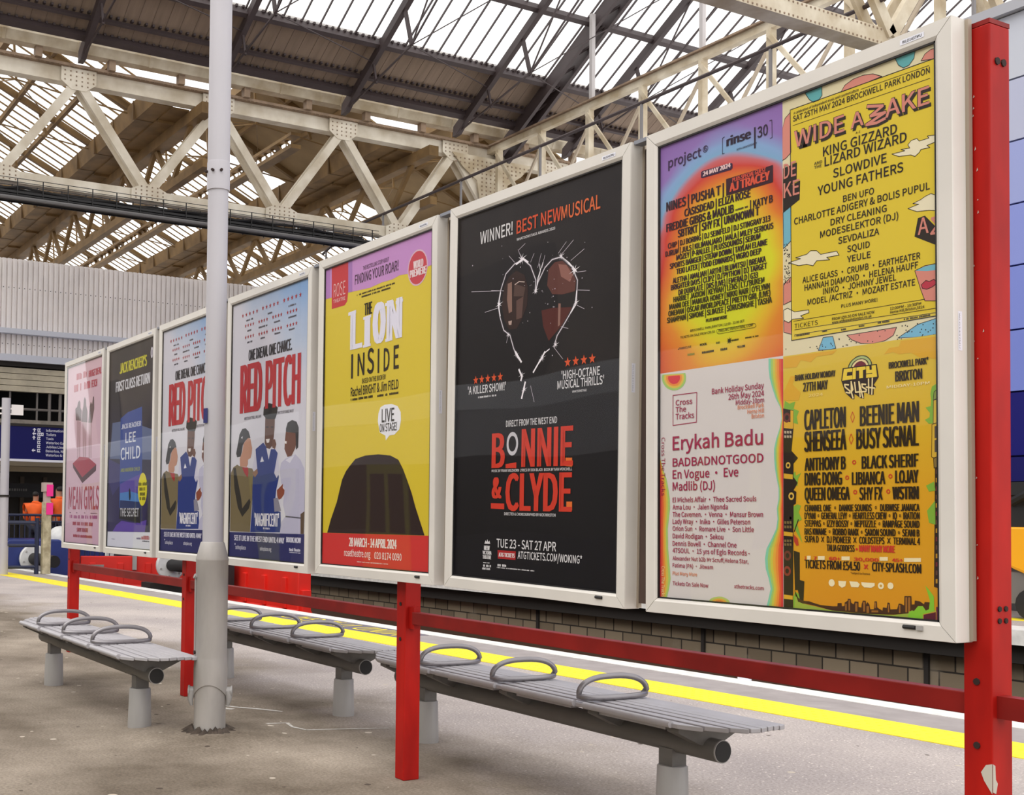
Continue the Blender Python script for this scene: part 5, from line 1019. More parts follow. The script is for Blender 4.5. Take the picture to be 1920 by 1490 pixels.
('c','black','spark_heart',3,'#cfc4d0',182.6,370.8,1.1,0,1,6),
('c','black','spark_heart',3,'#cfc4d0',-187.8,463.6,1.5,0,1,6),
('c','black','spark_heart',3,'#cfc4d0',98.7,607.9,2.2,0,1,6),
('c','black','spark_heart',3,'#cfc4d0',121,486.3,1,0,1,6),
('c','black','spark_heart',3,'#cfc4d0',11.7,403.9,2.3,0,1,6),
('c','black','spark_heart',3,'#cfc4d0',129.9,290.9,2.5,0,1,6),
('c','black','spark_heart',3,'#cfc4d0',-11.4,288.2,2.1,0,1,6),
('c','black','spark_heart',3,'#cfc4d0',291.5,373.6,2.4,0,1,6),
('c','black','spark_heart',3,'#cfc4d0',91.8,541.1,1.8,0,1,6),
('c','black','spark_heart',3,'#cfc4d0',303.8,501.1,1.4,0,1,6),
('c','black','spark_heart',3,'#cfc4d0',-198.4,579.6,1.7,0,1,6),
('c','black','spark_heart',3,'#cfc4d0',-6,393.9,1.5,0,1,6),
('c','black','spark_heart',3,'#cfc4d0',217.3,226.1,1.1,0,1,6),
('c','black','spark_heart',3,'#cfc4d0',128.6,330.7,2.6,0,1,6),
('c','black','spark_heart',3,'#cfc4d0',-47.2,398,1.6,0,1,6),
('c','black','spark_heart',3,'#cfc4d0',97.2,306.1,2.4,0,1,6),
('c','black','spark_heart',3,'#cfc4d0',-23.7,257.5,2.2,0,1,6),
('c','black','spark_heart',3,'#cfc4d0',91.6,432.8,2.2,0,1,6),
('c','black','spark_heart',3,'#cfc4d0',82.7,311.4,1.1,0,1,6),
('c','black','spark_heart',3,'#cfc4d0',247.7,368.3,1.6,0,1,6),
('c','black','spark_heart',3,'#cfc4d0',129,109.2,2.6,0,1,6),
('c','black','spark_heart',3,'#cfc4d0',347.8,259,2.1,0,1,6),
('c','black','spark_heart',3,'#cfc4d0',121.1,328.7,1.2,0,1,6),
('c','black','spark_heart',3,'#cfc4d0',-120.9,436.7,2.4,0,1,6),
('c','black','spark_heart',3,'#cfc4d0',125.2,357.2,1.4,0,1,6),
('c','black','spark_heart',3,'#cfc4d0',115.4,231.5,1.6,0,1,6),
('c','black','spark_heart',3,'#cfc4d0',132.4,394.6,1.6,0,1,6),
('c','black','spark_heart',3,'#cfc4d0',138.1,358,2.4,0,1,6),
('c','black','spark_heart',3,'#cfc4d0',-13.3,392.5,1.6,0,1,6),
('c','black','spark_heart',3,'#cfc4d0',136.4,290,1.8,0,1,6),
('c','black','spark_heart',3,'#cfc4d0',61.5,361.3,2.4,0,1,6),
('c','black','spark_heart',3,'#cfc4d0',137.1,310.6,1.9,0,1,6),
('c','black','spark_heart',3,'#cfc4d0',224.7,377.7,1.3,0,1,6),
('c','black','spark_heart',3,'#cfc4d0',-191.2,527.7,1.1,0,1,6),
('c','black','spark_heart',3,'#cfc4d0',66.4,356.3,1.3,0,1,6),
('c','black','spark_heart',3,'#cfc4d0',-54.6,254.2,1.3,0,1,6),
('c','black','spark_heart',3,'#cfc4d0',-399,535,2.9,0,1,6),
('c','black','spark_heart',3,'#cfc4d0',-173.9,451.3,1.7,0,1,6),
('l','black','face_print',1,'#cdb7ae',1.77,(-109.1,411.3,-83,419.2,-48.9,412.5)),
('c','lilac','artwork',1,'#d8b5c4',374.4,602.4,81.2,0,1.02,24),
('c','lilac','artwork',1.4,'#c84652',374.4,602.4,74.3,0,1.02,24),
('m','lilac','small_print',3,'#2d2416',-172.5,562.4,181.2,7.6),
('m','lilac','small_print',3,'#2d2416',-131.7,546.5,142.6,8.2),
('l','lilac','artwork',3.5,'#e4e1f0',8.31,(-251.6,484.5,-183.4,487.2)),
('l','lilac','artwork',3.5,'#e4e1f0',6.87,(-104.1,442.5,-36.4,445.2)),
('l','lilac','artwork',3.5,'#e4e1f0',6.86,(-103.2,307.5,-36.7,308)),
('l','lilac','artwork',3.5,'#e4e1f0',7.26,(100.1,478,169.3,479.4)),
('l','lilac','artwork',3.5,'#e4e1f0',7.15,(194.5,474.3,250.6,476.3)),
('l','lilac','artwork',3.5,'#e4e1f0',7.24,(106.2,310.4,161.7,311.2)),
('m','lilac','small_print',3,'#2d2416',-221,54.5,-8.8,11.4),
('m','lilac','small_print',3,'#2d2416',33.3,52.2,224,10.9),
('m','lilac','small_print',3,'#e7c4bc',-139.9,-728,148.8,4.4),
('s','pitch','star_rating',3,'#a6242c',5,-378.3,667.3,-130.8,14.6),
('s','pitch','star_rating',3,'#a6242c',5,-98.9,672.2,142.7,15.6),
('s','pitch','star_rating',3,'#a6242c',5,175.1,674.6,420.1,15.7),
('s','pitch','star_rating',3,'#a6242c',4,-329.2,601.6,-187.1,13),
('s','pitch','star_rating',3,'#a6242c',4,-141.4,601.3,-1.7,13.4),
('s','pitch','star_rating',3,'#a6242c',4,43.2,602,183.1,13.8),
('s','pitch','star_rating',3,'#a6242c',4,227.2,600.9,369.3,13.5),
('s','pitch','star_rating',3,'#a6242c',4,-326.5,533.7,-184.5,12.9),
('s','pitch','star_rating',3,'#a6242c',4,-138.6,530,.9,13.4),
('s','pitch','star_rating',3,'#a6242c',4,43.1,529.8,182.9,13.8),
('s','pitch','star_rating',3,'#a6242c',4,227.1,528.7,371.8,13.4),
('m','pitch','small_print',3,'#55525c',-304.1,626.6,-209,10.1),
('m','pitch','small_print',3,'#55525c',-9.7,625.7,49.3,9.8),
('m','pitch','small_print',3,'#55525c',254,629.2,345.2,9.4),
('m','pitch','small_print',3,'#55525c',-286.4,564.5,-230.4,10.1),
('m','pitch','small_print',3,'#55525c',-129.7,562.7,-11.6,9.9),
('m','pitch','small_print',3,'#55525c',73.8,565.9,151.9,9.6),
('m','pitch','small_print',3,'#55525c',243,566.4,352.5,9.4),
('m','pitch','small_print',3,'#55525c',-294.3,496.4,-212.8,10.1),
('m','pitch','small_print',3,'#55525c',-100.9,497.6,-40.5,9.9),
('m','pitch','small_print',3,'#55525c',72,500.2,157,9.6),
('m','pitch','small_print',3,'#55525c',263.9,499.2,332.9,9.4),
('m','pitch','small_print',3,'#e4e2ea',-30.6,-579.5,61.1,9.9),
('c','pitch','artwork',2,'#d9d7e6',-412.4,-672.6,5.9,0,1,24),
('m','pitch','small_print',3,'#d9d7e6',311.4,-699.2,443.2,4.7),
('c','navy','artwork',1.8,'#d9cf2a',301,-321.7,118.3,0,.82,24),
('m','navy','small_print',3,'#3a3510',212.6,-295.9,394.5,23.2),
('m','navy','small_print',3,'#3a3510',224.3,-331.5,371.9,23.2),
('m','navy','small_print',3,'#3a3510',245.6,-367.1,354.9,23.1),
('m','navy','small_print',3,'#3a3510',241.5,-399.2,367.9,23.1),
('m','navy','small_print',3,'#8a8aa0',-391.1,-692.5,-303.7,5.5),
('m','navy','small_print',3,'#5a4a8a',190.4,-679.8,281.8,12.9),
('m','navy','small_print',3,'#a83a5a',291.3,-678.9,464.9,22.9),
('m','navy','small_print',3,'#4a4a70',311.4,-695.6,462,10.2),
('m','navy','small_print',3,'#a83a5a',328.4,-657.1,450.8,6.3),
('c','navy','artwork',1.5,'#cfcbd6',448.5,640.8,39.5,0,.62,24),
('c','navy','artwork',1.8,'#7a7684',450.4,640.6,22.9,0,.5,24),
('m','pink','headline_print',3,'#b8364f',-310.1,619.2,65,53),
('m','pink','headline_print',3,'#b8364f',-299,522.3,161.6,59.7),
('l','pink','artwork',1.6,'#8a6472',1.5,(-171.2,-24.8,-147.8,-93)),
('l','pink','artwork',1.6,'#8a6472',1.48,(20.9,5.1,49.1,-106.3)),
('l','pink','artwork',1.6,'#8a6472',1.46,(184.4,-1.4,204.2,-110.9)),
('m','pink','small_print',3,'#a84a86',-374.9,-541.9,-279.9,27.4),
('m','pink','small_print',3,'#a84a86',-239.6,-543.6,-50.5,27.1),
('m','pink','small_print',3,'#a84a86',-17,-542.9,179.7,26.5),
('m','pink','small_print',3,'#a84a86',221.6,-542,445.4,26),
('m','pink','small_print',3,'#6a3a5a',243.3,-501.5,423.8,6.5),
('m','pink','small_print',3,'#6a3a5a',-364.4,-499.2,-323.6,6.8),
('m','pink','small_print',3,'#6a3a5a',-171.1,-500.4,-129,6.7),
('m','pink','small_print',3,'#6a3a5a',64,-499.7,106.8,6.6),
('m','pink','small_print',3,'#a82a44',-263.3,-601.1,311.2,28.9),
('m','pink','small_print',3,'#a82a44',-260.4,-699.9,294.7,22.8),
]
# ------------------------------------------------------------------ posters (flat printed sheets behind the acrylic)
def sheet_mat(name, build):
    m = bpy.data.materials.new(name); m.use_nodes = True; n = m.node_tree.nodes; l = m.node_tree.links
    b = n['Principled BSDF']; b.inputs['Roughness'].default_value = .55; b.inputs['Specular IOR Level'].default_value = .2
    tc = n.new('ShaderNodeTexCoord'); sp = n.new('ShaderNodeSeparateXYZ'); l.new(tc.outputs['Object'], sp.inputs[0])
    c = build(n, l, tc, sp); l.new(c, b.inputs['Base Color']); return m
def ramp(n, l, src, stops):
    r = n.new('ShaderNodeValToRGB'); e = r.color_ramp.elements
    while len(e) < len(stops): e.new(.5)
    for q, (p, c) in zip(e, stops): q.position = p; q.color = lin(c)
    l.new(src, r.inputs[0]); return r.outputs[0]
def mathn(n, l, op, a, b=None):
    m = n.new('ShaderNodeMath'); m.operation = op
    for k, v in enumerate((a, b)):
        if v is None: continue
        if isinstance(v, (int, float)): m.inputs[k].default_value = v
        else: l.new(v, m.inputs[k])
    return m.outputs[0]
def g_rainbow(n, l, tc, sp):
    ns = n.new('ShaderNodeTexNoise'); ns.inputs['Scale'].default_value = 3.2; ns.inputs['Detail'].default_value = 1
    mp = n.new('ShaderNodeMapping'); mp.inputs['Rotation'].default_value = (0, radians(35), 0); mp.inputs['Scale'].default_value = (.5, 1, 2.2); l.new(tc.outputs['Object'], mp.inputs[0]); l.new(mp.outputs[0], ns.inputs[0])
    x = mathn(n, l, 'MULTIPLY', mathn(n, l, 'ADD', sp.outputs['X'], .22), 1.15); z = mathn(n, l, 'MULTIPLY', mathn(n, l, 'SUBTRACT', sp.outputs['Z'], .27), 1.0)
    d = mathn(n, l, 'SQRT', mathn(n, l, 'ADD', mathn(n, l, 'MULTIPLY', x, x), mathn(n, l, 'MULTIPLY', z, z)))
    d = mathn(n, l, 'ADD', d, mathn(n, l, 'MULTIPLY', mathn(n, l, 'SUBTRACT', ns.outputs['Fac'], .5), .13))
    d = mathn(n, l, 'MULTIPLY', d, 1.72)
    up = ramp(n, l, d, [(0, '#cfd22a'), (.34, '#d8d62c'), (.42, '#e0b030'), (.50, '#dc7a30'), (.58, '#cc4438'), (.63, '#c86a70'), (.67, '#7fa9cc'), (.72, '#86a6d0'), (.8, '#9173b4'), (1, '#8a62a8')])
    dn = ramp(n, l, d, [(0, '#cfd22a'), (.3, '#d2d22a'), (.4, '#dfb92e'), (.5, '#dd8a30'), (.6, '#d8702c'), (.75, '#c93a34')])
    mx = n.new('ShaderNodeMixRGB'); mr = n.new('ShaderNodeMapRange'); mr.inputs[1].default_value = .1; mr.inputs[2].default_value = .32; l.new(sp.outputs['Z'], mr.inputs[0]); l.new(mr.outputs[0], mx.inputs[0]); l.new(dn, mx.inputs[1]); l.new(up, mx.inputs[2]); return mx.outputs[0]
def g_lin(lo, hi, stops, axis='Z', noise=0):
    def f(n, l, tc, sp):
        v = mathn(n, l, 'DIVIDE', mathn(n, l, 'SUBTRACT', sp.outputs[axis], lo), hi-lo)
        if noise:
            ns = n.new('ShaderNodeTexNoise'); ns.inputs['Scale'].default_value = 3; l.new(tc.outputs['Object'], ns.inputs[0])
            v = mathn(n, l, 'ADD', v, mathn(n, l, 'MULTIPLY', mathn(n, l, 'SUBTRACT', ns.outputs['Fac'], .5), noise))
        return ramp(n, l, v, stops)
    return f
def g_pitch(n, l, tc, sp):
    v = mathn(n, l, 'ADD', sp.outputs['Z'], mathn(n, l, 'MULTIPLY', sp.outputs['X'], .55))
    ns = n.new('ShaderNodeTexNoise'); ns.inputs['Scale'].default_value = 3; ns.inputs['Detail'].default_value = 5; l.new(tc.outputs['Object'], ns.inputs[0])
    v = mathn(n, l, 'ADD', v, mathn(n, l, 'MULTIPLY', mathn(n, l, 'SUBTRACT', ns.outputs['Fac'], .5), .35))
    return ramp(n, l, v, [(0, '#d3d1da'), (.45, '#cfcdd8'), (.62, '#b9c4d8'), (.95, '#7fa3d0')])
iw, ih = PW/2-PM, PH/2-PM
SHEETS = {  # name: frame index, rect (x0,z0,x1,z1), material, label
 'pink': (0, (-iw, -ih, iw, ih), sheet_mat('sheet_pink', g_lin(-.8, .8, [(0, '#cda7bd'), (.4, '#d3b2c4'), (1, '#d8b6c2')], noise=.4)), 'pink poster with three dark figures over a crimson block, far left'),
 'navy': (1, (-iw, -ih, iw, ih), sheet_mat('sheet_navy', g_lin(-.8, .8, [(0, '#2a2148'), (.45, '#211d38'), (.75, '#262227'), (1, '#2b2726')], noise=.3)), 'dark poster of a blue book with a yellow oval badge'),
 'pitch': (3, (-iw, -ih, iw, ih), sheet_mat('sheet_pitch', g_pitch), 'white poster with tall red title and three players, right of the pole'),
 'lilac': (4, (-iw, -ih, iw, ih), sheet_mat('sheet_yellow', g_lin(-.8, .8, [(0, '#d6bd30'), (1, '#dcc544')], noise=.5)), 'yellow poster with lilac top and red bottom band'),
 'black': (5, (-iw, -ih, iw, ih), sheet_mat('sheet_black', g_lin(-.8, .8, [(0, '#141113'), (.6, '#1d1a1c'), (1, '#242124')], noise=.2)), 'black poster with a heart drawn in white sparks'),
 'gradient': (6, (-iw, -.0095, .0055, ih), sheet_mat('sheet_rainbow', g_rainbow), 'rainbow gradient festival poster at the upper left of the four'),
 'yellow': (6, (.0055, -.0118, iw, ih), mat('sheet_cream', '#ddd2ad', .55, spec=.2), 'yellow festival poster with cream clouds at the upper right of the four'),
 'white': (6, (-iw, -ih, .0055, -.0095), mat('sheet_white', '#d4cdca', .55, spec=.2), 'white festival poster with heat-map edges at the lower left of the four'),
 'orange': (6, (.0055, -ih, iw, -.0118), sheet_mat('sheet_orange', g_lin(-.75, 0, [(0, '#d6921f'), (.35, '#d99f22'), (.75, '#d8b22c'), (1, '#d8bb42')], noise=.35)), 'orange festival poster with a city skyline at the lower right of the four'),
}
GRP = 'printed posters in the frames'
ROOT = {}
for nm, (fi, (x0, z0, x1, z1), m, lab) in SHEETS.items():
    X, Z, t = PN[fi]; b = MB(); b.box(x0, 0, z0, x1, .001, z1)
    o = b.build('poster', m); o.location = (X, YF+.014, EYE+Z); o.rotation_euler = (0, -t, 0); tag(o, lab, 'poster', GRP); ROOT[nm] = o
parts = {}
def part(ps, nm, col):
    k = (ps, nm, col)
    if k not in parts: parts[k] = MB()
    return parts[k]
rnd = random.Random(5); idx = 0
def ypos(lay): 
    return -.0003-lay*.00022-(idx % 80)*2e-6
def flat(mb, pts, y): mb.add([(a/1000, y, b/1000) for a, b in pts], [tuple(range(len(pts)))])
CLIP = {k: v[1] for k, v in SHEETS.items()}
for r in POLY:
    idx += 1; kind, ps, nm, lay, col = r[:5]; mb = part(ps, nm, col); y = ypos(lay)
    x0, z0, x1, z1 = [v*1000 for v in CLIP[ps]]
    cl = lambda a, b: (min(max(a, x0), x1), min(max(b, z0), z1))
    if kind == 'p':
        q = r[5]; flat(mb, [cl(a, b) for a, b in zip(q[::2], q[1::2])], y)
    elif kind == 'c':
        a, b_, R1, R2, sx_, n = r[5:]
        f = lambda rr, i: cl(a+rr*sx_*cos(2*pi*i/n), b_+rr*sin(2*pi*i/n))
        if R2 == 0: flat(mb, [f(R1, i) for i in range(n)], y)
        else:
            for i in range(n): flat(mb, [f(R1, i), f(R1, i+1), f(R2, i+1), f(R2, i)], y)
    elif kind == 'l':
        w, q = r[5], r[6]; q = list(zip(q[::2], q[1::2]))
        for (ax, ay), (bx, by) in zip(q, q[1:]):
            d = math.hypot(bx-ax, by-ay) or 1; nx, ny = -(by-ay)/d*w, (bx-ax)/d*w; ux, uy = (bx-ax)/d*w*.6, (by-ay)/d*w*.6
            flat(mb, [cl(ax+nx-ux, ay+ny-uy), cl(ax-nx-ux, ay-ny-uy), cl(bx-nx+ux, by-ny+uy), cl(bx+nx+ux, by+ny+uy)], y); y -= 1.5e-6
    elif kind == 's':
        n, a0, b0, a1, R1 = r[5:]
        for i in range(n):
            ca = a0+(a1-a0)*(i+.5)/n
            flat(mb, [(ca+(R1 if j % 2 == 0 else R1*.42)*sin(pi*j/5), b0+(R1 if j % 2 == 0 else R1*.42)*cos(pi*j/5)) for j in range(10)], y)
    elif kind == 'm':
        a0, b0, a1, hh = r[5:]; a = a0
        while a < a1-.1:
            w = min(hh*rnd.uniform(.35, .7), a1-a)
            if rnd.random() > .16:
                t = hh*rnd.choice([0, 0, .25]); flat(mb, [(a, b0), (a+w, b0), (a+w, b0+hh-t), (a, b0+hh)], y)
            a += w+hh*.16
    elif kind == 'd':
        R1, q = r[5], r[6]
        for a, b_ in zip(q[::2], q[1::2]): flat(mb, [cl(a+R1*cos(i*pi/3), b_+R1*sin(i*pi/3)) for i in range(6)], y)
k = 0
for ps, s, a0, b0, a1, h, col, w in TXT:
    k += 1; nm = 'title_lettering' if h > .06 else 'lettering'
    text_to(part(ps, nm, col), s, a0, b0, a1, h, -.0014-(k % 120)*3e-6, w, w == 'v')
for (ps, nm, col), mb in parts.items():
    if mb.v: mb.build(nm, ink(col), ROOT[ps])
tw = copy_tree(ROOT['pitch']); tw.location = (PN[2][0], YF+.014, EYE+PN[2][1]); tw.rotation_euler = (0, -PN[2][2], 0)
tw['label'] = 'white poster with tall red title, half hidden behind the grey pole'
# ------------------------------------------------------------------ benches
def make_bench(loc, label):
    r = empty('bench', loc, label, 'bench', 'grey metal platform benches')
    HL = 1.22; n = 8; y0, y1 = -.19, .20; zt = .437; sw = (y1-y0)/n
    def xend(t): return HL-.10+.25*math.sin(min(1, t*1.9)*pi/2)-.12*max(0, t-.35)
    for i in range(n):
        ya = y0+sw*i+.003; yb = ya+sw-.006; t0 = i/n; t1 = (i+1)/n; b = MB()
        xs0, xs1 = xend(t0), xend(t1); drop = .012*((2*i+1)/n-1)**2
        q = [(-xs0, ya), (xs0, ya), (xs1, yb), (-xs1, yb)]
        b.prism([(a, c, zt-.018-drop) for a, c in q], (0, 0, 0), (0, 0, .018))
        b.build('seat_slat', M_SEAT, r, bevel=.003)
    b = MB()                                       # front nosing of the four seats with gaps at the joints
    for k in range(4):
        xa = -HL+.10+k*(2*HL-.2)/4; xb = xa+(2*HL-.2)/4
        b.tube([(xa+.03, y0, zt-.014), (xb-.03, y0, zt-.014)], .014, 10)
        b.box(xa+.09, y0+.03, zt-.045, xb-.09, y1-.03, zt-.028)
    b.build('seat_pan', M_SEAT, r, True)
    b = MB(); b.tube([(-1.17, .0, .318), (1.168, .0, .318)], .044, 24); b.build('support_tube', M_BEAM, r, True)
    for s in (-1, 1):
        b = MB(); b.tube([(s*1.168, 0, .318), (s*1.172, 0, .318)], .0405, 24); b.build('tube_end_cap', M_BLK, r)
        b = MB(); b.lathe([(.0445, 0), (.0445, .006)], 24, (s*1.168-.004, 0, .318), 'x'); b.build('tube_rim', M_STEEL, r, True)
    for k in range(5):
        x = (-1.08, -.62, 0, .62, 1.08)[k]; b = MB()
        b.prism([(x-.03, -.17, .405), (x-.03, .17, .405), (x-.03, .17, .39), (x-.03, .05, .335), (x-.03, -.05, .335), (x-.03, -.17, .39)], (0, 0, 0), (.06, 0, 0)); b.build('seat_bracket', M_BEAM, r)
    for x in (-.69, -.07, .55):
        b = MB(); pts = []
        for i in range(40):
            a = 2*pi*i/40; c_, s_ = cos(a), sin(a)
            pts.append((x+(.02*c_ if s_ > 0 else -.055*s_), .172*math.copysign(abs(c_)**.8, c_)+.005, .449+(.082*max(0, s_)**.75 if s_ > 0 else 0)))
        b.tube(pts, .0125, 10, closed=True); b.build('armrest', M_ARM, r, True)
    for s in (-1, 1):
        x = s*.905
        b = MB(); b.bar((x, 0, .20), (x, 0, .29), .075, .075, (1, 0, 0)); lg = b.build('leg', M_BEAM, r)
        b = MB(); b.lathe([(.066, 0), (.066, .02), (.060, .215), (.056, .22)], 16, (x, 0, 0)); b.build('leg_sleeve', M_STEEL, lg, True)
    return r
bench = make_bench((-7.31, 2.235, 0), 'grey slatted bench in front of the posters at far left')
for loc, lab in (((-7.19, 3.48, 0), 'grey slatted bench behind the boards right of the grey pole'), ((-4.458, 3.48, 0), 'grey slatted bench behind the boards under the black poster')):
    c = copy_tree(bench); c.location = loc; c['label'] = lab
# ------------------------------------------------------------------ station roof: transverse truss over the track ends
XT = -26.0
def truss(name, X, ys, zb, zt, label, ya, yb, y_start, up_first, gus=True, CM=M_CREAM):
    t = empty(name, (X, 0, 0), label, 'roof truss')
    b = MB(); b.box(-.14, ya, zt-.16, .14, yb, zt+.16); b.build('top_chord', CM, t)
    b = MB(); b.box(-.26, ya, zt+.16, .30, yb, zt+.22)
    y = ya
    while y < yb: b.lathe([(.012, 0), (.012, .012)], 6, (.303-.01, y, zt+.145), 'x') if False else b.box(.262, y, zt+.146, .29, y+.03, zt+.16); y += .11
    b.build('top_flange', M_FLANGE, t)
    b = MB(); b.box(-.14, ya, zb-.13, .16, yb, zb+.13); b.build('bottom_chord', CM, t)
    if not gus:
        b = MB(); y = ya
        while y < 20:
            for z in (zb-.1, zb+.1): b.box(.16, y, z-.012, .168, y+.025, z+.012)
            y += .09
        rv = b.build('rivets', M_FLANGE, t); rv['kind'] = 'stuff'
    y = y_start; top = up_first
    while y < yb:
        za, zc = (zt-.1, zb+.05) if top else (zb+.05, zt-.1)
        b = MB(); b.bar((.15, y, za), (.15, min(y+1.69, yb+.5), zc), .2, .1, (1, 0, 0)); b.bar((-.12, y, za), (-.12, min(y+1.69, yb+.5), zc), .2, .06, (1, 0, 0)); b.build('diagonal', CM, t)
        if not gus: y += 1.69; top = not top; continue
        b = MB(); zg = zt if top else zb
        s_ = -1 if top else 1; zz = zg+s_*-.16 if top else zg-.13
        b.prism([(.2, y-.4, zg+.155), (.2, y+.4, zg+.155), (.2, y+.4, zg-.155), (.2, y+.16, zg-.33), (.2, y-.16, zg-.33), (.2, y-.4, zg-.155)] if top else [(.2, y-.42, zg-.13), (.2, y+.42, zg-.13), (.2, y+.42, zg+.12), (.2, y+.16, zg+.24), (.2, y-.16, zg+.24), (.2, y-.42, zg+.12)], (0, 0, 0), (.02, 0, 0))
        g = b.build('gusset_plate', CM, t)
        b = MB()
        for i in range(6):
            for j in range(4):
                yy, z2 = y-.33+i*.13, zg-.24+j*.1 if top else zg-.09+j*.09
                if abs(yy-y) < .2 or (zg-.15 < z2 < zg+.13): b.box(.22, yy, z2, .232, yy+.028, z2+.028)
        b.build('rivets', M_FLANGE, g)['kind'] = 'stuff'
        y += 1.69; top = not top
    return t
t1 = truss('roof_truss', XT, None, 8.52, 10.98, 'long cream lattice truss spanning the view behind the pole', 2.0, 34, 3.93, True, True, M_CREAM2)
t0 = truss('roof_truss.010', -11.65, None, 8.47, 10.95, 'near cream riveted truss entering above the right frame', 7.0, 30, 8.84, False, False)
# column and big gusset where the girders meet
c = empty('roof_column', (XT, 18.6, 0), 'riveted cream column head where the two trusses meet', 'column')
b = MB(); b.box(-.25, -.25, 0, .25, .25, 10.8); b.build('column_shaft', M_CREAM, c)
b = MB(); b.prism([(.26, -1.3, 10.85), (.26, 1.3, 10.85), (.26, .95, 10.5), (.26, .5, 10.2), (.26, .35, 9.4), (.26, -.35, 9.4), (.26, -.5, 10.2), (.26, -.95, 10.5)], (0, 0, 0), (.03, 0, 0)); g = b.build('knee_plate', M_CREAM, c)
b = MB()
for i in range(18):
    for j in range(12):
        yy, zz = -1.2+i*.14, 9.5+j*.11
        if abs(yy) < .45 or zz > 10.35+abs(abs(yy)-.5)*.35: b.box(.29, yy, zz, .303, yy+.035, zz+.035)
b.build('rivets', M_FLANGE, g)
# longitudinal lattice girder on the column line
lg = empty('roof_girder', (0, 18.6, 0), 'cream lattice girder running towards the viewer above the black poster', 'roof girder')
b = MB(); b.box(-26.3, -.08, 11.0, 4, .08, 11.16); b.build('top_chord', M_CREAM, lg)
b = MB(); b.box(-26.3, -.16, 11.16, 4, .16, 11.2); b.build('top_flange', M_FLANGE, lg)
b = MB(); b.box(-26.3, -.1, 8.4, 4, .1, 8.65); b.build('bottom_chord', M_CREAM, lg)
for i in range(14):
    x = -25.42+i*1.81
    b = MB(); b.box(x-.06, -.08, 8.6, x+.06, .08, 11.0); b.build('vertical', M_CREAM, lg)
    b = MB(); b.bar((x, -.1, 10.9), (x+1.81, -.1, 8.6), .09, .05, (0, 1, 0)); b.build('diagonal', M_CREAM, lg)
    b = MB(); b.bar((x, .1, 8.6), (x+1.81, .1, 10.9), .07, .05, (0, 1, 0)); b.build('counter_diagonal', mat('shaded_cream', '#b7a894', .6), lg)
for x, lab in ((-21.72, 'square white steel upright rising into the glazing above the black poster'), (-18.2, 'square white steel upright rising into the glazing above the rainbow poster')):
    b = MB(); b.box(x-.05, 18.55, 11.2, x+.05, 18.65, 13.3 if x < -20 else 15.2); tag(b.build('roof_post', mat('pale_post_paint', '#bdb8b8', .5)), lab, 'post')
# cable tray under the truss
ct = empty('cable_tray', (XT+.35, 0, 0), 'dark netted cable tray hung under the long cream truss', 'cable tray')
b = MB()
for z in (7.98, 8.03): b.box(-.25, 2.5, z, .25, 14.9, z+.02)
for x in (-.25, .22): b.box(x, 2.5, 7.96, x+.03, 14.9, 8.1)
b.build('tray', M_BLK, ct)
b = MB(); rr = random.Random(2)
for k in range(9):
    y = 2.5; pts = []; x = -.2+k*.05
    while y < 14.8: pts.append((x+rr.uniform(-.02, .02), y, 8.12+rr.uniform(-.03, .08))); y += .5
    b.tube(pts, .028, 6)
b.build('cables', M_BLK, ct)
b = MB(); y = 2.6
while y < 14.9:
    b.box(.25, y, 7.94, .27, y+.02, 8.36); b.box(-.26, y, 7.94, -.24, y+.02, 8.36); y += .55
for z in (8.2, 8.28, 8.36): b.box(.25, 2.5, z, .262, 14.9, z+.012)
b.build('netting', M_BLK, ct)
b = MB(); b.tube([(.3, 2.5, 7.93), (.3, 14.9, 7.93)], .045, 8); b.build('conduit', mat('grey_conduit', '#6c6a6a', .5), ct)
# ------------------------------------------------------------------ first roof bay: dark boarding, glazing, rafters, purlins
RX0, RZ0, RS = -25.6, 11.2, .56
def rz(x): return RZ0+RS*(x-RX0)
Y0R, Y1R, XR = -2.0, 40.0, -16.5
def slab(mb, xa, xb, ya, yb, off=0.0, th=.05):
    mb.prism([(xa, ya, rz(xa)+off), (xb, ya, rz(xb)+off), (xb, yb, rz(xb)+off), (xa, yb, rz(xa)+off)], (0, 0, 0), (0, 0, th)); return mb
struct(slab(MB(), -25.05, -23.7, Y0R, Y1R, .17).build('ceiling', M_BOARD))
b = MB(); b.add([(-23.7, Y0R, rz(-23.7)+.16), (XR, Y0R, rz(XR)+.16), (XR, Y1R, rz(XR)+.16), (-23.7, Y1R, rz(-23.7)+.16)], [(0, 1, 2, 3)])
o = struct(b.build('ceiling.001', M_GLASS)); o['label'] = 'white patent glazing of the near roof slope'
b = MB(); y = Y0R
while y < Y1R: b.bar((-23.75, y, rz(-23.75)+.12), (XR, y, rz(XR)+.12), .026, .05); y += .46
b.build('glazing_bars', M_DARK, o)
b = MB(); y = Y0R
while y < Y1R: b.bar((-25.05, y, rz(-25.05)+.168), (-23.7, y, rz(-23.7)+.168), .008, .006); y += .32
b.build('board_joints', mat('board_joint', '#6a5b50', .9), bpy.data.objects['ceiling'])
PG = 'purlins under the near roof slope'
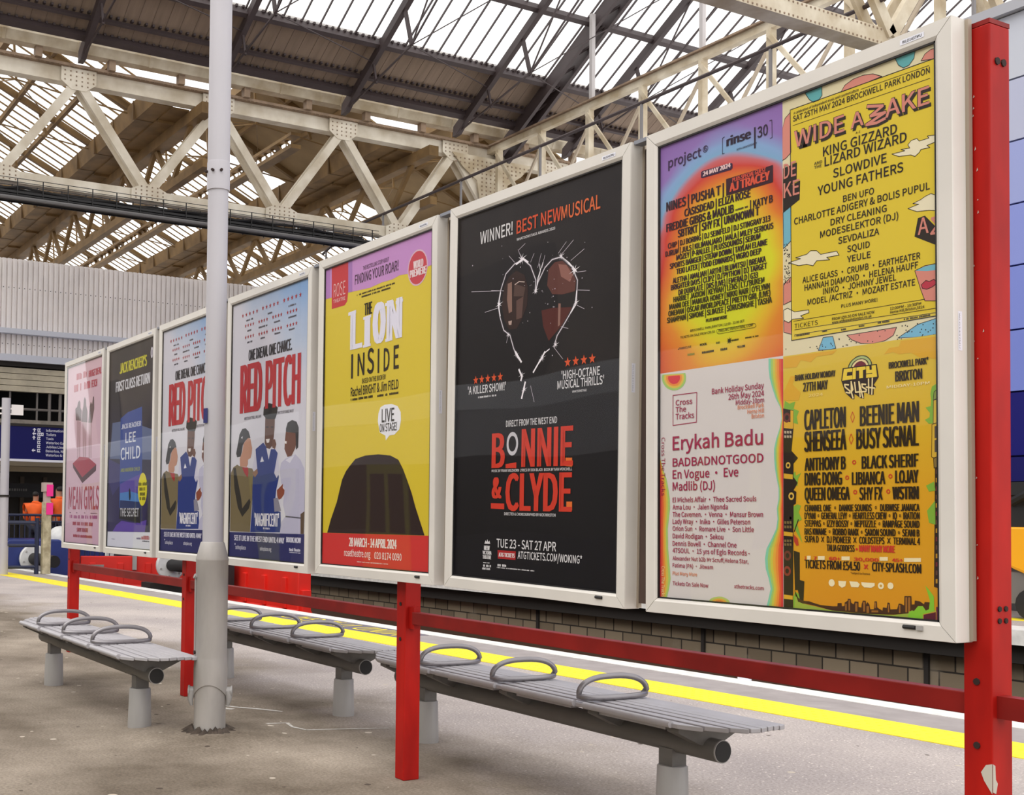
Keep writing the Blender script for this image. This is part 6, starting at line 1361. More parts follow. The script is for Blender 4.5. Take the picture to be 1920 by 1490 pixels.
for i, (x, w, h, lab) in enumerate([(-24.98, .16, .16, 'dark purlin at the foot of the near roof slope'), (-24.55, .07, .1, 'thin dark purlin halfway up the dark boarding'), (-23.68, .12, .2, 'dark purlin where the boarding meets the glazing'), (-22.0, .12, .18, 'dark purlin across the lower glazing'), (-20.2, .12, .18, 'dark purlin across the middle glazing'), (-18.4, .12, .18, 'dark purlin across the top glazing')]):
    b = MB(); b.bar((x, Y0R, rz(x)+.02), (x, Y1R, rz(x)+.02), w, h, (-RS, 0, 1))
    o = tag(b.build('roof_purlin', M_DARK), lab, 'purlin', PG)
    if i < 3:
        b = MB(); y = Y0R
        while y < Y1R: b.box(x-.03, y, rz(x)+.1, x+.07, y+.05, rz(x)+.15); y += .16
        b.build('purlin_clips', M_DARK, o)['kind'] = 'stuff'
RG = 'dark rafters of the near roof slope'
def rafter(y, dbl=False):
    r = empty('roof_rafter', (RX0, y, RZ0), 'dark double steel rafter on the column line' if dbl else 'dark steel rafter crossing boarding and glazing of the near roof slope', 'rafter', None if dbl else RG)
    L = XR-RX0
    if dbl:
        for dy in (-.17, .17):
            b = MB(); b.bar((-.2, dy, -.25), (L, dy, RS*L-.12), .1, .34, (-RS, 0, 1)); b.build('rafter_beam', M_DARK, r)
        b = MB()
        for i in range(16): b.bar((i*.55, -.17, RS*i*.55-.15), (i*.55+.5, .17, RS*(i*.55+.5)-.15), .05, .05)
        b.build('lacing', M_DARK, r)
    else:
        b = MB(); b.bar((.25, 0, .06), (L, 0, RS*L-.08), .13, .2, (-RS, 0, 1)); b.build('rafter_beam', M_DARK, r)
        b = MB(); b.prism([(.12, -.06, -.06), (.36, -.06, -.04), (.85, -.06, .34), (.55, -.06, .42), (.16, -.06, .2)], (0, 0, 0), (0, .12, 0)); b.build('foot_bracket', M_DARK, r)
        b = MB(); b.bar((.3, 0, .02), (3.3, 0, RS*3.3-1.25), .035, .035); b.bar((3.3, 0, RS*3.3-1.25), (7, 0, RS*7-1.0), .035, .035); b.build('tie_rod', M_DARK, r)
        b = MB(); b.bar((3.0, 0, RS*3.0-.15), (3.3, 0, RS*3.3-1.25), .09, .06, (0, 1, 0)); b.build('strut', M_DARK, r); b = MB(); b.bar((1.6, 0, RS*1.6-.15), (1.75, 0, RS*1.75-.75), .05, .05); b.build('strut', M_DARK, r)
        b = MB(); b.bar((3.3, 0, RS*3.3-1.25), (5.2, 3.3, RS*5.2-.1), .02, .02); b.bar((3.3, 0, RS*3.3-1.25), (1.6, 3.3, RS*1.6-.1), .02, .02); b.bar((3.3, 0, RS*3.3-1.25), (5.0, 0, RS*5.0-.1), .03, .03); b.build('wind_brace', M_DARK, r)
    return r
r0 = rafter(.53)
for y in (3.9, 7.25, 10.5, 13.88, 17.2, 20.8, 24.1, 27.4, 30.7, 34.0, 37.3):
    c = copy_tree(r0); c.location.y = y
rafter(18.95, True)
# gutter along the truss with straps and stools
gt = empty('roof_gutter', (-25.66, 0, 11.58), 'cream segmented gutter running above the long truss', 'gutter')
b = MB(); b.prism([(-.18, Y0R, -.17), (.10, Y0R, -.17), (.2, Y0R, .02), (.2, Y0R, .13), (-.25, Y0R, .15)], (0, 0, 0), (0, Y1R-Y0R, 0)); b.build('trough', M_CREAM, gt)
y = Y0R+.9; k = 0
while y < Y1R:
    b = MB(); b.prism([(.11, y, -.19), (.225, y, .02), (.225, y, .15), (.19, y, .15), (.19, y, .03), (.08, y, -.17)], (0, 0, 0), (0, .07, 0)); b.build('strap', M_CREAM, gt)
    b = MB(); b.box(-.12, y+.75, -.4, .06, y+.9, -.17); b.build('stool', M_FLANGE, gt); y += 1.66
# ------------------------------------------------------------------ concourse roof beyond the truss: ridges along X
VY = [3.2, 9.45, 15.7, 21.9]; XE = -64
zv, zr_ = 11.2, 12.75
for k, yv in enumerate(VY):
    lab = ['tan box girder truss at far left beyond the long truss', 'tan box girder truss behind the pole', 'tan box girder truss above the blue cladding', 'tan box girder truss right of the column head'][k]
    t = empty('concourse_truss', (0, yv, 0), lab, 'roof truss', 'tan trusses of the concourse roof')
    b = MB(); b.prism([(-26.2, -.3, 11.25), (-26.2, .3, 11.25), (-26.2, .24, 10.82), (-26.2, -.24, 10.82)], (0, 0, 0), (XE+26.2, 0, 0)); o = b.build('box_gutter', M_TAN, t)
    x = -27.5
    while x > -58: b = MB(); b.box(x, -.315, 10.81, x+.05, .315, 11.26); b.build('strap', mat('tan_strap', '#6a5233', .7), o); x -= 1.6
    b = MB(); b.box(-26.2, .2, 10.78, XE, .66, 10.83); b.build('walkway_board', M_TAN, t)
    b = MB(); b.box(-25.3, .62, 10.5, XE, .9, 10.76); b.build('top_chord', M_TAN, t)
    b = MB(); b.box(-25.3, .66, 9.24, XE, .86, 9.44); b.build('bottom_chord', M_TAN, t)
    x = -26.3; top = True; nd = 0
    while x > XE and nd < 30:
        b = MB(); b.bar((x, .76, 10.6 if top else 9.36), (x-1.25, .76, 9.36 if top else 10.6), .13, .1, (0, 1, 0)); b.build('diagonal', M_TAN, t); x -= 1.25; top = not top; nd += 1
    x = -27.2
    while x > XE: b = MB(); b.box(x, .2, 10.72, x+.1, .85, 10.84); b.build('stool', M_TAN, t); x -= 2.6
ng = 1
for k in range(len(VY)):
    yv = VY[k]; yr = yv-3.12
    # slope descending to this valley, facing the platforms: glass beyond the boarding
    cut = -26.3 if yv < 12 else (-33.2 if yv < 18 else -36)
    if cut < -26.4:
        b = MB(); b.prism([(-26.3, yr, zr_), (cut, yr, zr_), (cut+1.2, yv-.2, zv+.1), (-26.3, yv-.2, zv+.1)], (0, 0, 0), (0, 0, .05)); ng += 1; struct(b.build('ceiling.%03d' % ng, M_TANB))
    b = MB(); b.add([(cut, yr, zr_+.03), (XE, yr, zr_+.03), (XE, yv-.2, zv+.13), (cut+(1.2 if cut < -27 else 0), yv-.2, zv+.13)], [(0, 1, 2, 3)]); ng += 1
    o = struct(b.build('ceiling.%03d' % ng, M_GLASS))
    b = MB(); x = -26.5; 
    while x > XE:
        if x < cut: b.bar((x, yr, zr_), (x, yv-.2, zv+.1), .025, .04)
        x -= .46
    b.build('glazing_bars', M_TAN, o)
    # far slope of the same ridge
    b = MB(); b.add([(-26.3, yr, zr_+.03), (XE, yr, zr_+.03), (XE, yr-2.95, zv+.13), (-26.3, yr-2.95, zv+.13)], [(0, 1, 2, 3)]); ng += 1
    o = struct(b.build('ceiling.%03d' % ng, M_GLASS))
    rb = MB(); rb.box(-26.3, yr-.08, zr_-.25, XE, yr+.08, zr_); tag(rb.build('ridge_beam', M_TAN), ['tan ridge beam left of the pole beyond the long truss', 'tan ridge beam crossing behind the pole', 'tan ridge beam right of the pole beyond the long truss', 'tan ridge beam behind the column head'][k], 'ridge beam', 'ridge beams of the concourse roof')
    for z_, yy in ((.62, .62), (.3, .3)):
        pb = MB(); y_ = yr+(yv-yr)*yy; zz = zr_+(zv-zr_)*yy-.08
        pb.box(-26.3, y_-.05, zz-.08, XE, y_+.05, zz+.05); tag(pb.build('concourse_purlin', M_TAN), 'tan purlin running along a concourse roof slope', 'purlin', 'tan purlins of the concourse roof')
    x = -28.0; first = None
    while x > XE:
        if first is None:
            rf = empty('concourse_rafter', (x, yr, 0), 'tan rafter frame with tie rods under the concourse roof', 'rafter', 'tan rafters of the concourse roof')
            b = MB(); b.bar((0, 0, zr_-.1), (0, yv-yr-.1, zv), .12, .16, (0, .5, 1)); b.build('rafter_beam', M_TAN, rf)
            b = MB(); b.bar((0, .1, zr_-1.3), (0, yv-yr-.1, zv-.1), .03, .03); b.bar((0, -3, zv-.1), (0, .1, zr_-1.3), .03, .03); b.build('tie_rod', M_TAN, rf)
            b = MB(); b.bar((0, 1.5, zr_-.9), (0, 1.7, zr_-1.45), .07, .05, (1, 0, 0)); b.build('strut', M_TAN, rf); b = MB(); b.bar((0, 0, zr_), (0, .1, zr_-1.3), .05, .05); b.build('strut', M_TAN, rf)
            b = MB(); b.bar((0, .1, zr_-1.3), (-3.2, 1.6, zr_-.9), .02, .02); b.bar((0, .1, zr_-1.3), (-3.2, -1.6, zr_-.9), .02, .02); b.build('wind_brace', M_TAN, rf)
            first = rf
        else:
            c = copy_tree(first); c.location.x = x
        x -= 3.3
sl = empty('ventilator_beam', (0, 13.0, 10.6), 'tan perforated beam with a row of bright slits right of the pole', 'beam')
b = MB(); b.box(-26.3, -.14, .12, -46, .14, .2); b.box(-26.3, -.14, -.2, -46, .14, -.1); b.build('beam_flanges', M_TAN, sl)
b = MB(); x = -26.5
while x > -46: b.bar((x, 0, -.12), (x-.35, 0, .14), .05, .1, (0, 1, 0)); x -= .42
b.build('lacing', M_TAN, sl)
lt = bpy.data.materials.new('slit_daylight_glow'); lt.use_nodes = True; pb_ = lt.node_tree.nodes['Principled BSDF']; pb_.inputs['Emission Color'].default_value = (1, 1, 1, 1); pb_.inputs['Emission Strength'].default_value = 1.2  # emission stands in for daylight showing through the beam slits
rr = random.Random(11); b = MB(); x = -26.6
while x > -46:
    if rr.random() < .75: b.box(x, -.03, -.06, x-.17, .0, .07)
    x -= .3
b.build('glowing_slits', lt, sl)
# ------------------------------------------------------------------ concourse end wall and building
XW = -33.0; YA, YB = -1.0, 14.95
def corr(z0, z1, xoff):
    b = MB(); y = YA; p = .145; pts = []
    while y < YB:
        pts += [(y, 0), (y+.03, 0), (y+.036, .075), (y+.088, .075), (y+.093, .062), (y+.14, .062)]; y += p
    for (ya, xa), (yb, xb) in zip(pts, pts[1:]): b.add([(XW+xoff+xa, ya, z0), (XW+xoff+xb, yb, z0), (XW+xoff+xb, yb, z1), (XW+xoff+xa, ya, z1)], [(0, 1, 2, 3)])
    b.box(XW-.25, YA, z0, XW+xoff-.03, YB, z1); return b
wall = struct(corr(6.25, 8.24, 0).build('wall_back', M_CORR)); wall['label'] = 'pale corrugated cladding above the concourse'
struct(corr(5.55, 6.15, .02).build('wall_back.001', M_CORR))
b = MB(); y = YA
while y < YB: b.box(XW+.07, y+.06, 7.42, XW+.082, y+.085, 7.44); b.box(XW+.09, y+.06, 5.85, XW+.102, y+.085, 5.87); y += .145
b.build('cladding_screws', M_DARKGAP, wall)
struct(MB().box(XW-.1, YA, 6.13, XW+.3, YB, 6.27).build('trim_10', M_LEDGE))
struct(MB().box(XW-.1, YA, 5.36, XW+.35, YB, 5.55).build('trim_11', M_LEDGE))
struct(MB().box(XW-.2, YA, 5.24, XW+.2, YB, 5.36).build('trim_12', M_DARKGAP))
fb = MB()
for k in range(4): fb.box(XW-.1, YA, 4.56+k*.165, XW+.12+.01*(k % 2), YB, 4.56+k*.165+.15)
struct(fb.build('trim_13', M_FASC))
# dark upper level with balcony, then shop level
iv = MB(); iv.box(XW-4, YA, 2.7, XW-3.9, YB, 5.2); iv.box(XW-4, YA, 5.15, XW-.1, YB, 5.24); struct(iv.build('wall_back.002', M_VOID))
struct(MB().box(XW-4, YA, 3.38, XW-.05, YB, 3.5).build('floor.004', M_DARKGAP))
struct(MB().box(XW-.05, YA, 3.62, XW+.1, YB, 3.78).build('trim_14', mat('balcony_edge', '#8f867b', .7, var=.2, vs_=5)))
struct(MB().box(XW-.05, YA, 3.44, XW+.02, YB, 3.54).build('trim_15', mat('balcony_edge2', '#9c9184', .7, var=.3, vs_=3)))
bl = empty('balcony_railing', (XW, 0, 3.78), 'grey scaffold-like railing of the dark upper level above the navy sign', 'railing')
b = MB()
for z in (.3, .82): b.tube([(.0, YA, z), (0, 9.0 if z > .5 else YB, z)], .035, 8)
b.build('rails', mat('railing_grey', '#77716c', .6), bl)
for y in (5.0, 6.3, 7.1, 7.6, 8.35, 8.7, 9.0, 10.2):
    b = MB(); b.tube([(.0, y, -.35 if y in (8.7, 9.0) else 0), (0, y, .86)], .045 if y in (8.7, 9.0) else .03, 8); b.build('post', MATS['railing_grey'], bl)
# people level
struct(MB().box(-60, YA-8, -.05, -27.2, 40, 0).build('floor.005', mat('concourse_floor', '#9a948e', .5, var=.1)))
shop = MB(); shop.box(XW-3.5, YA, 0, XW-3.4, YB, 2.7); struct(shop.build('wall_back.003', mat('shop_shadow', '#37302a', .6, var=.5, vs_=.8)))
struct(MB().box(XW-3.5, YA, 2.5, XW+.1, YB, 2.62).build('ceiling.020', mat('soffit_cream', '#8b7f6a', .7)))
struct(MB().box(XW-.6, YA, 2.36, XW-.5, YB, 2.5).build('trim_16', mat('soffit_edge', '#b3a58a', .7)))
fs = empty('shop_fascia', (XW-1.5, 7.9, 1.85), 'black shop fascia under the navy sign', 'fascia')
b = MB(); b.box(-.05, -3.2, -.2, .05, 2.4, .2); b.build('fascia_board', M_BLK, fs)
b = MB(); v, fc = text_mesh('Help point at Station'); xa = min(q[0] for q in v); xb = max(q[0] for q in v)
rr = random.Random(8); y = -.75
while y < .55: w = rr.uniform(.03, .07); b.add([(.052, y, -.02), (.052, y+w, -.02), (.052, y+w, .05), (.052, y, .05)], [(0, 1, 2, 3)]); y += w+.025
b.build('faint_lettering', mat('dim_letter', '#6d6a66', .6), fs)
wp = MB(); wp.box(-33.4, 7.0, 1.93, -33.3, 7.6, 2.3); tag(wp.build('notice_board', mat('pale_notice', '#a09a90', .6)), 'pale notice panel hanging under the navy sign', 'notice')
# shop window mullions
for i, y in enumerate((6.6, 7.3, 8.0, 8.7, 9.4)):
    b = MB(); b.box(XW-3.3, y, 0, XW-3.2, y+.12, 2.3); struct(b.build('trim_%d' % (17+i), mat('mullion', '#54483c', .6)))
# hanging sign
sg = empty('direction_sign', (-31, 0, 2.6), 'navy hanging direction sign with white arrows and words at far left', 'sign')
b = MB(); b.box(-.12, 3.5, 0, 0, 9.6, .86); b.build('sign_board', M_NAVY, sg)
b = MB(); b.box(-.14, 3.5, -.06, .03, 9.6, .0); b.build('white_base_strip', M_SIGNW, sg)
b = MB(); b.box(-.13, 3.5, .86, .02, 9.6, .93); b.build('top_trim', M_DARKGAP, sg)
b = MB()
ln = ['Information', 'Toilets', 'Taxis', 'Waterloo East', 'Jubilee Line', 'Bakerloo, Northern,', 'Waterloo & City']
def stext(mb, s, y0, z0, h):
    v, fc = text_mesh(s, .004); x0 = min(q[0] for q in v); k = h/cap_h(); mb.add([(.006, y0+(x-x0)*k, z0+yy*k) for x, yy in v], fc)
for i, s in enumerate(ln): stext(b, s, 8.10, .745-i*.108, .062)
b.build('sign_lettering', M_SIGNW, sg)
b = MB()
for i in range(6):
    w = .16 if i == 1 else .085
    b.add([(.005, 7.87, .735-i*.108), (.005, 7.87+w, .735-i*.108), (.005, 7.87+w, .82-i*.108), (.005, 7.87, .82-i*.108)], [(0, 1, 2, 3)])
    
b.build('pictogram_tiles', M_SIGNW, sg)
b = MB()
for i in range(6):
    z = .76-i*.108
    for yy in ((7.885, 7.93) if i != 1 else (7.885, 7.93, 7.98)): b.add([(.008, yy, z), (.008, yy+.03, z), (.008, yy+.03, z+.035), (.008, yy, z+.035)], [(0, 1, 2, 3)])
b.build('pictogram_marks', M_NAVY, sg)
b = MB()
def arrow(y, z, d):
    a = {'up': [(0, .05), (.05, 0), (.015, .005), (.015, -.05), (-.015, -.05), (-.015, .005), (-.05, 0)], 'left': [(-.05, 0), (0, .05), (-.005, .015), (.05, .015), (.05, -.015), (-.005, -.015), (0, -.05)]}[d]
    if d == 'down': pass
    b.add([(.006, y+p, z+q) for p, q in a], [tuple(range(7))])
arrow(7.79, .78, 'up'); arrow(7.785, .68, 'left'); arrow(7.78, .575, 'up'); arrow(7.775, .24, 'left')
b.build('sign_arrows', M_SIGNW, sg)
b = MB()
for y in (5.0, 8.9): b.box(-.08, y, .93, -.02, y+.06, 1.3)
b.build('hangers', M_DARKGAP, sg)
# ------------------------------------------------------------------ platform end: fence, posts, buffers
bf = empty('blue_fence', (-23.19, 5.0, 0), 'navy tubular fence at the platform end, far left', 'fence')
for y in (-3, -1.2, -.35, .92):
    b = MB(); b.tube([(0, y, 0), (0, y, 1.1)], .045, 10); b.build('post', mat('navy_fence_paint', '#1d2440', .5), bf)
for z in (.14, .56, 1.0):
    b = MB(); b.tube([(0, -4, z), (0, .92, z)], .032, 8); b.build('rail', MATS['navy_fence_paint'], bf)
pf = empty('picket_fence', (-27.6, 4, 0), 'dark picket fence behind the buffers at far left', 'fence')
b = MB(); b.tube([(0, -3, 1.15), (0, 6, 1.15)], .03, 8); b.tube([(0, -3, 1.0), (0, 6, 1.0)], .02, 8); b.tube([(0, -3, .1), (0, 6, .1)], .02, 8); b.build('rails', MATS['navy_fence_paint'], pf)
b = MB(); y = -3
while y < 6: b.tube([(0, y, 0), (0, y, 1.15)], .012, 6); y += .12
b.build('pickets', MATS['navy_fence_paint'], pf)
gp = empty('thin_grey_post', (-23.19, 5.27, 0), 'slim grey post with a small bracket at the far left edge', 'post')
b = MB(); b.tube([(0, 0, 0), (0, 0, .55)], .1, 14); b.tube([(0, 0, .55), (0, 0, 3.42)], .085, 14); b.build('post_shaft', M_POLE2, gp, True)
b = MB(); b.box(-.02, .1, 3.1, .02, .33, 3.3); b.box(-.02, -.2, 3.2, .02, .1, 3.23); b.box(-.02, -.2, 3.1, .02, .1, 3.13); b.build('bracket', M_CORR, gp)
b = MB(); b.lathe([(.1, 0), (.1, .04)], 14, (0, 0, 1.5)); b.build('band', M_DARKGAP, gp)
pk = empty('marker_post', (-23.19, 6.1, 0), 'cream concrete post with two bright pink markers at far left', 'post')
b = MB(); b.box(-.08, -.08, 0, .08, .08, 1.42); b.build('post_shaft', mat('flaking_cream', '#c9bfa2', .85, col2='#9a8f74', vs_=9), pk, bevel=.01)
b = MB(); b.box(-.09, -.09, 1.62, .09, .09, 1.8); b.box(-.06, -.06, 1.38, .06, .06, 1.62); b.build('cap_box', mat('pinkish_grey', '#b9a6a0', .7), pk)
mp = mat('fluorescent_pink', '#f0288f', .5)
for z in (1.17, 1.53): b = MB(); b.box(.085, -.03, z, .1, .1, z+.23); b.build('pink_marker', mp, pk)
WF = mat('white_flange_paint', '#d9d9d8', .5, var=.08); BL = mat('buffer_blue', '#1d2f74', .4, var=.15, vs_=2)
def buffer(loc, label, rr_=.31, blue=True):
    o = empty('buffer_stop', loc, label, 'buffer')
    b = MB(); b.lathe([(.12, -.06), (rr_*.93, -.06), (rr_, -.03), (rr_, .03), (rr_*.93, .05), (.12, .05)], 28, (0, 0, 0), 'x'); d = b.build('flange_disc', WF, o, True)
    b = MB()
    for k in range(6): a = k*pi/3+.3; b.tube([(.05, rr_*.75*cos(a), rr_*.75*sin(a)), (.07, rr_*.75*cos(a), rr_*.75*sin(a))], .022, 8)
    b.build('flange_bolts', M_STEEL, d)
    b = MB(); b.tube([(.05, 0, 0), (1.3, .12, -.02)], .13, 18); b.build('ram', M_BLK, o, True)
    if blue:
        b = MB(); b.prism([(-.1, -.75, -.5), (-.1, .9, -.5), (-.1, .9, .25), (-.1, .6, .42), (-.1, -.5, .42), (-.1, -.75, .2)], (0, 0, 0), (-1.6, 0, 0)); b.build('housing', BL, o, bevel=.03)
        b = MB(); b.lathe([(.05, -.3), (.25, -.25), (.3, 0), (.24, .2), (.1, .3)], 20, (-.6, .75, .42), 'x'); b.build('white_drum', WF, o, True)
    o_ = MB(); o_.box(-.8, -.4, -1.2-loc[2]+.1, -.2, .5, -.4); o_.build('pedestal', M_DARKGAP, o)
    return o
buffer((-26.2, 6.62, .19), 'white flanged buffer with black ram and blue housing left of the pink poster')
buffer((-29.4, 9.6, .12), 'white flanged buffer behind the red barrier under the dark blue poster', .36)
buffer((-24.9, 9.35, .08), 'white flanged buffer half hidden behind the red post left of the pole', .34, False)
# red water-filled barriers standing on the track
M_BAR = mat('red_plastic', '#e0281c', .42, var=.06, vs_=2, spec=.4)
def barrier(loc, L, label, rz=0):
    o = empty('water_barrier', loc, label, 'barrier', 'red plastic water-filled barriers on the track', rz)
    H = 1.3
    b = MB(); b.prism([(0, -.12, H), (0, .12, H), (0, .13, .62), (0, .2, .5), (0, .2, .42), (0, -.2, .42), (0, -.2, .5), (0, -.13, .62)], (0, 0, 0), (L, 0, 0)); b.build('barrier_body', M_BAR, o, bevel=.02)
    b = MB(); b.prism([(0, -.28, 0), (.35, -.28, 0), (.5, -.28, .14), (L-.5, -.28, .14), (L-.35, -.28, 0), (L, -.28, 0), (L-.05, -.28, .3), (L-.5, -.28, .42), (.5, -.28, .42), (.05, -.28, .3)], (0, 0, 0), (0, .56, 0)); b.build('foot', M_BAR, o, bevel=.02)
    for k in range(4):
        x = L*(k+.5)/4; b = MB(); b.box(x-.12, -.17, .62, x+.02, -.1, H-.16); b.build('rib', M_BAR, o, bevel=.01)
    b = MB(); b.box(-.09, -.08, .55, .02, .08, 1.0); b.box(L-.02, -.08, .4, L+.1, .08, .95); b.build('coupling_lug', M_BAR, o, bevel=.01)
    b = MB(); b.tube([(L*.5, -.05, H), (L*.5, -.05, H+.04)], .06, 12); b.build('filler_cap', M_BLK, o)
    return o
barrier((-27.45, 8.05, -1.1), 2.6, 'red water barrier with a pale label behind the red post at far left', radians(76))
c1, s1 = cos(radians(76)), sin(radians(76))
def rel(x, y, z): return Vector((-27.45+c1*x-s1*y, 8.05+s1*x+c1*y, z))
def card(nm, x0, x1, z0, z1, th, m, lab, cat):
    t = MB(); t.prism([rel(x0, -.19, z0), rel(x1, -.19, z0), rel(x1, -.19, z1), rel(x0, -.19, z1)], (0, 0, 0), (-s1*th, c1*th, 0)); tag(t.build(nm, m), lab, cat)
card('barrier_card', 2.0, 2.3, -.28, 0, .012, mat('pale_card', '#cfc6b6', .7), 'pale square card stuck to the red barrier under the dark blue poster', 'card')
card('grey_clamp', 1.2, 1.3, -.12, .3, .06, M_STEEL, 'grey strap clamped over the red barrier under the dark blue poster', 'clamp')
barrier((-28.2, 6.75, -1.1), .85, 'short end of a red barrier left of the far red post', radians(76))
barrier((-23.9, 8.1, -1.8), 1.6, 'low red barrier just left of the grey pole behind the dark red rail', radians(30))
bk = MB(); bk.box(-26.35, 10.75, -1.1, -25.5, 11.6, .27); tag(bk.build('black_chest', M_BLK), 'black plastic chest between the red barriers left of the pole', 'chest')
barrier((-20.95, 9.0, -.98), 3.3, 'red water barrier with a wide foot right of the grey pole')
bk = MB(); bk.box(-20.75, 8.55, -.1, -20.0, 8.75, .42); tag(bk.build('black_sheeting', M_BLK), 'black sheeting on a red barrier right of the grey pole', 'sheeting')
# ------------------------------------------------------------------ people in orange on the concourse
SKIN = mat('skin', '#a8765c', .6); HV = mat('orange_hi_vis', '#f2641c', .7, var=.08, vs_=6); TR = mat('navy_trousers', '#1f2230', .8); HAIR = mat('dark_hair', '#1d1714', .7)
def skinned(name, pts, edges, m, parent, levels=1, root=0):
    me = bpy.data.meshes.new(name); me.from_pydata([p[:3] for p in pts], edges, []); o = bpy.data.objects.new(name, me); COL.objects.link(o)
    s = o.modifiers.new('s', 'SKIN'); 
    for i, p in enumerate(pts): me.skin_vertices[0].data[i].radius = (p[3], p[4] if len(p) > 4 else p[3])
    me.skin_vertices[0].data[root].use_root = True
    u = o.modifiers.new('u', 'SUBSURF'); u.levels = levels; u.render_levels = levels
    dg = bpy.context.evaluated_depsgraph_get(); m2 = bpy.data.meshes.new_from_object(o.evaluated_get(dg)); bpy.data.objects.remove(o)
    for p in m2.polygons: p.use_smooth = True
    m2.materials.clear(); m2.materials.append(m); o = bpy.data.objects.new(name, m2); COL.objects.link(o); o.parent = parent; return o
def person(loc, h, rz, label):
    r = empty('person', loc, label, 'person', None, rz); k = h/1.75
    S = lambda *p: tuple(v*k for v in p)
    # front is +x; seen from behind / the side
    pts = [S(0, 0, .95, .15, .12), S(0, 0, 1.15, .15, .11), S(0, 0, 1.36, .18, .11), S(0, 0, 1.48, .07, .06), S(.02, 0, 1.58, .075, .075), S(.025, 0, 1.66, .085, .08), S(.01, 0, 1.73, .05, .05)]
    ed = [(0, 1), (1, 2), (2, 3), (3, 4), (4, 5), (5, 6)]
    def limb(a, seq):
        for p in seq: pts.append(S(*p)); ed.append((a, len(pts)-1)); a = len(pts)-1
        return a
    for s in (-1, 1):
        w = limb(2, [(0, s*.2, 1.40, .055), (.03, s*.24, 1.14, .045), (.16, s*.2, .98, .034)])
        p = limb(w, [(.22, s*.19, .95, .032, .018)])
        for j in range(4): limb(p, [(.27, s*(.17+.013*j), .945-.004*j, .008), (.30+.008*(j in (1, 2)), s*(.17+.013*j), .925, .007)])
        limb(w, [(.20, s*.16, .965, .009), (.235, s*.15, .95, .008)])
        limb(0, [(0, s*.09, .88, .085), (.01, s*.1, .5, .06), (-.01, s*.1, .09, .045), (.1, s*.11, .04, .04)])
    skinned('body', pts, ed, SKIN, r)
    q = [S(0, 0, .88, .19, .15), S(0, 0, 1.15, .185, .145), S(0, 0, 1.36, .215, .145), S(0, 0, 1.47, .15, .12), S(0, 0, 1.53, .085, .085)]; e2 = [(0, 1), (1, 2), (2, 3), (3, 4)]
    for s in (-1, 1):
        n = len(q); q += [S(0, s*.22, 1.40, .09), S(.03, s*.26, 1.14, .07), S(.13, s*.22, 1.01, .055)]; e2 += [(2, n), (n, n+1), (n+1, n+2)]
    j = skinned('jacket', q, e2, HV, r)
    b = MB(); b.lathe([(.2*k, -.025), (.2*k, .025)], 20, (0, 0, 1.02*k)); b.build('reflective_band', M_SIGNW, j, True) if False else None
    q = [S(0, 0, .93, .16, .13), S(0, .09, .86, .1), S(.01, .1, .5, .075), S(-.01, .1, .1, .065), S(0, -.09, .86, .1), S(.01, -.1, .5, .075), S(-.01, -.1, .1, .065)]
    skinned('trousers', q, [(0, 1), (1, 2), (2, 3), (0, 4), (4, 5), (5, 6)], TR, r)
    for s in (-1, 1): skinned('boot', [S(-.02, s*.1, .07, .06), S(.06, s*.105, .045, .045), S(.16, s*.11, .035, .035)], [(0, 1), (1, 2)], M_BLK, r)
    skinned('hair', [S(-.02, 0, 1.62, .085), S(-.015, 0, 1.69, .095, .09), S(.0, 0, 1.75, .06)], [(0, 1), (1, 2)], HAIR, r)
    b = MB()
    for s in (-1, 1): b.lathe([(.004*k, 0), (.01*k, .004*k), (.004*k, .008*k)], 8, (.105*k, s*.032*k, 1.645*k), 'x')
    b.build('eyes', M_BLK, r)
person((-28.6, 7.25, 0), 1.72, radians(150), 'person in an orange work jacket standing left of the pink marker post')
person((-28.2, 7.72, 0), 1.85, radians(200), 'person in an orange work jacket right of the pink marker post')
# ------------------------------------------------------------------ blue clad hoarding on the far platform
HX0, HX1, HY = -30.2, 2.0, 15.3
hz = lambda x: 8.02-.012*(x+26)
hb = empty('clad_hoarding', (0, HY, 0), 'tall blue clad cabin on the far platform right of the red post', 'hoarding')
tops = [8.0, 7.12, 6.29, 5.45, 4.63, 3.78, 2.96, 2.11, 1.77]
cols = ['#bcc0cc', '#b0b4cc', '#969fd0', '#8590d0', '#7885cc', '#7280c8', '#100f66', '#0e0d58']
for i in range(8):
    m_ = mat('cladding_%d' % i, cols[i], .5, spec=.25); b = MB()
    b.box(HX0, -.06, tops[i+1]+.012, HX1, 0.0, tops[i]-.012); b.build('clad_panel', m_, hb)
b = MB(); b.box(HX0, .0, 1.77, HX1, 2.3, 8.0); b.build('cabin_body', M_NAVY, hb)
b = MB(); b.box(HX0-.05, -.16, 8.0, HX1, 2.4, 8.14); b.build('roof_edge', mat('hoarding_edge', '#a4a5ad', .5), hb)
b = MB(); b.box(HX0, 1.1, 0, HX1, 2.3, 1.77); b.build('plinth', mat('plinth_grey', '#4c4a4b', .8, var=.15, vs_=2), hb)
b = MB(); b.box(HX0, -.1, 1.6, HX1, .1, 1.77); b.build('rubber_skirt', M_BLK, hb)
for x in (-28, -22, -16, -6.5, -1): b = MB(); b.box(x-.1, .3, 0, x+.1, .5, 1.7); b.build('leg', M_DARK, hb)
hr = empty('roof_handrail', (0, HY, 8.14), 'thin dark handrail along the roof of the blue cabin', 'handrail')
b = MB(); b.tube([(-29.2, .02, .42), (-27.65, .02, .82), (-22, .02, .84), (-13.5, .02, .84), (1, .02, .84)], .035, 8); b.build('top_rail', M_DARK, hr)
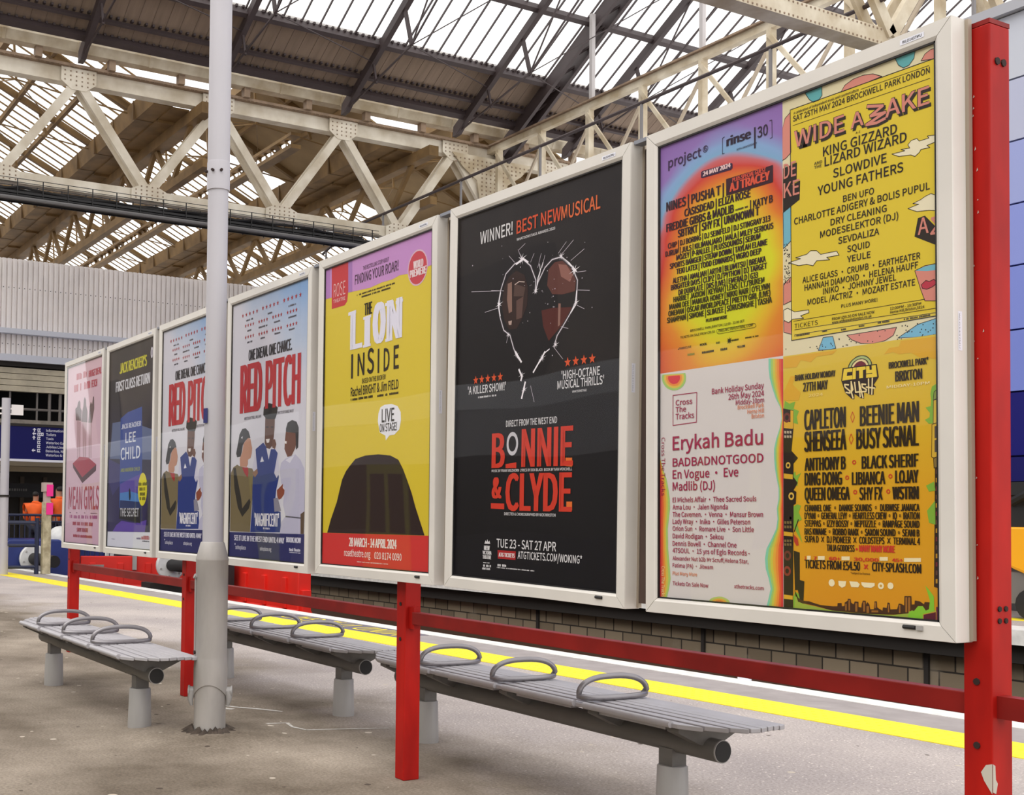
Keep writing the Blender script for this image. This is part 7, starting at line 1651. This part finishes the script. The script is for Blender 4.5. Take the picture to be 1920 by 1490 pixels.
for x in (-29.0, -27.65, -25.9, -22.4, -19.5, -16.5, -13.5, -10, -7): b = MB(); b.box(x-.022, .0, 0, x+.022, .04, .82 if x > -28 else .45); b.build('stanchion', mat('stanchion_grey', '#7d7a7c', .5), hr)
# yellow vehicle glimpsed under the cabin at the right edge
vh = empty('platform_vehicle', (-8.9, 15.2, 0), 'yellow and grey vehicle end glimpsed right of the tall red post', 'vehicle')
b = MB(); b.prism([(-.42, 0, 1.18), (1.6, 0, 1.18), (1.6, 0, .6), (-.1, 0, .55), (-.36, 0, .65), (-.46, 0, .95)], (0, -.3, 0), (0, .9, 0)); b.build('yellow_body', mat('vehicle_yellow', '#f0a818', .4), vh, bevel=.04)
b = MB(); b.box(-.5, -.25, .2, 1.6, .5, .6); b.build('grey_skirt', mat('vehicle_grey', '#6f6a66', .6), vh)
b = MB(); b.box(-.45, -.2, 1.18, .1, .4, 1.45); b.tube([(-.4, -.2, 1.5), (-.1, -.32, 1.62), (.5, -.3, 1.45)], .06, 8); b.build('black_bellows', M_BLK, vh)
for x in (-.1, 1.2): b = MB(); b.tube([(x, -.3, .2), (x, .4, .2)], .2, 16); b.build('wheel', M_BLK, vh)
# ------------------------------------------------------------------ carriage at the platform behind the viewer (seen reflected in the poster panes)
cr = empty('train_carriage', (0, -3.6, 0), 'grey train carriage standing behind the viewer', 'train')
b = MB(); b.box(-40, -2.4, -.3, 6, 0, 1.0); b.build('lower_body', mat('carriage_navy', '#262a3c', .35), cr)
b = MB(); b.box(-40, -2.4, 1.0, 6, -.01, 2.0); b.build('window_band', mat('carriage_glass', '#14161a', .15), cr)
b = MB(); b.prism([(-40, 0, 2.0), (-40, 0, 2.65), (-40, -.35, 3.05), (-40, -1.2, 3.25), (-40, -2.05, 3.05), (-40, -2.4, 2.65), (-40, -2.4, 2.0)], (0, 0, 0), (46, 0, 0)); b.build('roof', mat('carriage_white', '#c9cbd0', .4), cr)
for x in (-31, -27, -20, -16, -9, -5, 2):
    b = MB(); b.box(x, -.02, .05, x+1.3, .02, 2.0); d = b.build('door', mat('carriage_door', '#b9bf2e', .4), cr)
    b = MB(); b.box(x+.12, .0, .95, x+.58, .03, 1.85); b.box(x+.72, .0, .95, x+1.18, .03, 1.85); b.build('door_window', MATS['carriage_glass'], d)
bw = MB(); bw.box(-60, -12.4, -.3, 14, -12, 9.5); o = struct(bw.build('unseen_wall_left', mat('reflection_wall_brick', '#8d7d6e', .9, var=.25, vs_=.7))); o['label'] = 'unseen brick wall added behind the viewer to darken pane reflections'  # unseen wall added so the poster panes reflect something darker than sky
bw = MB()
for k in range(9): bw.box(-58+k*8, -12.02, 3.2, -54+k*8, -11.9, 7.6)
bw.build('unseen_wall_arches', mat('reflection_wall_arch', '#5b5048', .9), o)
